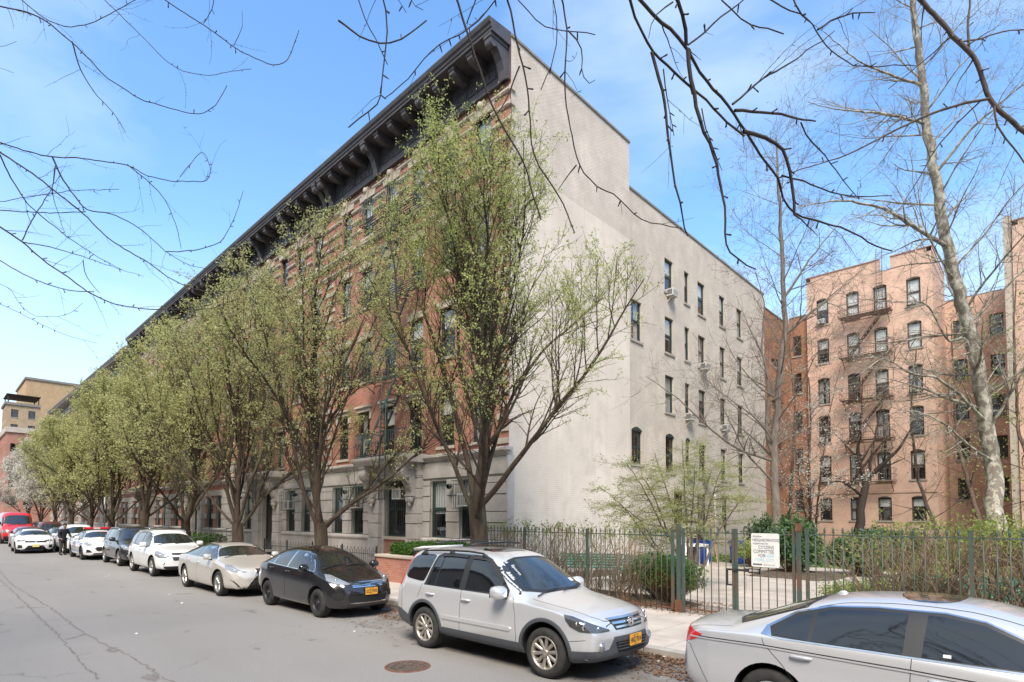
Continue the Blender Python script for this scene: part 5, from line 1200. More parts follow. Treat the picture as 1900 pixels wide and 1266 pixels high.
    b = MB(); b.mats.append(M['stone']); b.box(x0+.9,y+2.5,ztop-1,x0+1.5,y+3.1,ztop+.7); b.lathe([(.22,0),(.2,.4),(.16,.45)], (x0+1.2,y+2.8,ztop+.7), 10); b.build('chimney', None, T)
    return T
P1 = pink_building(-13.17, -5.26, 47, 21.05, 'pink painted rear facade with fire escapes, between the orange brick building and the plane tree', (-8.3,-7.65), 6.5)
P2 = pink_building(-1.15, 6.9, 47, 21.25, 'second pink painted building cut off by the right edge of the photo', (3.5,4.1), 6.5)
# pale chimney breast at its left corner
b = MB(); b.mats.append(M['stone_light']); b.box(-1.57,47.1,0,-1.155,48.2,21.7); b.build('chimney_stack', None, P2)
# recessed link between the two wings
L_ = empty('link_building', (-3.2,53.5,0), label='recessed pinkish brick block at the back of the light well between the two pink buildings', cat='building')
b = MB(); P = lambda u, v, d: (u, 53.5+d, v); wx = [-4.4,-2.3]; rw = [(15.8,17.4),(12.8,14.4),(9.8,11.4),(6.8,8.4),(3.8,5.4)]
wall_grid(b, P, -5.3, -1.1, 0, 19.0, [(c-.4,c+.4,a,e) for c in wx for a, e in rw], .12, M['pink'], M['pink'], M['dark_room']); b.mat(M['coping']); b.box(-5.2,53.5,19.0,-1.2,60,19.1); b.build('wall', None, L_)
for c in wx:
    for a, e in rw: window(L_, (c,53.5,a), .8, 1.6, 0, 'pink', 5)
# orange brick building behind the white corner building
OB = empty('orange_brick_building', (-14.6,41.7,0), label='orange brown brick building wedged between the white wall and the pink facade', cat='building')
P = lambda u, v, d: (u, 47.3+d, v); b = MB(); oc = [-14.0]; orow = [(15.2,16.8),(12.2,13.8),(9.2,10.8),(6.2,7.8),(3.0,4.6)]
b.mat(M['orange_y']); b.box(-26,40.5,0,-14.6,47.3,17.75)
wall_grid(b, P, -14.6, -12.9, 0, 18.3, [(c-.3,c+.3,a,e) for c in oc for a, e in orow], .12, M['orange_x'], M['orange_x'], M['dark_room'])
b.mat(M['orange_x']); b.box(-14.6,47.31,17.75,-13.2,58,18.29)
b.build('wall', None, OB); b = MB(); b.mats.append(M['coping']); b.box(-26.05,40.45,17.75,-14.55,47.2,17.83); b.box(-14.54,47.26,18.3,-13.19,58,18.38); b.build('coping', None, OB)
for c in oc:
    for a, e in orow: window(OB, (c,47.3,a), .6, 1.6, 0, 'pink', 5)
for z in (14.2,11.1,8.0,5.0):
    b = MB(); b.mats.append(M['rust_iron']); b.rod((-14.56,43.2,z),(-14.56,45.0,z),.5,.05); b.rod((-14.3,43.2,z+.9),(-14.3,45.0,z+.9),.03); 
    for k in range(10): b.rod((-14.3,43.2+k*.2,z),(-14.3,43.2+k*.2,z+.9),.015)
    b.build('fire_escape_balcony', None, OB)
    window(OB, (-14.6,44.1,z+.05), .8, 1.7, radians(90), 'pink', 5, False)
# ------------------------------------------------------------------ far end of the street
def simple_block(name, x0, x1, y0, y1, h, mt_x, mt_y, label, cols_x, rows, cap=None, z0=4, pitch=3.0, wcol=1.1, win_h=1.6, face_south=True, cz=.5, ny=3):
    T = empty(name, ((x0+x1)/2, y0, 0), label=label, cat='building'); b = MB()
    P = lambda u, v, d: (u, y0+d, v); Q = lambda u, v, d: (x1-d, u, v)
    xs = [x0+(x1-x0)*(i+.5)/cols_x for i in range(cols_x)]; ys = [y0+(y1-y0)*(i+.5)/ny for i in range(ny)]
    rz_ = [(z0+pitch*k, z0+pitch*k+win_h) for k in range(rows) if z0+pitch*k+win_h < h-.8]
    wall_grid(b, P, x0, x1, 0, h, [(c-wcol/2,c+wcol/2,a,e) for c in xs for a, e in rz_], .12, mt_x, mt_x, M['dark_room'])
    wall_grid(b, Q, y0, y1, 0, h, [(c-wcol/2,c+wcol/2,a,e) for c in ys for a, e in rz_] if ny else [], .12, mt_y, mt_y, M['dark_room'])
    b.mat(mt_y); b.quad((x0,y0,0),(x0,y1,0),(x0,y1,h),(x0,y0,h)); b.mat(mt_x); b.quad((x0,y1,0),(x1,y1,0),(x1,y1,h),(x0,y1,h)); b.mat(M['coping']); b.quad((x0,y0,h-.02),(x1,y0,h-.02),(x1,y1,h-.02),(x0,y1,h-.02)); b.build('wall', None, T)
    b = MB(); b.mats.append(cap or M['coping']); c = .25; b.box(x0-c,y0-c,h,x1+c,y0+.3,h+cz); b.box(x1-.3,y0+.301,h,x1+c,y1,h+cz-.003); b.build('coping', None, T)
    for cc in xs:
        for a, e in rz_: window(T, (cc,y0,a), wcol, win_h, 0, 'pink', 5, True, False)
    for cc in (ys if ny else []):
        for a, e in rz_: window(T, (x1,cc,a), wcol, win_h, radians(90), 'pink', 5, True, False)
    return T
tan_x = brick('tan_brick_x', (.50,.34,.19), (.45,.30,.165), (.40,.30,.2), 'xz'); tan_y = brick('tan_brick_y', (.50,.34,.19), (.45,.30,.165), (.40,.30,.2), 'yz')
simple_block('tan_apartment_block', -190, -170, 14.8, 40, 33.8, tan_x, tan_y, 'tall tan brick apartment block rising at the far end of the street', 5, 9, ny=0)
cream_x = brick('cream_brick_x', (.44,.32,.20), (.40,.29,.18), (.35,.27,.19), 'xz'); cream_y = brick('cream_brick_y', (.44,.32,.20), (.40,.29,.18), (.35,.27,.19), 'yz')
simple_block('cream_block', -158, -150, 10.2, 15.5, 24.5, cream_x, cream_y, 'narrow cream block with roof terrace left of the tan apartment block', 4, 7, ny=2)
simple_block('low_brick_block', -146, -128, 9.0, 15, 16.5, M['brick_front'], M['brick_side_red'], 'red brick corner block with cream bands at the far left', 7, 4, cap=M['stone_light'], cz=.9, ny=3)
b = MB(); b.mats.append(M['bark_dark'])
for x in (-157.5,-150.5): b.bar((x,10.5,24.9),(x,10.5,26.6),.1,5); b.bar((x,15.2,24.9),(x,15.2,26.6),.1,5)
b.box(-158,10.2,26.6,-150,15.5,26.72); tag(b.build('roof_pergola'), 'dark timber pergola on the roof of the cream block', 'pergola')
# storefronts: red awning, orange sign and grey shutter far down the pavement
AW = empty('shop_awning', (-100,12,0), label='bright red shop awning far down the pavement between the tree trunks', cat='awning')
b = MB(); b.mats.append(plain('awning_red', (.55,.012,.02), .6)); b.prism([(13.4,5.2),(12.0,3.9),(12.0,2.9),(12.03,2.9),(12.05,3.85),(13.4,5.1)], 'x', -101.5, -97.6); b.build('canopy', None, AW)
b = MB(); b.mats.append(M['black_iron']); b.bar((-101.4,12.05,3),(-101.4,13.4,3),.03); b.bar((-97.7,12.05,3),(-97.7,13.4,3),.03); b.build('frame', None, AW)
# buildings across the street behind the camera: they show in the car windows
for i, (xa, xb, h) in enumerate(((-70,-38,17),(-38,-9,15.5),(-9,16,18),(16,45,16))):
    T = empty('opposite_building', ((xa+xb)/2,-14,0), label=['brick apartment house across the street, leftmost','brick apartment house across the street, left of the camera','brick apartment house across the street, right behind the camera','brick apartment house across the street, rightmost'][i], cat='building')
    b = MB(); P = lambda u, v, d: (u, -14-d, v); n = int((xb-xa)/3)
    wall_grid(b, P, xa+.01, xb-.01, 0, h, [(xa+(k+.5)*3-.5, xa+(k+.5)*3+.5, z, z+1.8) for k in range(n) for z in (1.4,4.6,7.8,11.0)], .15, (M['brick_front'], M['white_brick_x'], tan_x, M['brick_front'])[i], M['stone'], M['dark_room'])
    b.mat(M['stone']); b.box(xa+.01,-14.2,0,xb-.01,-13.97,1.2); b.mat(M['cornice']); b.box(xa+.01,-14.2,h,xb-.01,-13.3,h+.6); b.build('wall', None, T)
# ------------------------------------------------------------------ iron fence and gates
def spear(b, x, y, z0, ztop, r=.0105, head=True, n=6):
    b.bar((x,y,z0),(x,y,ztop-.10),r,n)
    if head:
        b.lathe([(.012,0),(.024,.006),(.024,.022),(.012,.028),(.016,.034),(.024,.042),(.003,.105)], (x,y,ztop-.105), 6, 'z', False)
def fence_run(name, x0, x1, y, ztop, label, posts, lean=0, group=None, pitch=.135, z0=.22, dev=None, mt=None):
    T = empty(name, (x0, y, SW_Z), label=label, cat='fence', group=group); mt = mt or M['fence_iron']
    rnd = random.Random(int(x0*13))
    allp = sorted(posts)
    for a, c in zip(allp, allp[1:]):
        b = MB(); b.mats.append(mt); n = max(1, round((c-a)/pitch))
        for k in range(1, n):
            x = a+(c-a)*k/n; dx = rnd.uniform(-.006,.006)
            b.bar((x,y,z0-.06 if k % 9 else z0-.2),(x+dx,y,ztop-.10),.0105,6); b.lathe([(.012,0),(.024,.006),(.024,.022),(.012,.028),(.016,.034),(.024,.042),(.003,.105)], (x+dx,y,ztop-.105), 6, 'z', False)
        b.build('picket_panel', None, T)
        b = MB(); b.mats.append(mt); b.box(a+.03,y-.018,ztop-.155,c-.03,y+.018,ztop-.135); b.mat(M['rust_iron']); b.box(a+.03,y-.02,z0-.005,c-.03,y+.02,z0+.018); b.build('rail', None, T)
    for p in allp:
        b = MB(); b.mats.append(mt); b.box(p-.028,y-.028,.0,p+.028,y+.028,ztop-.04); b.box(p-.034,y-.034,ztop-.04,p+.034,y+.034,ztop-.025)
        b.mat(M['rust_iron']); b.box(p-.032,y-.032,.10,p+.032,y+.032,.34); b.build('post', None, T)
    return T
fence_run('iron_fence', -12.75, -6.1, FENCE_Y, 1.98, 'rusting green iron fence with spear tops left of the gate, in front of the hedge', [-12.75,-10.6,-8.45,-6.1])
fence_run('iron_fence', -3.32, 5.2, FENCE_Y, 2.07, 'green iron fence with spear tops right of the gate, behind the silver sedan', [-3.32,-.9,1.6,4.9], pitch=.152)
def gate(x0, x1, y, ztop, label, z0=.25, dy=0, latch_right=True, group=None):
    T = empty('iron_gate', (x0,y,SW_Z), label=label, cat='gate', group=group); mt = M['fence_iron']
    def Y(x): return y+dy*((x-x0)/(x1-x0))
    n = round((x1-x0)/.155); b = MB(); b.mats.append(mt)
    for k in range(1, n): x = x0+(x1-x0)*k/n; spear(b, x, Y(x), z0-.05, ztop)
    b.build('picket_panel', None, T)
    b = MB(); b.mats.append(mt); b.rod((x0,Y(x0),ztop-.145),(x1,Y(x1),ztop-.145),.03,.02); b.build('rail', None, T)
    b = MB(); b.mats.append(M['rust_iron']); b.rod((x0,Y(x0),z0),(x1,Y(x1),z0),.03,.03); b.build('rail', None, T)
    for x in (x0, x1):
        b = MB(); b.mats.append(mt); b.box(x-.026,Y(x)-.026,z0-.08,x+.026,Y(x)+.026,ztop-.05); b.build('stile', None, T)
    return T
g1 = gate(-5.84, -4.72, FENCE_Y, 2.06, 'left leaf of the green iron park gate, beside the clipped boxwood', dy=-.02)
g2 = gate(-4.66, -3.56, FENCE_Y-.02, 2.06, 'right leaf of the green iron park gate, carrying the white sign', dy=.02)
b = MB(); b.mats.append(M['fence_iron']); b.box(-5.98,FENCE_Y-.06,0,-5.90,FENCE_Y+.02,2.1); b.mat(M['rust_iron']); b.box(-6.02,FENCE_Y-.075,.1,-5.86,FENCE_Y+.06,.42); tag(b.build('gate_post'), 'rusty based iron gate post left of the park gate', 'gate post')
b = MB(); b.mats.append(M['fence_iron']); b.box(-3.50,FENCE_Y-.05,0,-3.43,FENCE_Y+.02,2.14); b.mat(M['rust_iron']); b.box(-3.515,FENCE_Y-.06,1.98,-3.415,FENCE_Y+.03,2.14); tag(b.build('gate_post'), 'iron gate post with rusty top right of the white sign', 'gate post')
b = MB(); b.mats.append(M['black_iron'])     # latch box
b.box(-4.85,FENCE_Y-.07,1.15,-4.50,FENCE_Y-.03,1.19); b.box(-4.40,FENCE_Y-.07,1.12,-4.18,FENCE_Y-.03,1.15); b.box(-4.40,FENCE_Y-.07,1.2,-4.18,FENCE_Y-.03,1.22); b.box(-4.20,FENCE_Y-.07,1.12,-4.18,FENCE_Y-.03,1.22)
b.box(-4.86,FENCE_Y-.06,.84,-4.83,FENCE_Y-.03,1.18); b.box(-4.85,FENCE_Y-.06,.84,-4.74,FENCE_Y-.03,.87); b.box(-4.50,FENCE_Y-.065,1.14,-4.40,FENCE_Y-.03,1.21); b.build('latch', None, g2)
ch = MB(); ch.mats.append(M['alloy'])
for k in range(13):
    z = 1.12-k*.033; ch.lathe([(.013,-.004),(.017,0),(.013,.004),(.009,0),(.013,-.004)], (-4.46+.006*sin(k),FENCE_Y-.07,z), 8, 'y' if k % 2 else 'x')
tag(ch.build('gate_chain'), 'short steel chain hanging from the gate latch', 'chain')
# the white sign
SG = empty('park_sign', (-4.05,FENCE_Y-.06,1.6), label='white metal sign reading NEIGHBORHOOD and CITIZENS COMMITTEE wired to the gate', cat='sign')
def rounded(x0, z0, x1, z1, r, n=5):
    out = []
    for cx, cz, a0 in ((x1-r,z1-r,0),(x0+r,z1-r,90),(x0+r,z0+r,180),(x1-r,z0+r,270)):
        for i in range(n+1): a = radians(a0+90*i/n); out.append((cx+r*cos(a), cz+r*sin(a)))
    return out
b = MB(); b.mats.append(noisy('sign_white', (.66,.66,.64), (.76,.76,.74), scale=6, rough=.45, bump=.05)); b.prism(rounded(-4.34,1.26,-3.80,1.93,.035), 'y', FENCE_Y-.066, FENCE_Y-.060); b.build('panel', None, SG)
pl = lambda cx, z: (lambda x, y, t: (cx+x, FENCE_Y-.067-t, z+y))
b = MB(); b.mats.append(M['ink'])
text_mesh(b, 'Another', .055, pl(-4.31,1.852), .001, 1, 'LEFT'); text_mesh(b, 'NEIGHBORHOOD', .082, pl(-4.315,1.768), .001, .80, 'LEFT'); text_mesh(b, 'Supported by', .052, pl(-4.31,1.712), .001, 1.05, 'LEFT')
text_mesh(b, 'CITIZENS', .092, pl(-3.90,1.622), .001, .78, 'RIGHT'); text_mesh(b, 'COMMITTEE', .092, pl(-3.90,1.538), .001, .78, 'RIGHT'); text_mesh(b, 'FOR', .092, pl(-4.065,1.454), .001, .78, 'RIGHT')
b.prism(rounded(-4.31,1.295,-4.13,1.325,.014,3), 'y', FENCE_Y-.0685, FENCE_Y-.067); text_mesh(b, 'citizensnyc.org', .036, pl(-4.11,1.298), .001, 1, 'LEFT'); b.build('lettering', None, SG)
b = MB(); b.mats.append(plain('sign_blue', (.22,.55,.68), .5)); text_mesh(b, 'NEW', .092, pl(-3.90,1.454), .001, .78, 'RIGHT'); text_mesh(b, 'YORK CITY', .092, pl(-3.90,1.37), .001, .78, 'RIGHT'); b.build('blue_lettering', None, SG)
b = MB(); b.mats.append(M['white_paint']); text_mesh(b, 'you can do it here', .020, pl(-4.22,1.304), .0025, .95); b.build('small_lettering', None, SG)
# ------------------------------------------------------------------ hedges
def hedge(name, x0, x1, y0, y1, h, label, seed, n, stem_m, leaf_m, tan=True, leafkeep=1.0, top_only=True, hfun=None):
    rng = np.random.default_rng(seed); T = Tubes(); T2 = Tubes(); tips = []; low = []
    for i in range(n):
        x = rng.uniform(x0, x1); y = rng.uniform(y0, y1); hh = h*rng.uniform(.82,1.0)*(hfun(x) if hfun else 1)
        for s_ in range(rng.integers(2,4)):
            d = np.array([rng.normal(0,.38), rng.normal(0,.25), 1.]); p = curve(rng, np.array([x,y,SW_Z]), d, hh-SW_Z, .14, .11, .06)
            p[:,1] = np.clip(p[:,1], y0-.12, y1+.2)
            r = rng.uniform(.007,.016)*(1-np.linspace(0,1,len(p))*.8)+.0015; T.add(p, r, 4)
            for k in range(2, len(p)-1):
                if rng.random() < .8:
                    c = curve(rng, p[k], side_dir(rng, p[k+1]-p[k], radians(rng.uniform(25,65))), rng.uniform(.12,.42), .07, .16, .2); (T2 if (tan and p[k][2] > 1.1) else T).add(c, np.linspace(.0042,.0018,len(c)), 3)
                    if c[-1][2] > hh*.86: tips.extend(c[-2:])
                    elif rng.random() < .18: low.append(c[-1])
            if p[-1][2] > hh*.85: tips.extend(p[-2:])
    t = empty(name, ((x0+x1)/2, (y0+y1)/2, SW_Z), label=label, cat='hedge'); off = Matrix.Translation(-Vector(t.location))
    me = T.mesh('stems', stem_m); me.transform(off); link('stems', me, t)
    if T2.V: me = T2.mesh('twigs', M['twig_tan']); me.transform(off); link('twigs', me, t)
    pts = np.array(tips+low); pts = pts[rng.random(len(pts)) < np.where(pts[:,2] > h*.84, .98, .6)]; me = leaf_mesh('leaves', pts, leaf_m, rng, .042, 3, .035); me.transform(off); link('leaves', me, t); return t
hedge('hedge', -12.8, -7.1, 11.85, 12.75, 2.28, 'tall twiggy hedge with green tips behind the left stretch of iron fence', 2, 100, M['twig'], M['leaf_bright'])
hedge('hedge', -2.55, 5.0, 11.9, 12.8, 2.42, 'tall twiggy hedge with bright green tips behind the right stretch of iron fence', 4, 260, M['twig'], M['leaf_bright'], hfun=lambda x: min(1, .84+max(0, x+2.6)*.22))
hedge('hedge', -2.2, 6.0, 15.5, 16.2, 1.2, 'low green hedge deep in the park beyond the right fence', 14, 60, M['twig'], M['leaf_bright'])
def bush(name, c, rx, ry, rz, label, seed, n, stem_m, leaf_m, size, per, leaf2=None, z0=None, spread=.03, shell=.45):
    rng = np.random.default_rng(seed); T = Tubes(); pts = []; z0 = SW_Z if z0 is None else z0
    ph = rng.uniform(0, 6, 4)
    for i in range(n):
        a = rng.uniform(0, 2*pi); u = rng.random()**shell; el = math.asin(rng.uniform(-.35, 1))
        lump = 1+.13*sin(3*a+ph[0])+.10*sin(5*a+3*el+ph[1])
        q = np.array([c[0]+rx*u*cos(a)*cos(el)*lump, c[1]+ry*u*sin(a)*cos(el)*lump, c[2]+rz*u*sin(el)*lump]); q[2] = max(q[2], z0+.06); pts.append(q)
        if i % 5 == 0:
            b0 = np.array([c[0]+rng.normal(0,rx*.12), c[1]+rng.normal(0,ry*.12), z0]); mid = (b0+q)/2+rng.normal(0,.06,3)+np.array([0,0,.08]); tt = np.linspace(0,1,6)[:,None]
            T.add(b0*(1-tt)**2+2*mid*tt*(1-tt)+q*tt*tt, np.linspace(.011,.002,6), 4)
    t = empty(name, (c[0],c[1],z0), label=label, cat='shrub'); off = Matrix.Translation(-Vector(t.location)); me = T.mesh('stems', stem_m); me.transform(off); link('stems', me, t); pts = np.array(pts)
    if leaf2 is not None:
        k = rng.random(len(pts)) < np.clip((c[2]+.1-pts[:,2])/rz*.8+(-(pts[:,0]-c[0])/rx)*.25+.25, 0, 1); me = leaf_mesh('dry_leaves', pts[k], leaf2, rng, size, per, spread); me.transform(off); link('dry_leaves', me, t); pts = pts[~k]
    me = leaf_mesh('leaves', pts, leaf_m, rng, size, per, spread); me.transform(off); link('leaves', me, t); return t
bush('boxwood', (-6.75,12.45,.78), 1.0, .62, .60, 'rounded boxwood with rusty lower leaves behind the fence beside the gate', 5, 3400, M['twig'], M['leaf_box'], .034, 4, M['leaf_rust'])
bush('rhododendron', (-6.9,22.6,1.0), 1.0, 1.1, 1.3, 'big dark green rhododendron behind the white sign', 6, 2600, M['twig'], M['leaf_dark'], .085, 4, spread=.07, shell=.6)
bush('rhododendron', (-4.9,24.2,.8), 1.4, 1.2, .85, 'second dark green rhododendron to the right of the white sign', 7, 2200, M['twig'], M['leaf_dark'], .085, 4, spread=.07, shell=.6)
bush('low_bush', (-9.3,25.0,.75), .9, .8, .6, 'small leafy bush near the blue bins', 8, 700, M['twig'], M['leaf_bright'], .06, 4, spread=.06)
bush('low_bush', (-3.0,15.3,.45), 1.1, .5, .35, 'low green ground shrub behind the gate post right of the sign', 9, 900, M['twig'], M['leaf_bright'], .045, 4, spread=.05)
bush('twiggy_bush', (-1.9,13.0,.85), .9, .6, .8, 'loose twiggy bush with sparse leaves behind the right fence', 10, 420, M['twig'], M['leaf_pale'], .05, 3, spread=.06, shell=.8)
bush('yew_bush', (-5.8,33.0,.9), 2.2, 1.6, .9, 'broad dark bush at the foot of the pink facade', 11, 1500, M['twig'], M['leaf_dark'], .12, 4, spread=.12, shell=.6)
bush('yew_bush', (-10.4,30.5,1.2), 1.4, 1.3, 1.3, 'dark bush at the foot of the orange brick wall', 12, 1100, M['twig'], M['leaf_dark'], .11, 4, spread=.1, shell=.6)
bush('low_bush', (-1.0,31.0,1.0), 2.2, 1.2, 1.1, 'light green bush at the foot of the plane tree', 13, 1300, M['twig'], M['leaf_bright'], .10, 4, spread=.1, shell=.7)
# grass tufts on the lawn
rng = np.random.default_rng(44); n = 9000
gx = rng.uniform(-13,14,n); gy = rng.uniform(27,46,n); pts = np.stack([gx,gy,np.full(n,SW_Z+.03)],1)
o = link('grass', leaf_mesh('grass', pts, leafmat('lawn_grass', (.12,.19,.04), (.34,.40,.14), .3), rng, .13, 3, .10)); tag(o, kind='stuff')
# ------------------------------------------------------------------ benches
GREEN = noisy('bench_green', (.02,.28,.19), (.04,.38,.27), scale=9, rough=.45, bump=.15, bscale=50, coords='obj')
def bench(loc, rz, L, label):
    T = empty('park_bench', loc, rz, None, label, 'bench', 'green slatted park benches')
    def part(name, f, mt): b = MB(); f(b); b.mats = [mt]; return b.build(name, None, T, True)
    def seat(b):
        for k in range(5): b.box(-L/2,-.42+k*.095,.43,L/2,-.345+k*.095,.462)
    def back(b):
        for k in range(5): z = .52+k*.085; y = .07+.035*k; b.add([(-L/2,y,z),(L/2,y,z),(L/2,y+.025,z),(-L/2,y+.025,z),(-L/2,y+.022,z+.068),(L/2,y+.022,z+.068),(L/2,y+.047,z+.068),(-L/2,y+.047,z+.068)], [(0,3,2,1),(4,5,6,7),(0,1,5,4),(1,2,6,5),(2,3,7,6),(3,0,4,7)])
    part('seat', seat, GREEN); part('backrest', back, GREEN)
    for x in (-L/2+.12, 0, L/2-.12):
        def leg(b): b.prism([(-.46,0),(-.32,0),(-.26,.35),(-.02,.35),(.06,0),(.20,0),(.12,.42),(.28,.98),(.21,.98),(.05,.44),(-.42,.43)], 'x', x-.045, x+.045)
        part('leg', leg, M['stone'])
    return T
bench((-10.9,15.2,SW_Z), radians(215), 2.0, 'green slatted bench behind the hedge, farther left of the two near the fence')
bench((-8.9,15.9,SW_Z), radians(225), 2.2, 'green slatted bench beside the boxwood, nearer the gate')
bench((-1.2,15.0,SW_Z), radians(190), 2.4, 'green slatted bench seen through the right fence')
bench((1.8,14.6,SW_Z), radians(185), 2.4, 'green slatted bench at the right edge behind the silver sedan')
# ------------------------------------------------------------------ bins, planks, sack
def bin_(loc, rz, body_c, lid_c, label, h=1.0, sc=1):
    T = empty('wheelie_bin', loc, rz, None, label, 'bin')
    b = MB(); b.mats.append(body_c); w0, w1, d0, d1 = .22*sc, .29*sc, .26*sc, .36*sc
    vs = [(-w0,-d0,.06),(w0,-d0,.06),(w0,d0,.06),(-w0,d0,.06),(-w1,-d1,h),(w1,-d1,h),(w1,d1,h),(-w1,d1,h)]
    b.add(vs, [(0,3,2,1),(0,1,5,4),(1,2,6,5),(2,3,7,6),(3,0,4,7)]); b.box(-w1-.02,-d1-.02,h-.05,w1+.02,d1+.02,h)
    for k in (-.1,.1): b.box(k-.02,-d0-.05,.15,k+.02,-d0-.01,h-.1)
    b.build('body', None, T, True)
    b = MB(); b.mats.append(lid_c); b.prism([(-d1-.05,h+.002),(d1+.05,h+.002),(d1+.03,h+.07),(-d1,h+.10)], 'x', -w1-.03, w1+.03); b.build('lid', None, T, True)
    for s_ in (-1, 1): b = MB(); b.mats.append(M['rubber']); b.lathe([(.01,-.03),(.10,-.03),(.12,0),(.10,.03),(.01,.03)], (s_*w0,d0-.02,.12), 14, 'x'); b.build('wheel', None, T, True)
    return T
BLUE = noisy('bin_blue', (.02,.055,.26), (.035,.085,.36), scale=5, rough=.45, bump=.1, coords='obj'); BLK = noisy('bin_black', (.018,.02,.024), (.035,.036,.04), scale=5, rough=.4, bump=.1, coords='obj')
bin_((-11.6,24.9,SW_Z), radians(80), BLUE, BLK, 'blue wheelie bin with dark lid next to the leaning plywood', 1.12)
bin_((-10.45,26.3,SW_Z), radians(70), BLUE, BLUE, 'second blue wheelie bin behind the plywood, partly under a black sack')
T = bin_((-11.75,23.9,SW_Z), radians(95), BLK, BLK, 'black round-topped bin with white painted numbers 166 in front of the blue bin', .86)
b = MB(); b.mats.append(M['white_paint']); text_mesh(b, '166', .24, lambda x, y, t: (.0+x, -.345-t, .60+y), .004); b.build('number', None, T, True)
b = MB(); b.mats.append(M['white_trim'])     # white frame round the small bin
T = empty('white_crate', (-11.45,23.6,SW_Z), radians(50), None, 'white painted timber crate frame standing round the black bin', 'crate'); 
for x in (-.5,.5):
    for y in (-.42,.42): b.box(x-.035,y-.035,0,x+.035,y+.035,.92)
b.box(-.46,-.45,.86,.46,-.39,.94); b.box(-.46,.39,.86,.46,.45,.94); b.box(-.53,-.38,.86,-.47,.38,.94); b.box(.47,-.38,.86,.53,.38,.94); b.box(-.54,-.46,.942,.54,.46,.965)
b.build('frame', None, T, True)
PLY = noisy('plywood', (.52,.36,.20), (.64,.47,.28), scale=3, rough=.7, bump=.15, stretch=(6,6,.6), c3=(.42,.27,.14), s3=2)
def plank(p, w, h, tilt, rz, label):
    T = empty('plywood_board', p, rz, None, label, 'board'); T.rotation_euler = (0, tilt, rz); b = MB(); b.mats.append(PLY); b.box(-.012,-w/2,0,.012,w/2,h); o = b.build('sheet', None, T, True); bevel_mesh(o.data, .002); return T
plank((-11.45,26.3,SW_Z), .55, 2.5, radians(-8), radians(15), 'tall plywood sheet leaning on the white wall, left of the pair')
plank((-11.15,26.9,SW_Z), .40, 2.3, radians(-10), radians(20), 'narrower plywood sheet leaning beside the first, in front of the blue bin')
b = MB(); b.mats.append(plain('sack', (.015,.015,.018), .3, coat=.3)); b.ball((0,0,.35),.42,.38,.42,14,10)
o = b.build('rubbish_sack'); rr = random.Random(2)
for v in o.data.vertices: v.co *= 1+rr.uniform(-.09,.09); v.co.z = max(0, v.co.z)
o.location = (-9.9,26.5,SW_Z); tag(o, 'black crumpled rubbish sack beside the second blue bin', 'sack')
# ------------------------------------------------------------------ front areaways along the tenements
def low_rail(x0, x1, y, label):
    T = empty('low_railing', (x0,y,SW_Z), label=label, cat='railing'); b = MB(); b.mats.append(M['black_iron']); n = round((x1-x0)/.12)
    for k in range(n+1): x = x0+(x1-x0)*k/n; b.bar((x,y,SW_Z),(x,y,SW_Z+(.98 if k % 2 else .90)),.009,5); b.lathe([(.009,0),(.016,.01),(.002,.06)], (x,y,SW_Z+(.98 if k % 2 else .90)), 5)
    b.build('picket_panel', None, T); b = MB(); b.mats.append(M['black_iron']); b.box(x0,y-.014,SW_Z+.80,x1,y+.014,SW_Z+.82); b.box(x0,y-.014,SW_Z+.10,x1,y+.014,SW_Z+.12); b.build('rail', None, T)
    k = 0; x = x0
    while x <= x1+.01:
        b = MB(); b.mats.append(M['black_iron']); b.box(x-.025,y-.05,SW_Z,x+.025,y-.0,SW_Z+1.05); b.lathe([(.02,0),(.034,.02),(.02,.055),(.001,.06)], (x,y-.025,SW_Z+1.05), 8); b.build('post', None, T); x += (x1-x0)/4
    return T
low_rail(-25.3, -16.3, 10.5, 'low black iron railing before the grey stone base, behind the black sedan')
low_rail(-13.9, -12.8, 10.3, 'short low iron railing between the brick planter and the park fence')
PL = empty('brick_planter', (-16.1,11.2,SW_Z), label='low red brick planter wall with stone cap beside the silver SUV', cat='planter')
b = MB(); b.mats.append(M['brick_front']); b.box(-16.1,10.35,SW_Z,-14.0,10.6,.92); b.mat(M['brick_side_red']); b.box(-14.25,10.601,SW_Z,-14.0,13.2,.92); b.box(-16.1,10.601,SW_Z,-15.85,13.2,.92); b.build('wall', None, PL)
b = MB(); b.mats.append(M['stone_light']); b.box(-16.15,10.30,.921,-13.95,10.65,1.0); b.box(-14.3,10.652,.921,-13.95,13.2,.998); b.box(-16.15,10.652,.921,-15.8,13.2,.998); o = b.build('coping', None, PL); bevel_mesh(o.data, .01)
b = MB(); b.mats.append(M['earth']); b.box(-15.85,10.6,.3,-14.25,13.2,.85); b.build('soil', None, PL)
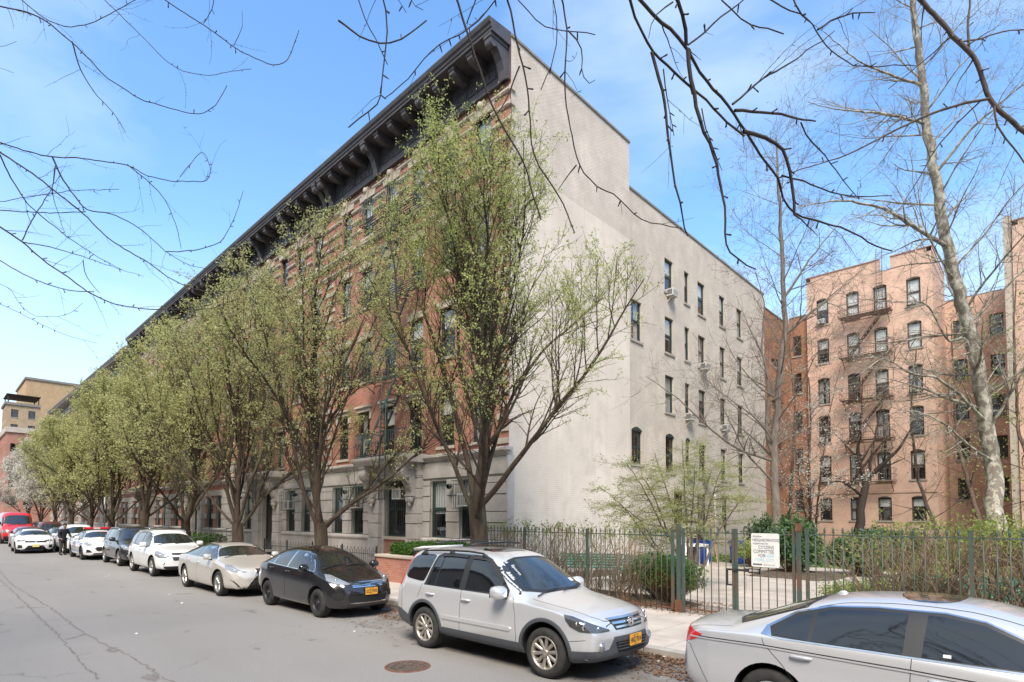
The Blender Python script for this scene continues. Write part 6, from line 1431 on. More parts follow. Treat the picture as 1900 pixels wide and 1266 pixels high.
def clipped(x0, y0, x1, y1, z0, z1, label, seed, n):
    rng = np.random.default_rng(seed); u = rng.random((n,3)); f = rng.integers(0, 5, n)
    u[f == 0, 0] = 0; u[f == 1, 0] = 1; u[f == 2, 1] = 0; u[f >= 3, 2] = 1
    p = np.stack([x0+(x1-x0)*u[:,0], y0+(y1-y0)*u[:,1], z0+(z1-z0)*u[:,2]*(1+.08*np.sin(u[:,0]*17))], 1)+rng.normal(0,.03,(n,3))
    t = empty('clipped_hedge', ((x0+x1)/2,(y0+y1)/2,z0), label=label, cat='hedge'); off = Matrix.Translation(-Vector(t.location))
    me = leaf_mesh('leaves', p, M['leaf_box'], rng, .05, 5, .04); me.transform(off); link('leaves', me, t)
    T_ = Tubes()
    for i in range(60):
        a = np.array([rng.uniform(x0,x1), rng.uniform(y0,y1), z0]); T_.add(np.stack([a, a+np.array([rng.normal(0,.1),rng.normal(0,.1),(z1-z0)*.95])]), np.array([.01,.004]), 4)
    me = T_.mesh('stems', M['twig']); me.transform(off); link('stems', me, t); return t
clipped(-15.8,10.75,-14.3,12.9,.85,1.28,'clipped green hedge growing in the brick planter', 3, 3400)
for i, (xa, xb) in enumerate(((-58,-51),(-50,-41),(-40,-36.5))): clipped(xa,11.4,xb,12.8,SW_Z,1.0,['low clipped hedge along the tenements behind the white SUV, farthest left','low clipped hedge along the tenements behind the police sedan','low clipped hedge along the tenements behind the dark SUV'][i], 30+i, 2600)
# entrance ramp handrails at the second and third doors
for i, xc in enumerate((-31.9,-44.4)):
    T = empty('ramp_handrail', (xc,12,SW_Z), label=['galvanised handrail and ramp at the second tenement entrance','galvanised handrail and ramp at the third tenement entrance'][i], cat='handrail')
    b = MB(); b.mats.append(M['concrete']); b.prism([(xc-7.5,SW_Z),(xc-1.6,SW_Z),(xc-1.6,.62),(xc-1.9,.62)], 'y', 10.9, 12.2); b.build('ramp', None, T)
    for y in (10.85,12.1):
        b = MB(); b.mats.append(M['alloy_dark'])
        for dz in (.55,.95): b.bar((xc-7.4,y,SW_Z+dz),(xc-1.7,y,.62+dz),.022,7)
        b.bar((xc-1.7,y,.62+.95),(xc-.9,y,SW_Z+.9),.022,7)
        for k in range(7): t = k/6; x = xc-7.4+5.7*t; z = SW_Z+(.47)*t; b.bar((x,y,z),(x,y,z+.95),.018,6)
        b.build('rail', None, T)
# slim street pole among the far trees
T = empty('sign_pole', (-47.0,8.5,SW_Z), label='thin street sign pole between the far pear trees', cat='pole'); b = MB(); b.mats.append(M['alloy_dark']); b.bar((-47,8.5,SW_Z),(-47,8.5,3.6),.035,8); b.build('pole', None, T); b = MB(); b.mats.append(M['white_paint']); b.box(-47.15,8.45,3.0,-46.85,8.46,3.5); b.build('sign_plate', None, T)
# ------------------------------------------------------------------ vehicles
def interp(prof, x):
    if x <= prof[0][0]: return prof[0][1]
    for (a, va), (b_, vb) in zip(prof, prof[1:]):
        if x <= b_: return va+(vb-va)*(x-a)/(b_-a) if b_ > a else vb
    return prof[-1][1]
def chaikin(poly, it=1, q=.25):
    for _ in range(it):
        out = []
        for i in range(len(poly)):
            a, b_ = Vector(poly[i]), Vector(poly[(i+1) % len(poly)]); out += [a.lerp(b_, q), a.lerp(b_, 1-q)]
        poly = out
    return poly
class Car:
    """body is a smooth lofted shell; glass, lamps, trims and seams are laid on its surface"""
    def __init__(s, name, label, cat, loc, rz, sp, group=None):
        s.sp = sp; s.root = empty(name, loc, rz, None, label, cat, group); s.paint = sp['paint']; s.make_body()
    def ring(s, x):
        sp = s.sp; zt = interp(sp['top'], x); zb = interp(sp['bot'], x); zs = min(interp(sp['belt'], x), zt-.035)
        W = interp(sp['w'], x); wt = min(interp(sp['wt'], x), W*.93); drop = interp(sp.get('crown', [(0,.04)]), x)
        sh = sp.get('shoulder', .975)
        e7 = zt-drop
        mid = (W*sh+(wt-W*sh)*.46, zs+(e7-zs)*.52)
        bl = sp.get('bulge', .02)
        return [(0,zb),(W*.72,zb),(W*.93,zb+.015),(W*.985,zb+.10),(W+bl*.4,zb+(zs-zb)*.42),(W*.995+bl*.2,zb+(zs-zb)*.72),(W*sh,zs-.005),(W*sh-.018,zs+.012) if zt-zs > .2 else (W*sh-.01,zs+.004),mid,(wt,e7),(wt*.55,zt-drop*.22),(0,zt)]
    def make_body(s):
        sp = s.sp; xs = sorted(set([round(p[0],3) for k in ('top','w','belt','bot') for p in sp[k]]))
        ext = [xs[0]]
        for a, b_ in zip(xs, xs[1:]):
            n = max(1, int((b_-a)/.26)) if b_-a > .05 else 1
            if b_-a < .02 and b_ != xs[-1]: continue
            ext += [a+(b_-a)*k/n for k in range(1, n+1)]
        xs = ext; V = []; F = []; NR = 12
        plan = sp.get('plan', .09)
        def addring(x, scale=1.0, zc=None, push=0):
            r = s.ring(x); zc_ = (r[0][1]+r[-1][1])/2 if zc is None else zc; i0 = len(V)
            def XX(y): # plan rounding of both ends
                W = max(.3, interp(sp['w'], x)); t = min(1, abs(y)/W); return x+push-(plan*t**2.4 if x > 0 else -plan*.8*t**2.4)*sp_end(x)
            for y, z in r: V.append((XX(y*scale), -y*scale, zc_+(z-zc_)*scale))
            for y, z in r[-2:0:-1]: V.append((XX(y*scale), y*scale, zc_+(z-zc_)*scale))
            return i0
        xl, xh = xs[0], xs[-1]
        def sp_end(x):
            e = (x-(xh-.9))/.9 if x > 0 else ((xl+.8)-x)/.8
            return max(0, min(1, e))**1.5
        n = 2*NR-2; rings = [addring(x) for x in xs]
        rr = [addring(xl, .72, None, -.012), addring(xl, .3, None, -.015)]; rf = [addring(xh, .72, None, .012), addring(xh, .3, None, .015)]
        seq = [rr[1], rr[0]]+rings+rf
        for a, b_ in zip(seq, seq[1:]):
            for j in range(n): F.append((a+j, a+(j+1) % n, b_+(j+1) % n, b_+j))
        F.append(tuple(rr[1]+j for j in range(n))[::-1]); F.append(tuple(rf[1]+j for j in range(n)))
        me = bpy.data.meshes.new('body'); me.from_pydata(V, [], F); bmn = bmesh.new(); bmn.from_mesh(me); bmesh.ops.recalc_face_normals(bmn, faces=bmn.faces); bmn.to_mesh(me); bmn.free()
        o = bpy.data.objects.new('body_tmp', me); COL.objects.link(o); md = o.modifiers.new('s', 'SUBSURF'); md.levels = sp.get('sub', 2); md.render_levels = md.levels
        dg = bpy.context.evaluated_depsgraph_get(); sm = bpy.data.meshes.new_from_object(o.evaluated_get(dg)); bpy.data.objects.remove(o)
        b = bmesh.new(); b.from_mesh(sm); s.bvh = BVHTree.FromBMesh(b); b.free()
        # wheel arches
        o = bpy.data.objects.new('body_tmp', sm); COL.objects.link(o); cuts = []
        for ax in (sp['xf'], sp['xr']):
            for sd in (-1, 1):
                W = sp['W']/2; mb = MB(); ar = sp['R']+sp.get('arch', .055)
                mb.lathe([(.001,0),(ar,0),(ar,W+.2-(W-.32)),(.001,W+.2-(W-.32))], (ax, (W-.32) if sd > 0 else -(W+.2), sp['R']+sp.get('archz', .01)), 36, 'y', False)
                cm = mb.mesh('cut'); bb = bmesh.new(); bb.from_mesh(cm); bmesh.ops.remove_doubles(bb, verts=bb.verts, dist=1e-4); bmesh.ops.recalc_face_normals(bb, faces=bb.faces); bb.to_mesh(cm); bb.free(); co = bpy.data.objects.new('cut', cm); COL.objects.link(co); cuts.append(co)
                md = o.modifiers.new('b', 'BOOLEAN'); md.operation = 'DIFFERENCE'; md.object = co; md.solver = 'EXACT'
        dg = bpy.context.evaluated_depsgraph_get(); dg.update(); fin = bpy.data.meshes.new_from_object(o.evaluated_get(dg)); bpy.data.objects.remove(o)
        for c in cuts: bpy.data.objects.remove(c)
        fin.materials.clear(); fin.materials.append(s.paint); fin.materials.append(M['gap']); fin.materials.append(M['black_plastic'])
        low = sp.get('clad', 0)
        for p in fin.polygons:
            c = p.center; idx = 0
            for ax in (sp['xf'], sp['xr']):
                rr_ = hypot(c.x-ax, c.z-sp['R']-sp.get('archz', .01)); ar = sp['R']+sp.get('arch', .055)
                if rr_ < ar-.002 and abs(c.y) < sp['W']/2-.3+.02: idx = 1
                elif abs(rr_-ar) < .012 and abs(p.normal.y) < .25 and abs(c.y) > sp['W']/2-.34: idx = 1
            if idx == 0 and p.normal.z < -.75 and c.z < .5: idx = 2
            p.material_index = idx; p.use_smooth = True
        try: fin.set_sharp_from_angle(angle=radians(38))
        except Exception: pass
        fin.name = 'body'; s.body = link('body', fin, s.root)
    # ---- laid-on pieces
    def decal(s, name, pts, d, off, mt, parent=None, maxe=.09, skirt=True, both=False, mb=None, round_=0):
        """pts: outline points in 3D near the surface; cast along d"""
        for sd in ((1, -1) if both else (1,)):
            P = [Vector((p[0], p[1]*sd, p[2])) for p in pts]; D = Vector((d[0], d[1]*sd, d[2])).normalized()
            ref = Vector((0,0,1)) if abs(D.z) < .8 else Vector((1,0,0)); u = D.cross(ref).normalized(); v = u.cross(D)
            c = sum(P, Vector())/len(P); P2 = [Vector(((p-c).dot(u), (p-c).dot(v))) for p in P]
            if round_: P2 = chaikin(P2, round_)
            b = bmesh.new(); vs = [b.verts.new((p.x, p.y, 0)) for p in P2]
            tri = tessellate_polygon([[Vector((p.x, p.y, 0)) for p in P2]])
            for t in tri:
                try: b.faces.new([vs[i] for i in t])
                except Exception: pass
            for _ in range(7):
                es = [e for e in b.edges if e.calc_length() > maxe]
                if not es: break
                bmesh.ops.subdivide_edges(b, edges=es, cuts=1); bmesh.ops.triangulate(b, faces=[f for f in b.faces if len(f.verts) > 3], quad_method='SHORT_EDGE', ngon_method='BEAUTY')
            bl = [e for e in b.edges if e.is_boundary]
            for vt in b.verts:
                q = c+u*vt.co.x+v*vt.co.y; hit = s.bvh.ray_cast(q-D*3, D)
                if hit[0] is None:
                    hit = s.bvh.find_nearest(q)
                vt.co = hit[0]+hit[1]*off
            if skirt:
                r = bmesh.ops.extrude_edge_only(b, edges=bl); nv = [g for g in r['geom'] if isinstance(g, bmesh.types.BMVert)]
                for vt in nv:
                    h = s.bvh.find_nearest(vt.co); vt.co = h[0]-h[1]*.004
            for f in b.faces: f.smooth = True
            bmesh.ops.recalc_face_normals(b, faces=b.faces)
            # make normals point outward
            if b.faces:
                b.faces.ensure_lookup_table(); f0 = max(b.faces, key=lambda f: f.calc_area())
                if f0.normal.dot(D) > 0: bmesh.ops.reverse_faces(b, faces=b.faces)
            if mb is not None:
                b.verts.index_update(); mb.mat(mt); mb.add([vt.co.copy() for vt in b.verts], [tuple(vv.index for vv in f.verts) for f in b.faces], True); b.free(); continue
            me = bpy.data.meshes.new(name); b.to_mesh(me); b.free(); me.materials.append(mt)
            try: me.set_sharp_from_angle(angle=radians(40))
            except Exception: pass
            link(name, me, parent or s.root)
    def side(s, name, xz, off, mt, **k): s.decal(name, [(x, -s.sp['W']/2, z) for x, z in xz], (0,1,0), off, mt, both=True, **k)
    def front(s, name, yz, off, mt, **k): s.decal(name, [(s.sp['top'][-1][0], y, z) for y, z in yz], (-1,0,0), off, mt, **k)
    def rear(s, name, yz, off, mt, **k): s.decal(name, [(s.sp['top'][0][0], y, z) for y, z in yz], (1,0,0), off, mt, **k)
    def top(s, name, xy, off, mt, **k): s.decal(name, [(x, y, 1.2) for x, y in xy], (0,0,-1), off, mt, **k)
    def line(s, name, path, w, mt, view='side', off=.0015, mb=None, both=True, hull=None):
        own = mb is None; shared = mb
        for sd in ((1, -1) if both else (1,)):
            mb = shared or MB()
            P = []
            for a, b_ in zip(path, path[1:]):
                n = max(1, int(hypot(b_[0]-a[0], b_[1]-a[1])/.04)); P += [(a[0]+(b_[0]-a[0])*k/n, a[1]+(b_[1]-a[1])*k/n) for k in range(n)]
            P.append(path[-1]); L = []; Rr = []
            for i, p in enumerate(P):
                a = P[max(0, i-1)]; b_ = P[min(len(P)-1, i+1)]; t = Vector((b_[0]-a[0], b_[1]-a[1])); t = t.normalized() if t.length else Vector((1,0)); nx, nz = -t.y*w/2, t.x*w/2
                for lst, k in ((L, 1), (Rr, -1)):
                    q = (p[0]+nx*k, p[1]+nz*k)
                    if view == 'side': o_, D = Vector((q[0], -3*sd, q[1])), Vector((0,sd,0))
                    elif view == 'front': o_, D = Vector((5, q[0]*sd, q[1])), Vector((-1,0,0))
                    elif view == 'rear': o_, D = Vector((-5, q[0]*sd, q[1])), Vector((1,0,0))
                    else: o_, D = Vector((q[0], q[1]*sd, 4)), Vector((0,0,-1))
                    h = s.bvh.ray_cast(o_, D); lst.append(None if h[0] is None else h[0]+h[1]*off)
            run = []
            for i in range(len(P)):
                if L[i] is None or Rr[i] is None: run = []; continue
                run.append((L[i], Rr[i]))
                if len(run) > 1 and (run[-1][0]-run[-2][0]).length < .25: (l0, r0), (l1, r1) = run[-2], run[-1]; mb.add([l0, r0, r1, l1], [(0,1,2,3)], True)
            if own and mb.f: mb.mats = [mt]; mb.build(name, None, s.root, True)
    def hit(s, o_, d):
        h = s.bvh.ray_cast(Vector(o_), Vector(d).normalized()); return h[0], h[1]
    def wheels(s, style='10spoke', rimr=None, alloy=None, tw=.215, hub=None):
        sp = s.sp; R = sp['R']; rimr = rimr or R*.68; alloy = alloy or M['alloy']; W = sp['W']/2-.035
        tb = MB(); h = tw/2
        prof = [(rimr-.005,-h+.01),(rimr+.01,-h-.004),(rimr+.05,-h-.008),(R-.03,-h+.002),(R-.008,-h+.022),(R,-h+.045),(R,-.032),(R-.008,-.029),(R-.008,-.023),(R,-.02),(R,.02),(R-.008,.023),(R-.008,.029),(R,.032),(R,h-.045),(R-.008,h-.022),(R-.03,h-.002),(rimr+.05,h+.008),(rimr+.01,h+.004),(rimr-.005,h-.01)]
        tb.lathe(prof, n=44, axis='y'); tb.mats.append(M['rubber']); tm = tb.mesh('tyre')
        rb = MB(); rb.mat(alloy)
        rb.lathe([(rimr,-h+.008),(rimr-.008,-h-.002),(rimr-.02,-h+.0),(rimr-.03,-h+.02),(rimr-.045,-h+.06),(rimr-.05,h-.02),(rimr,h)], n=40, axis='y')
        rb.mat(M['gap']); rb.lathe([(.001,-h+.10),(rimr-.045,-h+.11)], n=24, axis='y')
        rb.mat(M['alloy_dark']); rb.lathe([(.05,-h+.085),(rimr*.62,-h+.085),(rimr*.62,-h+.098)], n=28, axis='y')
        rb.mat(alloy)
        def spoke(a, w0, w1, r0, r1, y0, y1, th=.03, da=0):
            ca, sa = cos(a), sin(a); cb, sb = cos(a+da), sin(a+da); pts = []
            for r, ww, yy, (c_, s_) in ((r0, w0, y0, (ca, sa)), ((r0+r1)/2, (w0*.4+w1*.6)*.92, (y0+y1)/2-.004, (cos(a+da/2), sin(a+da/2))), (r1, w1, y1, (cb, sb))):
                for k, dy in ((-1,.012),(-.55,0),(.55,0),(1,.012)): pts.append((r*c_-k*ww*s_, yy+dy, r*s_+k*ww*c_))
                for k in (1,-1): pts.append((r*c_-k*ww*s_, yy+th, r*s_+k*ww*c_))
            fs = []
            for q in (0, 6):
                for j in range(6): fs.append((q+j, q+(j+1) % 6, q+6+(j+1) % 6, q+6+j))
            rb.add(pts, fs, False)
        yf = -h+.012
        if style == '10spoke':
            for k in range(10): spoke(2*pi*k/10, .022, .030, .05, rimr-.02, yf+.018, yf+.004)
        elif style == '5twin':
            for k in range(5):
                for d_ in (-.16,.16): spoke(2*pi*k/5+d_*.5, .018, .022, .05, rimr-.02, yf+.02, yf+.004, da=d_)
        elif style == 'multi':
            for k in range(12): spoke(2*pi*k/12, .011, .014, .045, rimr-.02, yf+.02, yf+.004); 
            for k in range(12): spoke(2*pi*(k+.5)/12, .006, .012, .09, rimr-.02, yf+.024, yf+.008)
        elif style == '5':
            for k in range(5): spoke(2*pi*k/5+.3, .042, .055, .04, rimr-.02, yf+.02, yf+.004)
        elif style == 'steel':
            rb.lathe([(rimr-.035,yf+.045),(rimr*.78,yf+.022),(rimr*.62,yf+.045),(rimr*.40,yf+.03),(.06,yf+.03),(.03,yf+.006),(.001,yf+.004)], n=28, axis='y')
            rb.mat(M['gap'])
            for k in range(8):
                a = 2*pi*k/8; rb.ball((cos(a)*rimr*.72, yf+.026, sin(a)*rimr*.72), .026, .008, .026, 8, 5)
            rb.mat(alloy)
        rb.lathe([(.058,yf+.03),(.055,yf+.008),(.035,yf-.002),(.001,yf-.003)], n=18, axis='y')
        rb.mat(M['gap'])
        for k in range(5): a = 2*pi*k/5+.3; rb.ball((cos(a)*.042*1.25, yf+.010, sin(a)*.042*1.25), .009, .007, .009, 6, 4)
        rm = rb.mesh('rim')
        for ax in (sp['xf'], sp['xr']):
            for sd in (-1, 1):
                wl = empty('wheel', (ax, sd*(W-h), R), 0 if sd < 0 else pi, s.root); link('tyre', tm, wl); r_ = link('rim', rm, wl); r_.rotation_euler = (0, .4+ax, 0)
        # undercarriage
        b = MB(); b.mats.append(M['gap']); b.box(sp['xr']+R+.1,-W+.34,.17,sp['xf']-R-.1,W-.34,.32); b.bar((sp['xr'],-W+.1,R),(sp['xr'],W-.1,R),.05,8); b.bar((sp['xf'],-W+.1,R),(sp['xf'],W-.1,R),.04,8); b.build('chassis', None, s.root, True)
    def plate(s, y, z, txt, x=None, mt=None, rear=False, w=.305, h=.152, tilt=0):
        p, n = s.hit((5 if not rear else -5, y, z), (-1 if not rear else 1, 0, 0)); x = (p.x+.036 if not rear else p.x-.02) if x is None else x
        k = -1 if rear else 1
        b = MB(); b.mats.append(mt or M['plate']); b.prism(rounded(y-w/2, z-h/2, y+w/2, z+h/2, .012), 'x', x, x+.006*k)
        o = b.build('number_plate', None, s.root, True)
        if txt:
            b = MB(); b.mats.append(M['ink']); text_mesh(b, txt, .098, lambda a, c, t: (x+(.0065+t)*k, y+a*k, z-.036+c), .001, .64, bold=.003); text_mesh(b, 'NEW YORK', .026, lambda a, c, t: (x+(.0065+t)*k, y+a*k, z+.047+c), .001); text_mesh(b, 'EMPIRE STATE', .016, lambda a, c, t: (x+(.0065+t)*k, y+a*k, z-.066+c), .001)
            b.build('lettering', None, o, True)
    def mirror(s, x, z, mt=None, sc=1, yo=0):
        for sd in (-1, 1):
            p, n = s.hit((x, 3*sd, z-.03), (0,-sd,0)); y = p.y+sd*.13*sc
            b = MB(); b.smooth = True; pts = []; prof = [(-.095,.0,.055,.055),(-.07,.02,.095,.078),(.0,.02,.115,.088),(.06,.015,.095,.07),(.085,.01,.05,.035)]
            n = 12
            for dx, dz, hw, hh in prof:
                for j in range(n):
                    a = 2*pi*j/n; ca, sa = cos(a), sin(a); sg = lambda v: (abs(v)**.6)*(1 if v >= 0 else -1)
                    pts.append((x+dx*sc, y+sg(ca)*hw*sc, z+dz*sc+.02+sg(sa)*hh*sc))
            fs = [(i*n+j, i*n+(j+1) % n, (i+1)*n+(j+1) % n, (i+1)*n+j) for i in range(4) for j in range(n)]; fs.append(tuple(range(n))[::-1]); fs.append(tuple(range(4*n, 5*n)))
            b.mat(mt or s.paint).add(pts, fs, True); b.mat(M['black_plastic']); b.bar((x+.02,p.y-sd*.01,z-.045),(x+.01,y-sd*.03,z-.03),.022,8); b.box(x-.09*sc-.012,y-.075*sc,z-.045*sc+.02,x-.085*sc,y+.075*sc,z+.06*sc+.02)
            b.build('mirror', None, s.root, True)
    def handle(s, x, z, mt=None):
        for sd in (-1, 1):
            p, n = s.hit((x, 3*sd, z), (0,-sd,0)); b = MB(); b.smooth = True; b.mat(mt or s.paint)
            b.tube([(x-.095,p.y-sd*.004,z-.004),(x-.08,p.y+sd*.022,z),(x-.03,p.y+sd*.032,z+.003),(x+.04,p.y+sd*.032,z+.003),(x+.085,p.y+sd*.022,z),(x+.10,p.y-sd*.004,z-.004)], [.012,.015,.015,.015,.015,.012], 8)
            b.build('handle', None, s.root, True)
            s.decal('handle_recess', [(x+.055*cos(t*pi/5), -s.sp['W']/2*1, z+.028*sin(t*pi/5)) for t in range(10)], (0,1,0), .0012, M['gap'] if False else s.paint, skirt=False) if False else None
    def arch_lips(s, mt, w=.05, lift=.012, a0=0, a1=180):
        ar = s.sp['R']+s.sp.get('arch', .055)
        for ax in (s.sp['xf'], s.sp['xr']):
            cz = s.sp['R']+s.sp.get('archz', .01); n = 26
            for sd in (-1, 1):
                mb = MB()
                for rr0, rr1, oo in ((ar+.002, ar+w, lift),):
                    prev = None
                    for i in range(n+1):
                        a = radians(a0+(a1-a0)*i/n); row = []
                        for r, of in ((rr0-.004, -.03), (rr0, lift*.7), ((rr0+rr1)/2, lift), (rr1-.006, lift*.8), (rr1, -.002)):
                            q = (ax+cos(a)*max(r, ar+.004), cz+sin(a)*max(r, ar+.004)); h = s.bvh.ray_cast(Vector((q[0], -3*sd*-1, q[1])), Vector((0,-sd,0))); row.append(None if h[0] is None else Vector((ax+cos(a)*r, h[0].y+sd*of, cz+sin(a)*r)))
                        if prev and None not in prev and None not in row:
                            for k in range(4): mb.add([prev[k], prev[k+1], row[k+1], row[k]], [(0,1,2,3)], True)
                        prev = row
                mb.mats = [mt]; mb.build('wheel_arch_trim', None, s.root, True)
    def wiper_set(s, x, z=None):
        for y0, y1 in ((-.62,-.08),(-.02,.52)):
            P = []
            for t in (0,.25,.5,.75,1):
                y = y0+(y1-y0)*t; p, n = s.hit((x+.02+.05*(1-t)-.02*sin(t*3), y, 4), (0,0,-1)); P.append(p+n*.018)
            b = MB(); b.mats.append(M['black_plastic']); b.tube(P, [.011,.010,.008,.007,.005], 6); b.build('wiper', None, s.root, True)
# ================================================================ silver SUV (front, centre)
PAINT_SUV = carpaint('silver_suv_paint', (.70,.70,.70), .5, .30, .22)
suv = Car('parked_suv', 'silver SUV with roof rails and grey wheel arches at the kerb in the foreground', 'SUV', (-6.40,6.79,0), radians(1.2), dict(
    paint=PAINT_SUV, W=1.80, R=.345, xf=1.31, xr=-1.31, arch=.065, archz=.02, plan=.12, bulge=.012, shoulder=.97,
    top=[(-2.31,.72),(-2.29,.98),(-2.20,1.22),(-2.03,1.55),(-1.92,1.635),(-1.70,1.675),(-.9,1.705),(-.2,1.700),(.12,1.655),(.24,1.60),(.93,1.125),(1.02,1.085),(1.2,1.06),(1.6,1.005),(1.92,.935),(2.06,.87),(2.14,.78),(2.18,.66)],
    bot=[(-2.31,.48),(-2.1,.34),(-1.8,.27),(1.7,.25),(2.05,.30),(2.18,.36)], belt=[(-2.31,.70),(-2.2,.97),(-1.9,1.06),(-.5,1.03),(.9,.985),(1.5,.93),(1.95,.82),(2.1,.70),(2.18,.60)],
    w=[(-2.31,.74),(-2.22,.80),(-1.95,.862),(-1.3,.885),(.6,.885),(1.3,.882),(1.75,.86),(2.0,.81),(2.12,.75),(2.18,.69)],
    wt=[(-2.3,.62),(-2.1,.60),(-1.8,.575),(-.5,.60),(.2,.575),(.5,.63),(.95,.72),(1.2,.70),(1.7,.66),(2.0,.60),(2.18,.55)], crown=[(-2.3,.03),(-1.5,.055),(.2,.055),(.9,.05),(1.5,.05),(2.18,.03)]))
def dress_suv(c):
    g = M['tint_glass']; s_ = c.sp
    # glass
    c.side('window_trim', [(.60,1.045),(.585,1.13),(.20,1.455),(.05,1.545),(-.10,1.585),(-.62,1.60),(-1.14,1.590),(-1.24,1.55),(-1.34,1.10),(-1.36,1.065)], .004, M['black_plastic'], round_=0)
    c.side('front_window', [(.555,1.075),(.54,1.13),(.17,1.43),(.05,1.51),(-.06,1.545),(-.33,1.555),(-.335,1.075)], .008, g)
    c.side('rear_window', [(-.47,1.075),(-.465,1.56),(-.80,1.565),(-1.10,1.552),(-1.18,1.50),(-1.27,1.15),(-1.285,1.08)], .008, g)
    c.side('quarter_window', chaikin([(-1.40,1.11),(-1.36,1.17),(-1.27,1.52),(-1.30,1.565),(-1.72,1.555),(-1.86,1.51),(-1.98,1.30),(-1.92,1.15)], 2, .18), .006, g)
    c.line('window_divider', [(-1.06,1.08),(-1.03,1.555)], .022, M['black_plastic'], off=.011)
    c.line('rain_deflector', [(.45,1.215),(.17,1.43),(.05,1.515),(-.06,1.55),(-.36,1.562)], .055, M['black_plastic'], off=.026); c.line('rain_deflector', [(-.46,1.562),(-.80,1.57),(-1.12,1.556)], .045, M['black_plastic'], off=.026)
    c.decal('windscreen', [(.90,-.72,1.115),(.90,.72,1.115),(.4,.68,1.30),(.3,.585,1.57),(.3,-.585,1.57),(.4,-.68,1.30)], (-.82,0,-.58), .005, M['car_glass'], round_=1)
    c.decal('windscreen_surround', [(.95,-.76,1.075),(.95,.76,1.075),(.4,.70,1.33),(.26,.61,1.60),(.26,-.61,1.60),(.4,-.70,1.33)], (-.82,0,-.58), .002, M['black_plastic'], round_=1)
    c.rear('rear_screen', [(-.58,1.12),(.58,1.12),(.54,1.52),(-.54,1.52)], .005, g, round_=1)
    # sunroof and rails
    c.top('sunroof', [(.02,-.40),(.02,.40),(-.48,.42),(-.48,-.42)], .006, M['tint_glass'], round_=1)
    for sd in (-1, 1):
        P = []
        for x in (-1.72,-1.62,-1.3,-.9,-.5,-.15,-.02):
            p, n = c.hit((x, sd*.60, 4), (0,0,-1)); P.append(Vector((x, p.y, p.z+(.075 if -1.7 < x < -.1 else .01))))
        b = MB(); b.mats.append(M['black_plastic']); b.tube(P, .017, 8)
        for x in (-1.62,-.9,-.12):
            p, n = c.hit((x, sd*.60, 4), (0,0,-1)); b.ball((x,p.y,p.z+.03),.075,.03,.045,8,6)
        b.build('roof_rail', None, c.root, True)
    for x in (-1.35,-.45):
        b = MB(); b.mats.append(M['black_plastic']); b.tube([(x,-.6,1.76),(x,-.3,1.785),(x,.3,1.785),(x,.6,1.76)], .016, 8); b.build('cross_bar', None, c.root, True)
    b = MB(); b.mats.append(M['white_trim']); b.smooth = True; b.prism([(-2.07,1.595),(-1.84,1.655),(-1.84,1.685),(-2.10,1.64)], 'y', -.50, .50); b.build('spoiler', None, c.root, True)
    # seams
    gap = MB(); gap.mats.append(M['gap'])
    for pth in ([(.70,1.04),(.78,.80),(.80,.50),(.78,.36)], [(-.40,1.06),(-.40,.60),(-.42,.36)], [(-1.40,1.08),(-1.44,.95),(-1.50,.84)], [(-1.78,.42),(-1.95,.52),(-1.98,.90),(-2.0,1.0)], [(1.70,.56),(1.95,.60)]):
        c.line('seam', pth, .007, M['gap'], mb=gap)
    c.line('seam', [(.78,.35),(-1.0,.34)], .008, M['gap'], mb=gap)
    c.line('seam', [(.98,.72),(1.5,.675),(1.9,.61),(2.03,.50),(2.06,.42)], .007, M['gap'], 'top', mb=gap); c.line('seam', [(2.085,-.50),(2.095,0),(2.085,.50)], .007, M['gap'], 'top', mb=gap, both=False)
    gap.build('panel_gaps', None, c.root, True)
    # grey lower cladding and body side moulding
    cl = M['grey_plastic']
    c.side('side_cladding', [(.90,.27),(.93,.30),(.90,.40),(.83,.425),(-.83,.425),(-.88,.40),(-.93,.30),(-.90,.27)], .010, cl)
    c.side('side_moulding', [(.68,.565),(.70,.60),(.68,.62),(-.82,.625),(-.86,.60),(-.82,.565)], .016, c.paint)
    c.arch_lips(cl, .055, .014, -8, 188)
    c.decal('front_bumper_cladding', [(2.18,-.45,.30),(2.18,.45,.30),(2.18,.70,.30),(2.1,.76,.42),(2.1,.62,.45),(2.18,.50,.47),(2.18,.40,.62),(2.18,-.40,.62),(2.18,-.50,.47),(2.1,-.62,.45),(2.1,-.76,.42),(2.18,-.70,.30)], (-1,0,0), .018, cl)
    for sd in (-1, 1): c.decal('bumper_corner', [(1.78,sd*.87,.28),(2.05,sd*.78,.28),(2.12,sd*.66,.30),(2.12,sd*.66,.455),(1.98,sd*.82,.455),(1.74,sd*.87,.44)], (-.5,-sd*.86,0), .016, cl)
    for sd in (-1, 1): c.decal('rear_bumper_cladding', [(-1.72,sd*.87,.34),(-2.0,sd*.84,.40),(-2.26,sd*.74,.50),(-2.26,sd*.74,.62),(-1.95,sd*.86,.60),(-1.74,sd*.87,.52)], (.25,-sd*.97,0), .012, cl)
    c.rear('rear_bumper_cladding', [(-.72,.50),(.72,.50),(.72,.64),(-.72,.64)], .012, cl)
    # grille, intake, lamps
    c.front('grille', [(-.335,.70),(.335,.70),(.425,.855),(-.425,.855)], .006, M['black_plastic'])
    for zz, hw in ((.733,.33),(.785,.37),(.838,.405)): c.front('grille_bar', [(-hw,zz-.013),(hw,zz-.013),(hw+.012,zz+.013),(-hw-.012,zz+.013)], .018, M['chrome'])
    p, n = c.hit((5,0,.78), (-1,0,0)); b = MB(); b.mats.append(M['chrome'])   # chrome H badge in a rounded square
    X = p.x+.034
    ring_ = rounded(-.062,.72,.062,.845,.022)
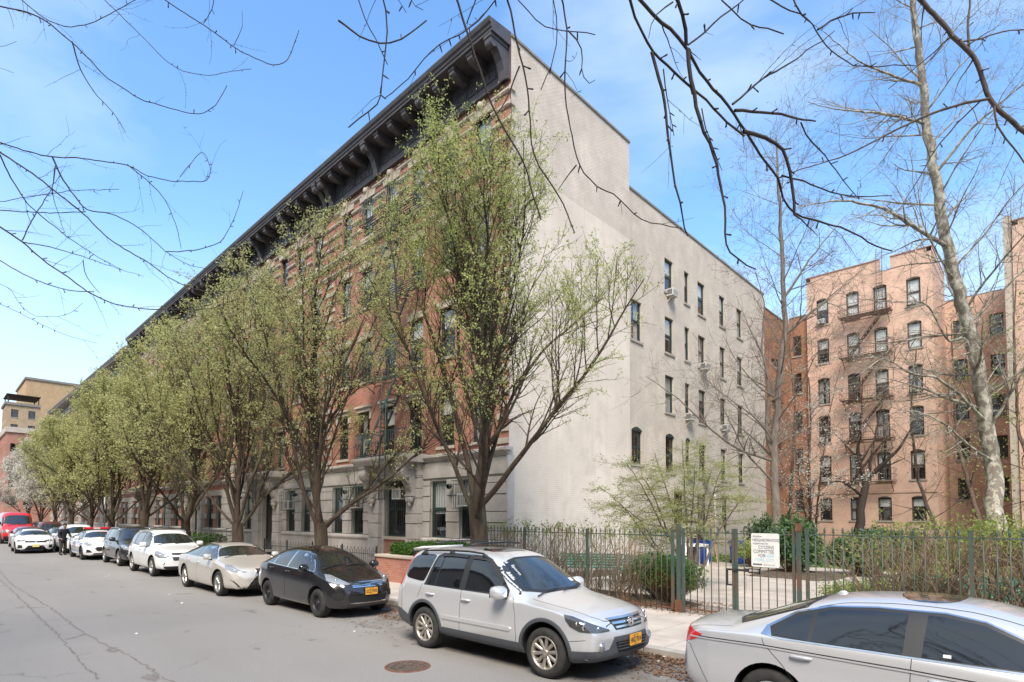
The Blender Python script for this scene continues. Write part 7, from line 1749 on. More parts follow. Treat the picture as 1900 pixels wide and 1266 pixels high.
    b.tube([(X,y,z) for y, z in ring_]+[(X,*ring_[0])], .007, 6, False)
    for sd in (-1, 1): b.prism([(sd*.046,.735),(sd*.028,.735),(sd*.022,.78),(sd*.028,.83),(sd*.05,.83)][::sd], 'x', X-.006, X+.008)
    b.box(X-.006,-.024,.772,X+.006,.024,.79); b.build('badge', None, c.root, True)
    c.front('intake', [(-.34,.415),(.34,.415),(.39,.555),(-.39,.555)], .024, M['gap'])
    for zz in (.45,.49,.53): c.front('intake_bar', [(-.35,zz-.006),(.35,zz-.006),(.36,zz+.006),(-.36,zz+.006)], .030, M['grey_plastic'])
    for sd in (-1, 1):
        d = (-.72,-sd*.69,0)
        hl = [(1.66,sd*.86,.90),(1.80,sd*.84,.885),(2.02,sd*.70,.80),(2.13,sd*.50,.725),(2.13,sd*.47,.70),(2.05,sd*.66,.69),(1.88,sd*.82,.705),(1.76,sd*.86,.76),(1.70,sd*.87,.83)]
        c.decal('headlight', hl, d, .008, M['lens_dark'], maxe=.05)
        for (bx, by, bz, br) in ((1.93,sd*.785,.775,.062),(2.06,sd*.64,.735,.036),(1.86,sd*.84,.80,.03)):
            q = Vector((bx, by, bz)); h = c.bvh.ray_cast(q-Vector(d).normalized()*2, Vector(d).normalized())
            if h[0]: b = MB(); b.mats.append(M['bulb']); b.ball(tuple(h[0]+h[1]*.004), br*.35, br*.7, br, 12, 8); b.build('reflector', None, c.root, True)
        p, n = c.hit((5, sd*.60, .475+.03), (-1,0,0)); b = MB(); b.mats.append(M['lens']); b.ball((p.x+.006,sd*.60,.50),.018,.055,.055,14,8); b.mat(M['chrome']); b.lathe([(.056,0),(.066,.012),(.07,0)], (p.x+.004,sd*.60,.50), 18, 'x'); b.build('fog_lamp', None, c.root, True)
        c.decal('tail_light', [(-2.08,sd*.80,1.0),(-2.24,sd*.70,1.0),(-2.16,sd*.62,1.30),(-2.02,sd*.60,1.56),(-1.96,sd*.64,1.56),(-2.04,sd*.72,1.28)], (.6,-sd*.8,0), .010, M['red_lens'])
    c.plate(0.02, .545, 'HNZ·7014', x=None)
    c.mirror(.55, 1.07, None, 1.15); c.handle(-.28, .915); c.handle(-1.16, .93); c.wiper_set(.93)
    p, n = c.hit((.78, -.80, 1.3), (0,.2,-1)); b = MB(); b.mats.append(M['black_plastic'])
    if p: b.ball(tuple(p),.022,.022,.02); b.bar(p, p+Vector((-.05,0,.16)), .004, 5)
    b.build('aerial', None, c.root, True)
    c.decal('inspection_sticker', [(.75,.44,1.16),(.75,.53,1.16),(.70,.53,1.21),(.70,.44,1.21)], (-.82,0,-.58), .008, M['white_paint'], skirt=False)
    b = MB(); b.mats.append(M['white_paint']) # sun-bleached script along the windscreen pillar
    def pl_(a, cc, t):
        base = Vector((.88,-.60,1.13)); e = Vector((.32,-.52,1.53)); dr = (e-base).normalized(); q = base+dr*(.02+a); q = q+Vector((0,.9,.0))*cc+Vector((0,.02,0)); h = c.bvh.ray_cast(q+Vector((.82,0,.58))*2, Vector((-.82,0,-.58))); return (h[0]+h[1]*.009) if h[0] else q
    text_mesh(b, 'Sports', .075, lambda a, cc, t: pl_(.60-a*1.3, cc, t), 0, 1, 'LEFT'); b.build('sticker', None, c.root, True)
    c.wheels('10spoke', .235, noisy('suv_alloy', (.40,.36,.31), (.52,.475,.42), scale=8, rough=.35, metal=.75, bump=0, coords='obj'), .23)
dress_suv(suv)
# ================================================================ silver sedan (right foreground)
PAINT_SED = carpaint('silver_sedan_paint', (.66,.66,.67), .5, .28, .08)
sed = Car('parked_sedan', 'silver sedan with sunroof, cut off by the lower right corner of the photo', 'sedan', (-.70,6.92,0), radians(0.0), dict(
    paint=PAINT_SED, W=1.85, R=.335, xf=1.40, xr=-1.40, arch=.05, archz=.015, plan=.14, bulge=.015, shoulder=.955,
    top=[(-2.52,.60),(-2.53,.80),(-2.51,.92),(-2.45,1.00),(-2.30,1.045),(-2.08,1.065),(-1.85,1.085),(-1.05,1.395),(-.70,1.455),(-.2,1.478),(.30,1.455),(.62,1.38),(1.35,1.03),(1.5,.99),(2.0,.88),(2.22,.78),(2.32,.62)],
    bot=[(-2.52,.42),(-2.3,.28),(-1.9,.22),(1.8,.20),(2.2,.24),(2.32,.32)], belt=[(-2.52,.78),(-2.3,.96),(-1.6,.995),(0,.965),(1.2,.90),(2.0,.74),(2.32,.52)],
    w=[(-2.53,.74),(-2.42,.82),(-2.1,.885),(-1.4,.918),(0,.922),(1.4,.915),(1.9,.86),(2.2,.76),(2.32,.66)],
    wt=[(-2.53,.66),(-2.2,.70),(-1.9,.66),(-1.3,.60),(-.9,.565),(-.2,.565),(.5,.57),(1.0,.66),(1.35,.73),(1.8,.68),(2.32,.58)], crown=[(-2.5,.03),(-2,.05),(-.9,.06),(.5,.06),(1.5,.06),(2.3,.03)]))
def dress_sedan(c):
    g = M['tint_glass']
    c.side('window_trim', [(.98,.975),(.93,1.02),(.55,1.235),(.30,1.335),(.02,1.375),(-.5,1.372),(-.92,1.335),(-1.22,1.25),(-1.47,1.09),(-1.50,1.01),(-1.30,.985)], .004, M['chrome'])
    c.side('window_surround', [(.95,.99),(.90,1.03),(.53,1.225),(.30,1.322),(.02,1.362),(-.5,1.359),(-.90,1.322),(-1.19,1.24),(-1.43,1.085),(-1.39,1.005),(-1.2,1.0)], .007, M['black_plastic'])
    c.side('front_window', [(.88,1.005),(.82,1.055),(.51,1.205),(.29,1.298),(.02,1.335),(-.10,1.338),(-.13,1.0)], .010, g)
    c.side('rear_window', [(-.27,1.0),(-.245,1.338),(-.55,1.33),(-.88,1.30),(-1.0,1.262),(-1.015,1.0)], .010, g)
    c.side('quarter_window', [(-1.05,1.0),(-1.045,1.245),(-1.17,1.21),(-1.33,1.10),(-1.36,1.02)], .010, g)
    c.decal('windscreen', [(1.3,-.72,1.03),(1.3,.72,1.03),(1.0,.67,1.2),(.66,.56,1.36),(.66,-.56,1.36),(1.0,-.67,1.2)], (-.5,0,-.86), .005, M['car_glass'], round_=1)
    c.decal('rear_screen', [(-1.86,-.60,1.09),(-1.86,.60,1.09),(-1.5,.57,1.25),(-1.08,.50,1.375),(-1.08,-.50,1.375),(-1.5,-.57,1.25)], (.4,0,-.92), .005, g, round_=1)
    c.decal('rear_screen_surround', [(-1.90,-.645,1.075),(-1.90,.645,1.075),(-1.5,.60,1.25),(-1.04,.53,1.40),(-1.04,-.53,1.40),(-1.5,-.60,1.25)], (.4,0,-.92), .002, M['black_plastic'], round_=1)
    c.top('sunroof', [(.12,-.40),(.14,.40),(-.36,.43),(-.38,-.43)], .005, g, round_=2)
    b = MB(); b.mats.append(c.paint); p, n = c.hit((-.92,0,4),(0,0,-1)); b.smooth = True; b.prism([(-1.00,p.z-.03),(-.87,p.z+.008),(-.91,p.z+.03),(-.95,p.z+.025)], 'y', -.012, .012); b.build('roof_aerial', None, c.root, True)
    gap = MB(); gap.mats.append(M['gap'])
    for pth in ([(1.02,.96),(1.06,.75),(1.02,.34)], [(-.20,1.0),(-.21,.80),(-.20,.34)], [(-1.50,1.02),(-1.46,.92),(-1.28,.75),(-1.02,.42),(-.98,.34)], [(-2.05,.36),(-2.20,.62),(-2.30,.78),(-2.42,.80)]): c.line('seam', pth, .006, M['gap'], mb=gap)
    c.line('seam', [(-2.28,.885),(-1.5,.905),(-.2,.885),(1.0,.845),(1.9,.76)], .012, M['gap'], mb=gap, off=.001)
    c.line('seam', [(.95,.62),(.60,.545),(.2,.505),(-.4,.50),(-.8,.515),(-1.02,.565)], .008, M['gap'], 'top', mb=gap)
    c.line('seam', [(-1.86,.70),(-2.2,.735),(-2.46,.70)], .006, M['gap'], 'top', mb=gap); c.line('seam', [(1.3,.78),(1.9,.70),(2.2,.60)], .006, M['gap'], 'top', mb=gap)
    gap.build('panel_gaps', None, c.root, True)
    c.line('shoulder_crease', [(-2.30,.872),(-1.5,.892),(-.2,.872),(1.0,.832),(1.9,.745)], .016, M['chrome'] if False else c.paint, off=.010)
    for sd in (-1, 1):
        c.decal('tail_light', [(-2.18,sd*.88,.915),(-2.44,sd*.78,.965),(-2.50,sd*.66,.975),(-2.53,sd*.62,.88),(-2.50,sd*.70,.80),(-2.40,sd*.82,.79),(-2.24,sd*.88,.86)], (.55,-sd*.83,0), .008, M['red_lens'], maxe=.05)
        c.decal('headlight', [(1.85,sd*.86,.80),(2.10,sd*.74,.77),(2.27,sd*.52,.69),(2.28,sd*.52,.60),(2.10,sd*.76,.62),(1.95,sd*.85,.66)], (-.7,-sd*.7,0), .008, M['lens'], maxe=.05)
    c.front('grille', [(-.36,.56),(.36,.56),(.42,.66),(-.42,.66)], .01, M['black_plastic']); c.front('intake', [(-.5,.30),(.5,.30),(.46,.44),(-.46,.44)], .01, M['gap'])
    c.plate(0,.80,'',rear=True,mt=M['plate'])
    c.side('sill', [(.95,.24),(.93,.30),(-.93,.30),(-.95,.24)], .010, c.paint)
    c.mirror(.86,1.0,None,1.05); c.handle(-1.10,.845); c.handle(.02,.825); c.wiper_set(1.34)
    c.side('sticker', [(.02,1.02),(.075,1.02),(.075,1.045),(.02,1.045)], .013, M['ac_white'], skirt=False)
    c.wheels('5', .215, None, .215)
dress_sedan(sed)
def sedan_spec(paint, W, R, wb, fo, ro, H, cowl=1.12, rb=-1.85, zh=.92, zd=1.05, roofx=-.2, tail=-1.0, **k):
    xf, xr = wb/2, -wb/2; xe, xb = xf+fo, xr-ro
    d = dict(paint=paint, W=W, R=R, xf=xf, xr=xr, arch=.05, archz=.015, plan=.13, bulge=.015, shoulder=.96,
        top=[(xb,.58),(xb-.005,.80),(xb+.05,zd-.10),(xb+.16,zd-.02),(xb+.40,zd+.01),(rb,zd+.03),(tail,H-.075),(roofx-.35,H-.005),(roofx,H),(roofx+.45,H-.025),(roofx+.75,H-.09),(cowl,zh+.13),(cowl+.18,zh+.085),(xf+.35,zh-.03),(xe-.16,zh-.13),(xe-.05,zh-.22),(xe,zh-.36)],
        bot=[(xb,.42),(xb+.3,.26),(xr,.21),(xf,.19),(xe-.1,.22),(xe,.28)], belt=[(xb,.76),(xb+.3,zd-.10),(-1.4,zd-.055),(0,zh+.045),(cowl,zh-.01),(xf+.4,zh-.15),(xe,.50)],
        w=[(xb,W/2-.19),(xb+.12,W/2-.10),(xb+.45,W/2-.035),(xr,W/2-.005),(0,W/2),(xf,W/2-.005),(xf+.5,W/2-.065),(xe-.12,W/2-.16),(xe,W/2-.25)],
        wt=[(xb,W/2-.26),(xb+.4,W/2-.22),(rb,W/2-.26),(tail,W/2-.36),(roofx,W/2-.36),(roofx+.7,W/2-.355),(cowl,W/2-.20),(xf+.4,W/2-.25),(xe,W/2-.34)], crown=[(xb,.03),(xb+.5,.05),(tail,.06),(roofx+.6,.06),(cowl,.06),(xe,.03)])
    d.update(k); return d
def suv_spec(paint, W, R, wb, fo, ro, H, cowl=.95, zh=1.02, **k):
    xf, xr = wb/2, -wb/2; xe, xb = xf+fo, xr-ro
    d = dict(paint=paint, W=W, R=R, xf=xf, xr=xr, arch=.06, archz=.02, plan=.13, bulge=.015, shoulder=.965,
        top=[(xb,.70),(xb+.02,.98),(xb+.12,1.22),(xb+.34,H-.14),(xb+.48,H-.05),(xb+.8,H-.015),(-.6,H),(-.05,H-.01),(.20,H-.06),(.34,H-.13),(cowl+.05,zh+.12),(cowl+.16,zh+.075),(xf+.2,zh+.0),(xe-.20,zh-.09),(xe-.06,zh-.20),(xe,zh-.36)],
        bot=[(xb,.48),(xb+.25,.33),(xr,.27),(xf,.25),(xe-.1,.27),(xe,.33)], belt=[(xb,.72),(xb+.2,1.0),(-1.4,1.06),(0,1.01),(cowl,.97),(xf+.3,.88),(xe-.1,.70),(xe,.58)],
        w=[(xb,W/2-.14),(xb+.15,W/2-.07),(xr,W/2-.005),(0,W/2),(xf,W/2-.01),(xf+.45,W/2-.05),(xe-.1,W/2-.14),(xe,W/2-.22)],
        wt=[(xb,W/2-.24),(xb+.5,W/2-.31),(0,W/2-.30),(.4,W/2-.31),(cowl,W/2-.18),(xf+.4,W/2-.24),(xe,W/2-.34)], crown=[(xb,.03),(-1,.055),(.3,.055),(cowl,.05),(xe,.03)])
    d.update(k); return d
def dress(c, side_poly, splits, wind, lamp, grille, intake, tail=None, plate=None, handles=(), mirror=None, rails=False, style='5', alloy=None, rimr=None, fog=None, trim=None, seams=(), clad=False, lampm=None, rear_s=None, sunroof=True, hw=.7):
    """shared trim of the cars further down the row; every outline is that car's own"""
    g = M['tint_glass']; W = c.sp['W']/2; xe = c.sp['top'][-1][0]
    cx = sum(p[0] for p in side_poly)/len(side_poly); cz = sum(p[1] for p in side_poly)/len(side_poly)
    c.side('window_trim', [(cx+(x-cx)*1.035, cz+(z-cz)*1.10) for x, z in side_poly], .003, trim or M['black_plastic'])
    # cut the glass outline at the pillars
    xs = [max(p[0] for p in side_poly)+.01]+[v for s_ in splits for v in (s_+.035, s_-.035)]+[min(p[0] for p in side_poly)-.01]
    def clip(poly, a, sgn):
        out = []
        for i in range(len(poly)):
            p, q = poly[i], poly[(i+1) % len(poly)]; ip = (p[0]-a)*sgn <= 0; iq = (q[0]-a)*sgn <= 0
            if ip: out.append(p)
            if ip != iq: t = (a-p[0])/(q[0]-p[0]); out.append((a, p[1]+(q[1]-p[1])*t))
        return out
    for i in range(0, len(xs), 2):
        pl_ = clip(clip(side_poly, xs[i], 1), xs[i+1], -1)
        if len(pl_) > 2: c.side('side_window', pl_, .007, g, maxe=.12)
    (x0, z0, y0), (x1, z1, y1) = wind; dd = Vector((-(z1-z0), 0, -(x0-x1)*1.0)); dd = Vector((-(z1-z0)/hypot(x0-x1,z1-z0), 0, -(x0-x1)/hypot(x0-x1,z1-z0)))
    c.decal('windscreen', [(x0,-y0,z0),(x0,y0,z0),((x0+x1)/2,(y0+y1)/2+.015,(z0+z1)/2),(x1,y1,z1),(x1,-y1,z1),((x0+x1)/2,-(y0+y1)/2-.015,(z0+z1)/2)], dd, .004, M['car_glass'], round_=1, maxe=.12)
    for sd in (-1, 1):
        c.decal('headlight', [(x, sd*y, z) for x, y, z in lamp], (-hw,-sd*sqrt(1-hw*hw),0), .007, lampm or M['lens'], maxe=.06)
        q = Vector((sum(p[0] for p in lamp)/len(lamp), sd*sum(p[1] for p in lamp)/len(lamp), sum(p[2] for p in lamp)/len(lamp))); D = Vector((-hw,-sd*sqrt(1-hw*hw),0)); h = c.bvh.ray_cast(q-D*2, D)
        if h[0]: b = MB(); b.mats.append(M['bulb']); b.ball(tuple(h[0]+h[1]*.005), .018, .035, .035, 10, 6); b.build('reflector', None, c.root, True)
        if fog: p, n = c.hit((5, sd*fog[0], fog[1]), (-1,0,0)); b = MB(); b.mats.append(M['chrome']); b.ball((p.x+.004,p.y,p.z),.016,.045,.04,12,6); b.build('fog_lamp', None, c.root, True)
        if tail: c.decal('tail_light', [(x, sd*y, z) for x, y, z in tail], (.6,-sd*.8,0), .008, M['red_lens'], maxe=.08)
    for nm, poly, mt in grille: c.front(nm, poly, .008 if mt is not M['chrome'] else .016, mt)
    for poly in intake: c.front('intake', poly, .010, M['gap'])
    gap = MB(); gap.mats.append(M['gap'])
    for pth in seams: c.line('seam', pth, .008, M['gap'], mb=gap)
    ck = wind[0][0]; c.line('seam', [(ck+.08,W-.14),(ck+.5,W-.18),(xe-.2,W-.32)], .007, M['gap'], 'top', mb=gap)
    gap.build('panel_gaps', None, c.root, True)
    if plate: c.plate(plate[0], plate[1], plate[2], mt=plate[3] if len(plate) > 3 else None)
    for h in handles: c.handle(*h)
    if mirror: c.mirror(*mirror)
    if rails:
        for sd in (-1, 1):
            P = []
            for x in (-1.7,-1.55,-.9,-.3,.0,.12): p, n = c.hit((x, sd*(W-.32), 4), (0,0,-1)); P.append(Vector((x, p.y, p.z+(.05 if -1.65 < x < .05 else 0))))
            b = MB(); b.mats.append(rails if not isinstance(rails, bool) else M['black_plastic']); b.tube(P, .016, 7); b.build('roof_rail', None, c.root, True)
    if sunroof: c.top('sunroof', [(.02,-.38),(.02,.38),(-.45,.40),(-.45,-.40)], .004, g, round_=1)
    if clad:
        c.arch_lips(M['black_plastic'], .04, .010); xa = c.sp['xf']-c.sp['R']-.1; c.side('side_cladding', [(xa,.27),(xa,.36),(-xa,.36),(-xa,.27)], .008, M['black_plastic'])
    c.wiper_set(wind[0][0]); c.wheels(style, rimr, alloy)
def front_bar(z0, z1, w0, w1): return [(-w0,z0),(w0,z0),(w1,z1),(-w1,z1)]
# black sedan ------------------------------------------------------
c = Car('parked_sedan', 'black compact sedan with yellow plate parked right behind the silver SUV', 'sedan', (-12.92,6.80,0), radians(.8), sedan_spec(carpaint('black_paint', (.009,.009,.010), .1, .22, .1), 1.72, .315, 2.49, .80, .88, 1.50, cowl=1.08, rb=-1.72, zh=.96, zd=1.12, roofx=-.35, tail=-1.12, sub=2))
dress(c, [(.98,1.0),(.90,1.06),(.45,1.31),(.20,1.37),(-.3,1.39),(-.75,1.36),(-1.15,1.25),(-1.42,1.13),(-1.40,1.10),(-.8,1.055),(0,1.02)], [-.22,-.98], ((1.04,1.07,.66),(.52,1.37,.50)),
  [(1.45,.82,.94),(1.62,.79,.93),(1.86,.66,.84),(1.99,.46,.755),(1.97,.50,.735),(1.80,.72,.755),(1.60,.81,.82)],
  [('grille', front_bar(.665,.775,.36,.43), M['black_plastic'])]+[('grille_bar', front_bar(z,z+.018,.37,.38+.02*i), M['chrome']) for i, z in enumerate((.672,.705,.738,.768))]+[('badge', [(.075*cos(a*pi/8), .722+.03*sin(a*pi/8)) for a in range(16)], M['chrome'])],
  [front_bar(.34,.50,.42,.50), [(.55,.44),(.72,.42),(.74,.55),(.58,.58)], [(-.55,.44),(-.72,.42),(-.74,.55),(-.58,.58)]], tail=[(-1.86,.80,1.0),(-2.05,.70,1.02),(-2.10,.62,.85),(-1.95,.78,.78)],
  plate=(.03,.585,'GCZ·7475'), handles=((-.12,.93),(-.95,.97)), mirror=(.80,1.02,None,1.0), style='steel', alloy=M['steel_dark'], rimr=.20, trim=M['chrome'], seams=[[(.92,1.0),(.98,.7),(.93,.33)],[(-.22,1.02),(-.24,.33)],[(-1.0,1.08),(-1.02,.95),(-.90,.6),(-.95,.33)],[(1.5,.52),(1.9,.60)]])
c.front('intake_bar', front_bar(.335,.355,.43,.44), .022, M['chrome']); c.side('side_crease', [(1.2,.80),(1.2,.815),(-1.9,.93),(-1.9,.915)], .006, c.paint)
# champagne sedan ---------------------------------------------------
c = Car('parked_sedan', 'champagne coloured sedan with big dark spindle grille, between the black sedan and the white SUV', 'sedan', (-18.15,6.55,0), 0, sedan_spec(carpaint('champagne_paint', (.66,.62,.55), .45, .3, .05), 1.865, .345, 2.87, .96, 1.10, 1.445, cowl=1.10, rb=-1.95, zh=.94, zd=1.08, roofx=-.30, tail=-1.05))
dress(c, [(1.0,1.0),(.9,1.06),(.40,1.30),(.15,1.35),(-.4,1.37),(-.85,1.33),(-1.3,1.21),(-1.6,1.09),(-1.5,1.04),(-.6,1.02)], [-.22,-1.12], ((1.06,1.08,.74),(.48,1.34,.53)),
  [(1.72,.87,.86),(1.92,.80,.86),(2.20,.60,.745),(2.31,.44,.70),(2.28,.50,.675),(2.05,.74,.70),(1.86,.85,.76)],
  [('grille', [(-.20,.77),(.20,.77),(.17,.60),(.26,.50),(.46,.27),(-.46,.27),(-.26,.50),(-.17,.60)], M['gap'])]+[('grille_bar', [(s_*(.03+.05*i)-.006, .29),(s_*(.03+.05*i)+.006,.29),(s_*(.015+.022*i)+.005,.74),(s_*(.015+.022*i)-.005,.74)], M['alloy_dark']) for i in range(8) for s_ in (-1,1)]+[('grille_frame', [(s_*.20,.775),(s_*.225,.775),(s_*.19,.60),(s_*.28,.50),(s_*.48,.265),(s_*.45,.265),(s_*.255,.50),(s_*.17,.60)], M['chrome']) for s_ in (-1,1)],
  [[(.60,.30),(.64,.30),(.80,.50),(.74,.46)], [(-.60,.30),(-.64,.30),(-.80,.50),(-.74,.46)]], tail=[(-2.2,.82,.98),(-2.42,.72,.98),(-2.48,.60,.86),(-2.25,.80,.84)], handles=((-.12,.86),(-1.02,.89)), mirror=(.80,1.02,None,1.0), style='multi', rimr=.235, alloy=M['alloy'], trim=M['chrome'],
  seams=[[(.96,1.0),(1.02,.7),(.98,.30)],[(-.24,1.0),(-.26,.30)],[(-1.3,1.04),(-1.25,.85),(-1.02,.5),(-1.0,.30)]])
# white SUV ---------------------------------------------------------
WH = carpaint('white_suv_paint', (.74,.74,.735), 0, .35, .12)
c = Car('parked_suv', 'white SUV with chrome roof rails and dark grille behind the champagne sedan', 'SUV', (-25.22,6.64,0), 0, suv_spec(WH, 1.84, .36, 2.86, .92, .95, 1.70, cowl=1.0, zh=1.03))
dress(c, [(.80,1.09),(.72,1.17),(.30,1.49),(.05,1.56),(-.9,1.57),(-1.5,1.53),(-1.95,1.38),(-2.0,1.20),(-1.4,1.13),(-.2,1.09)], [-.22,-1.18], ((.98,1.15,.70),(.42,1.58,.57)),
  [(1.66,.87,.93),(1.85,.82,.93),(2.12,.66,.85),(2.24,.50,.77),(2.18,.60,.70),(2.0,.76,.70),(1.80,.86,.78)],
  [('grille', front_bar(.80,.87,.42,.46), M['black_plastic']), ('grille', front_bar(.60,.73,.40,.44), M['black_plastic']), ('badge', front_bar(.76,.80,.09,.09), M['chrome'])],
  [front_bar(.32,.40,.50,.52)], tail=[(-2.1,.80,1.05),(-2.3,.70,1.05),(-2.28,.66,.84),(-2.12,.80,.84)], plate=(.0,.50,'JJR·1903'), handles=((-.12,.95),(-1.05,.97)), mirror=(.62,1.10,None,1.1), rails=M['chrome'], style='5twin', fog=(.68,.50), clad=False, seams=[[(.80,1.06),(.86,.8),(.84,.34)],[(-.24,1.08),(-.26,.34)],[(-1.45,1.1),(-1.48,.9)]])
c.decal('front_lip', [(2.3,-.62,.28),(2.3,.62,.28),(2.3,.70,.40),(2.3,-.70,.40)], (-1,0,0), .012, M['black_plastic'])
# dark SUV ------------------------------------------------------------
c = Car('parked_suv', 'dark grey SUV with silver roof rails between the white SUV and the police sedan', 'SUV', (-31.05,6.78,0), 0, suv_spec(carpaint('dark_suv_paint', (.045,.045,.052), .5, .25, .15), 1.84, .36, 2.80, .94, .98, 1.72, cowl=1.0, zh=1.04))
dress(c, [(.80,1.11),(.72,1.19),(.30,1.50),(.05,1.57),(-.9,1.58),(-1.5,1.54),(-1.95,1.42),(-2.0,1.22),(-1.4,1.14),(-.2,1.11)], [-.22,-1.18], ((.98,1.16,.70),(.42,1.60,.57)),
  [(1.62,.87,.93),(1.85,.80,.93),(2.12,.66,.85),(2.24,.50,.78),(2.18,.60,.73),(2.0,.76,.73),(1.80,.86,.80)],
  [('grille', front_bar(.66,.86,.30,.42), M['black_plastic'])]+[('grille_bar', front_bar(z,z+.025,.34,.36), M['chrome']) for z in (.70,.77,.84)], [front_bar(.36,.50,.48,.52)], tail=[(-2.1,.80,1.05),(-2.3,.70,1.05),(-2.28,.66,.84),(-2.12,.80,.84)],
  plate=(0,.55,'KDB·2267'), handles=((-.12,.97),(-1.05,.99)), mirror=(.62,1.12,None,1.1), rails=M['chrome'], style='5', fog=(.68,.48), seams=[[(.80,1.06),(.84,.34)],[(-.24,1.08),(-.26,.34)]])
# police sedan --------------------------------------------------------
c = Car('police_car', 'white police sedan with blue lettering and a red and white roof light bar', 'police car', (-36.50,6.30,0), 0, sedan_spec(carpaint('police_white', (.74,.74,.74), 0, .35, .08), 1.85, .335, 2.85, .90, 1.12, 1.48, cowl=1.10, rb=-1.95, zh=.97, zd=1.10))
dress(c, [(1.0,1.03),(.9,1.09),(.42,1.33),(.15,1.38),(-.4,1.40),(-.85,1.36),(-1.3,1.24),(-1.6,1.12),(-1.5,1.07),(-.6,1.05)], [-.22,-1.12], ((1.06,1.11,.74),(.50,1.37,.53)),
  [(1.72,.86,.88),(1.92,.79,.88),(2.15,.62,.80),(2.26,.46,.745),(2.20,.54,.71),(2.0,.74,.72),(1.86,.84,.78)], [('grille', [(-.38,.66),(.38,.66),(.46,.58),(.36,.46),(-.36,.46),(-.46,.58)], M['gap'])],
  [front_bar(.30,.36,.55,.5), [(.56,.40),(.78,.38),(.76,.54),(.66,.52)], [(-.56,.40),(-.78,.38),(-.76,.54),(-.66,.52)]], handles=((-.12,.90),(-1.02,.93)), mirror=(.80,1.05,None,1.0), style='steel', alloy=M['steel_dark'], sunroof=False, seams=[[(.96,1.0),(1.0,.32)],[(-.24,1.0),(-.26,.32)]])
PB = plain('police_blue', (.02,.10,.42), .4)
c.side('stripe', [(1.75,.80),(1.75,.825),(-2.2,.93),(-2.2,.905)], .004, PB, skirt=False); c.side('stripe', [(1.0,.40),(1.0,.43),(-.98,.43),(-.98,.40)], .004, PB, skirt=False)
for txt, tx, tz, sz, nm in (('NYPD',-.30,.60,.36,'lettering'),('POLICE',1.35,.70,.15,'small_lettering')):
    b = MB(); b.mats.append(PB)
    def onside(a, cc, t, tx=tx, tz=tz): h = c.bvh.ray_cast(Vector((tx+a, -3, tz+cc)), Vector((0,1,0))); return h[0]+h[1]*.006 if h[0] else Vector((tx+a,-.92,tz+cc))
    text_mesh(b, txt, sz, onside, 0, .9); b.build(nm, None, c.root, True)
lb = MB(); lb.mat(M['black_plastic']); lb.box(-.36,-.56,1.47,-.10,.56,1.50); lb.build('light_bar_base', None, c.root, True)
lb = MB(); lb.mat(plain('beacon_red', (.55,.02,.02), .2, coat=1)); lb.box(-.35,-.56,1.501,-.11,-.16,1.61); lb.box(-.35,.16,1.501,-.11,.56,1.61); lb.mat(M['ac_white']); lb.box(-.34,-.155,1.501,-.12,.155,1.60); o = lb.build('light_bar', None, c.root, True); bevel_mesh(o.data, .015)
# white oncoming sedan ---------------------------------------------
c = Car('oncoming_sedan', 'white compact sedan facing the camera in the traffic lane, pale yellow plate', 'sedan', (-44.7,4.50,0), radians(-1.5), sedan_spec(carpaint('white_sedan_paint', (.74,.74,.74), 0, .35, .06), 1.80, .33, 2.73, .90, 1.02, 1.415, cowl=1.15, rb=-1.85, zh=.93, zd=1.05))
dress(c, [(1.0,1.0),(.9,1.05),(.42,1.27),(.15,1.32),(-.4,1.34),(-.85,1.30),(-1.3,1.19),(-1.5,1.08),(-.6,1.01)], [-.22,-1.12], ((1.12,1.07,.72),(.52,1.32,.52)),
  [(1.80,.84,.78),(2.0,.76,.80),(2.2,.48,.755),(2.2,.46,.715),(2.05,.72,.71),(1.85,.82,.70)], [('grille', front_bar(.655,.735,.48,.50), M['gap']), ('badge', [(.055*cos(a*pi/6), .70+.035*sin(a*pi/6)) for a in range(12)], M['chrome'])],
  [front_bar(.26,.47,.50,.34), [(.58,.34),(.78,.34),(.76,.52),(.60,.50)], [(-.58,.34),(-.78,.34),(-.76,.52),(-.60,.50)]], plate=(0,.47,'',M['plate_pale']), handles=((-.12,.84),), mirror=(.80,1.0,None,1.0), lampm=M['lens_dark'], style='5', sunroof=False)
# red sedan, red van and the rest of the far row ---------------------
c = Car('red_sedan', 'dark red sedan just behind the oncoming white sedan', 'sedan', (-51.6,4.95,0), 0, sedan_spec(carpaint('dark_red_paint', (.30,.015,.018), .4, .3, .1), 1.84, .335, 2.80, .95, 1.1, 1.47, zh=.96, zd=1.1, cowl=1.1))
dress(c, [(1.0,1.03),(.9,1.09),(.42,1.32),(.15,1.37),(-.4,1.39),(-.85,1.35),(-1.5,1.12),(-.6,1.05)], [-.22,-1.12], ((1.06,1.10,.74),(.50,1.36,.53)), [(1.72,.86,.86),(1.92,.79,.86),(2.2,.55,.76),(2.1,.66,.70),(1.86,.84,.74)], [('grille', front_bar(.50,.70,.38,.42), M['gap'])], [front_bar(.28,.40,.5,.5)], handles=((-.12,.90),(-1.02,.93)), mirror=(.80,1.05,None,1.0), style='5', sunroof=False)
RV = carpaint('red_van_paint', (.52,.012,.014), 0, .35, .05)
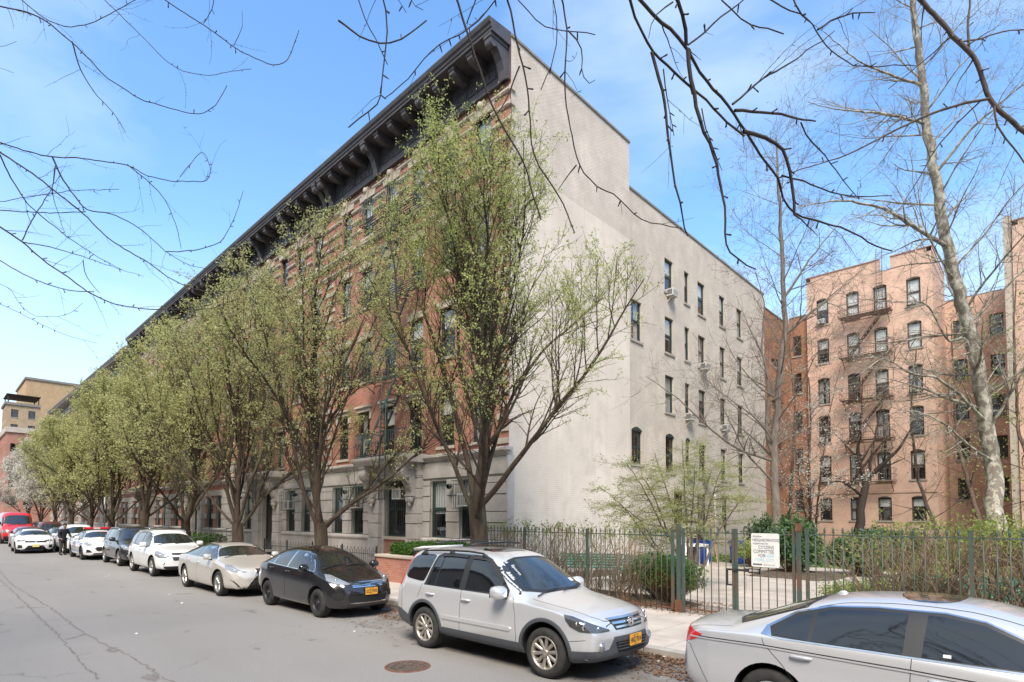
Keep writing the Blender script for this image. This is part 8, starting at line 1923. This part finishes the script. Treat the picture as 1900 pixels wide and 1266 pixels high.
c = Car('red_van', 'tall bright red delivery van at the left edge of the photo', 'van', (-60.6,5.0,0), 0, dict(paint=RV, W=2.05, R=.36, xf=1.75, xr=-1.75, arch=.07, archz=.02, plan=.12, bulge=.01, shoulder=.985,
  top=[(-2.75,.8),(-2.74,1.6),(-2.70,2.3),(-2.55,2.46),(-1.5,2.50),(.5,2.50),(1.05,2.44),(1.25,2.32),(1.95,1.42),(2.10,1.34),(2.45,1.18),(2.60,1.0),(2.66,.75)], bot=[(-2.75,.45),(-2.4,.35),(2.3,.28),(2.66,.36)], belt=[(-2.75,.9),(-2.5,1.3),(1.0,1.3),(1.9,1.18),(2.4,1.0),(2.66,.6)],
  w=[(-2.75,.95),(-2.6,1.0),(0,1.02),(1.8,1.0),(2.3,.93),(2.66,.80)], wt=[(-2.75,.86),(-2.0,.88),(.8,.86),(1.3,.84),(1.95,.86),(2.66,.66)], crown=[(-2.7,.05),(1,.07),(2,.05),(2.66,.04)]))
dress(c, [(1.85,1.42),(1.55,1.90),(1.35,2.02),(.9,2.05),(.85,1.42)], [], ((1.88,1.50,.84),(1.30,2.24,.80)), [(2.20,.98,1.08),(2.42,.90,1.08),(2.55,.76,.98),(2.50,.80,.86),(2.28,.96,.88)], [('grille', front_bar(.78,.96,.50,.55), M['gap'])], [front_bar(.36,.60,.85,.86)], handles=((.75,1.15),), mirror=(1.55,1.55,M['black_plastic'],1.5), style='steel', alloy=M['steel_dark'], sunroof=False)
def far_car(x, y, spec, label, kind, mt=None, rails=False):
    c = Car('parked_'+('suv' if kind == 'SUV' else 'sedan'), label, kind, (x,y,0), 0, spec)
    sv = kind == 'SUV'
    dress(c, [(.80,1.11),(.72,1.19),(.30,1.50),(.05,1.56),(-.9,1.57),(-1.5,1.53),(-1.95,1.38),(-2.0,1.22),(-.2,1.11)] if sv else [(1.0,1.03),(.9,1.09),(.42,1.32),(.15,1.37),(-.4,1.39),(-.85,1.35),(-1.5,1.12),(-.6,1.05)], [-.22,-1.15], ((.98,1.16,.70),(.42,1.59,.57)) if sv else ((1.06,1.10,.74),(.50,1.36,.53)),
      [(1.62,.87,.93),(1.85,.80,.93),(2.12,.66,.85),(2.0,.76,.73),(1.80,.86,.80)] if sv else [(1.72,.86,.86),(1.92,.79,.86),(2.2,.55,.76),(2.1,.66,.70),(1.86,.84,.74)], [('grille', front_bar(.62,.80,.40,.42) if sv else front_bar(.50,.68,.38,.42), M['gap'])], [front_bar(.32,.46,.5,.5)], handles=((-.12,.95 if sv else .9),), mirror=(.70,1.1,None,1.0), style='5', sunroof=False, rails=rails)
far_car(-43.0, 6.45, suv_spec(WH, 1.84, .36, 2.8, .92, .95, 1.70, cowl=1.0), 'white SUV parked behind the police sedan, beside the standing person', 'SUV', rails=True)
far_car(-48.8, 6.5, sedan_spec(carpaint('grey_car_paint', (.16,.17,.18), .6, .3, .1), 1.82, .33, 2.75, .9, 1.05, 1.45, cowl=1.1, zh=.96, zd=1.1), 'grey sedan parked two cars beyond the police sedan', 'sedan')
far_car(-54.6, 6.5, suv_spec(carpaint('maroon_paint', (.16,.02,.022), .4, .3, .1), 1.86, .37, 2.85, .95, 1.0, 1.78, cowl=1.0), 'maroon SUV whose roof shows beyond the red sedan', 'SUV')
far_car(-60.6, 6.55, sedan_spec(carpaint('slate_paint', (.07,.08,.10), .6, .3, .1), 1.82, .33, 2.75, .9, 1.05, 1.45, cowl=1.1, zh=.96, zd=1.1), 'dark slate sedan parked at the far end of the row', 'sedan')
# ------------------------------------------------------------------ the person
def person():
    T = empty('person', (-40.05,5.35,0), radians(20), None, 'person in a dark jacket and dark trousers standing in the road behind the police sedan', 'person')
    def skin(name, joints, edges, mt, root=0, lv=2):
        me = bpy.data.meshes.new(name); me.from_pydata([j[0] for j in joints], edges, []); o = bpy.data.objects.new(name, me); COL.objects.link(o)
        md = o.modifiers.new('k', 'SKIN'); md.use_smooth_shade = True
        for i, j in enumerate(joints): me.skin_vertices[0].data[i].radius = j[1] if hasattr(j[1], '__len__') else (j[1], j[1])
        me.skin_vertices[0].data[root].use_root = True
        ms = o.modifiers.new('u', 'SUBSURF'); ms.levels = lv; dg = bpy.context.evaluated_depsgraph_get(); r = bpy.data.meshes.new_from_object(o.evaluated_get(dg)); bpy.data.objects.remove(o)
        r.materials.clear(); r.materials.append(mt); r.polygons.foreach_set('use_smooth', [True]*len(r.polygons)); return link(name, r, T)
    SK = noisy('skin', (.30,.17,.11), (.38,.22,.15), scale=9, rough=.6, bump=.05, coords='obj'); JK = noisy('dark_jacket', (.014,.016,.022), (.03,.032,.04), scale=7, rough=.8, bump=.5, bscale=12, coords='obj'); TR = noisy('dark_trousers', (.03,.028,.026), (.05,.047,.043), scale=7, rough=.85, bump=.5, bscale=10, coords='obj')
    # forward is +x, slight stoop; body continuous, clothes over it
    J = [((-.02,0,.93),(.13,.17)),((.00,0,1.12),(.12,.16)),((.05,0,1.36),(.12,.17)),((.09,0,1.48),(.06,.06)),((.14,0,1.55),(.055,.055)),((.17,0,1.63),(.085,.08)),((.18,0,1.71),(.075,.07)),
         ((.06,.18,1.40),(.065,.06)),((.10,.27,1.14),(.05,.045)),((.30,.24,1.00),(.036,.036)),((.06,-.18,1.40),(.065,.06)),((.06,-.27,1.13),(.05,.045)),((.22,-.25,.95),(.036,.036)),
         ((-.02,.10,.86),(.095,.09)),((.03,.12,.48),(.06,.06)),((-.05,.12,.09),(.042,.042)),((.13,.13,.04),(.035,.045)),((-.02,-.10,.86),(.095,.09)),((.06,-.11,.48),(.06,.06)),((.02,-.12,.09),(.042,.042)),((.20,-.13,.04),(.035,.045))]
    E_ = [(0,1),(1,2),(2,3),(3,4),(4,5),(5,6),(2,7),(7,8),(8,9),(2,10),(10,11),(11,12),(0,13),(13,14),(14,15),(15,16),(0,17),(17,18),(18,19),(19,20)]
    skin('body', [(j[0], tuple((.9 if j[0][2] > 1.42 else .74)*v for v in j[1])) for j in J], E_, SK)
    skin('jacket', [((-.03,0,.72),(.155,.20)),((.00,0,1.12),(.14,.18)),((.05,0,1.36),(.14,.18)),((.08,0,1.47),(.085,.10)),((.06,.18,1.40),(.085,.08)),((.10,.27,1.14),(.068,.062)),((.32,.238,.99),(.05,.05)),((.06,-.18,1.40),(.085,.08)),((.06,-.27,1.13),(.068,.062)),((.25,-.248,.94),(.05,.05))], [(0,1),(1,2),(2,3),(2,4),(4,5),(5,6),(2,7),(7,8),(8,9)], JK)
    skin('trousers', [((-.02,0,1.02),(.13,.17)),((-.02,.10,.82),(.11,.10)),((.03,.12,.48),(.078,.078)),((-.06,.12,.02),(.062,.062)),((-.02,-.10,.82),(.11,.10)),((.06,-.11,.48),(.078,.078)),((.01,-.12,.02),(.062,.062))], [(0,1),(1,2),(2,3),(0,4),(4,5),(5,6)], TR)
    for n_, (fx, fy) in enumerate(((-.01,.125),(.06,-.125))):
        b = MB(); b.mats.append(M['black_plastic']); b.ball((fx+.05,fy,.045),.14,.05,.05,12,6); b.build('shoe', None, T, True)
    b = MB(); b.mats.append(noisy('hair', (.015,.012,.01), (.03,.025,.02), scale=30, rough=.7, coords='obj')); b.ball((.145,0,1.725),.098,.088,.07,12,8); b.ball((.115,0,1.67),.08,.086,.09,12,8); b.build('hair', None, T, True)
    b = MB(); b.mats.append(SK); b.ball((.255,0,1.645),.022,.016,.026,8,6); b.ball((.16,.085,1.645),.022,.012,.032,8,6); b.ball((.16,-.085,1.645),.022,.012,.032,8,6)
    b.mat(M['ink']); 
    for s_ in (-1,1): b.ball((.240,s_*.032,1.662),.008,.012,.007,8,5)
    b.mat(plain('lips', (.25,.10,.08), .6)); b.ball((.240,0,1.598),.010,.026,.008,8,5); b.build('face', None, T, True)
    for sd, w_ in ((1,(.30,.24,1.00)),(-1,(.22,-.25,.95))):     # hands: palm, four bent fingers of different length, a thumb from the side
        w_ = Vector(w_); JJ = [(tuple(w_+Vector((-.06,0,.035))), (.03,.03)), (tuple(w_+Vector((.045,0,-.018))), (.018,.038)), (tuple(w_+Vector((.09,0,-.035))), (.014,.034))]; EE = [(0,1),(1,2)]
        for k, (dy, L) in enumerate(((-.027,.068),(-.009,.078),(.009,.072),(.027,.056))):
            b0 = len(JJ); p0 = w_+Vector((.095,dy,-.037)); JJ += [(tuple(p0+Vector((L*.45,0,-.012))), (.0085,.0085)), (tuple(p0+Vector((L*.75,0,-.035))), (.008,.008)), (tuple(p0+Vector((L*.82,0,-.06))), (.007,.007))]; EE += [(2,b0),(b0,b0+1),(b0+1,b0+2)]
        b0 = len(JJ); JJ += [(tuple(w_+Vector((.055,-sd*.042,-.028))), (.010,.010)), (tuple(w_+Vector((.085,-sd*.055,-.045))), (.009,.009))]; EE += [(1,b0),(b0,b0+1)]
        skin('hand', JJ, EE, SK, 0, 1)
person()
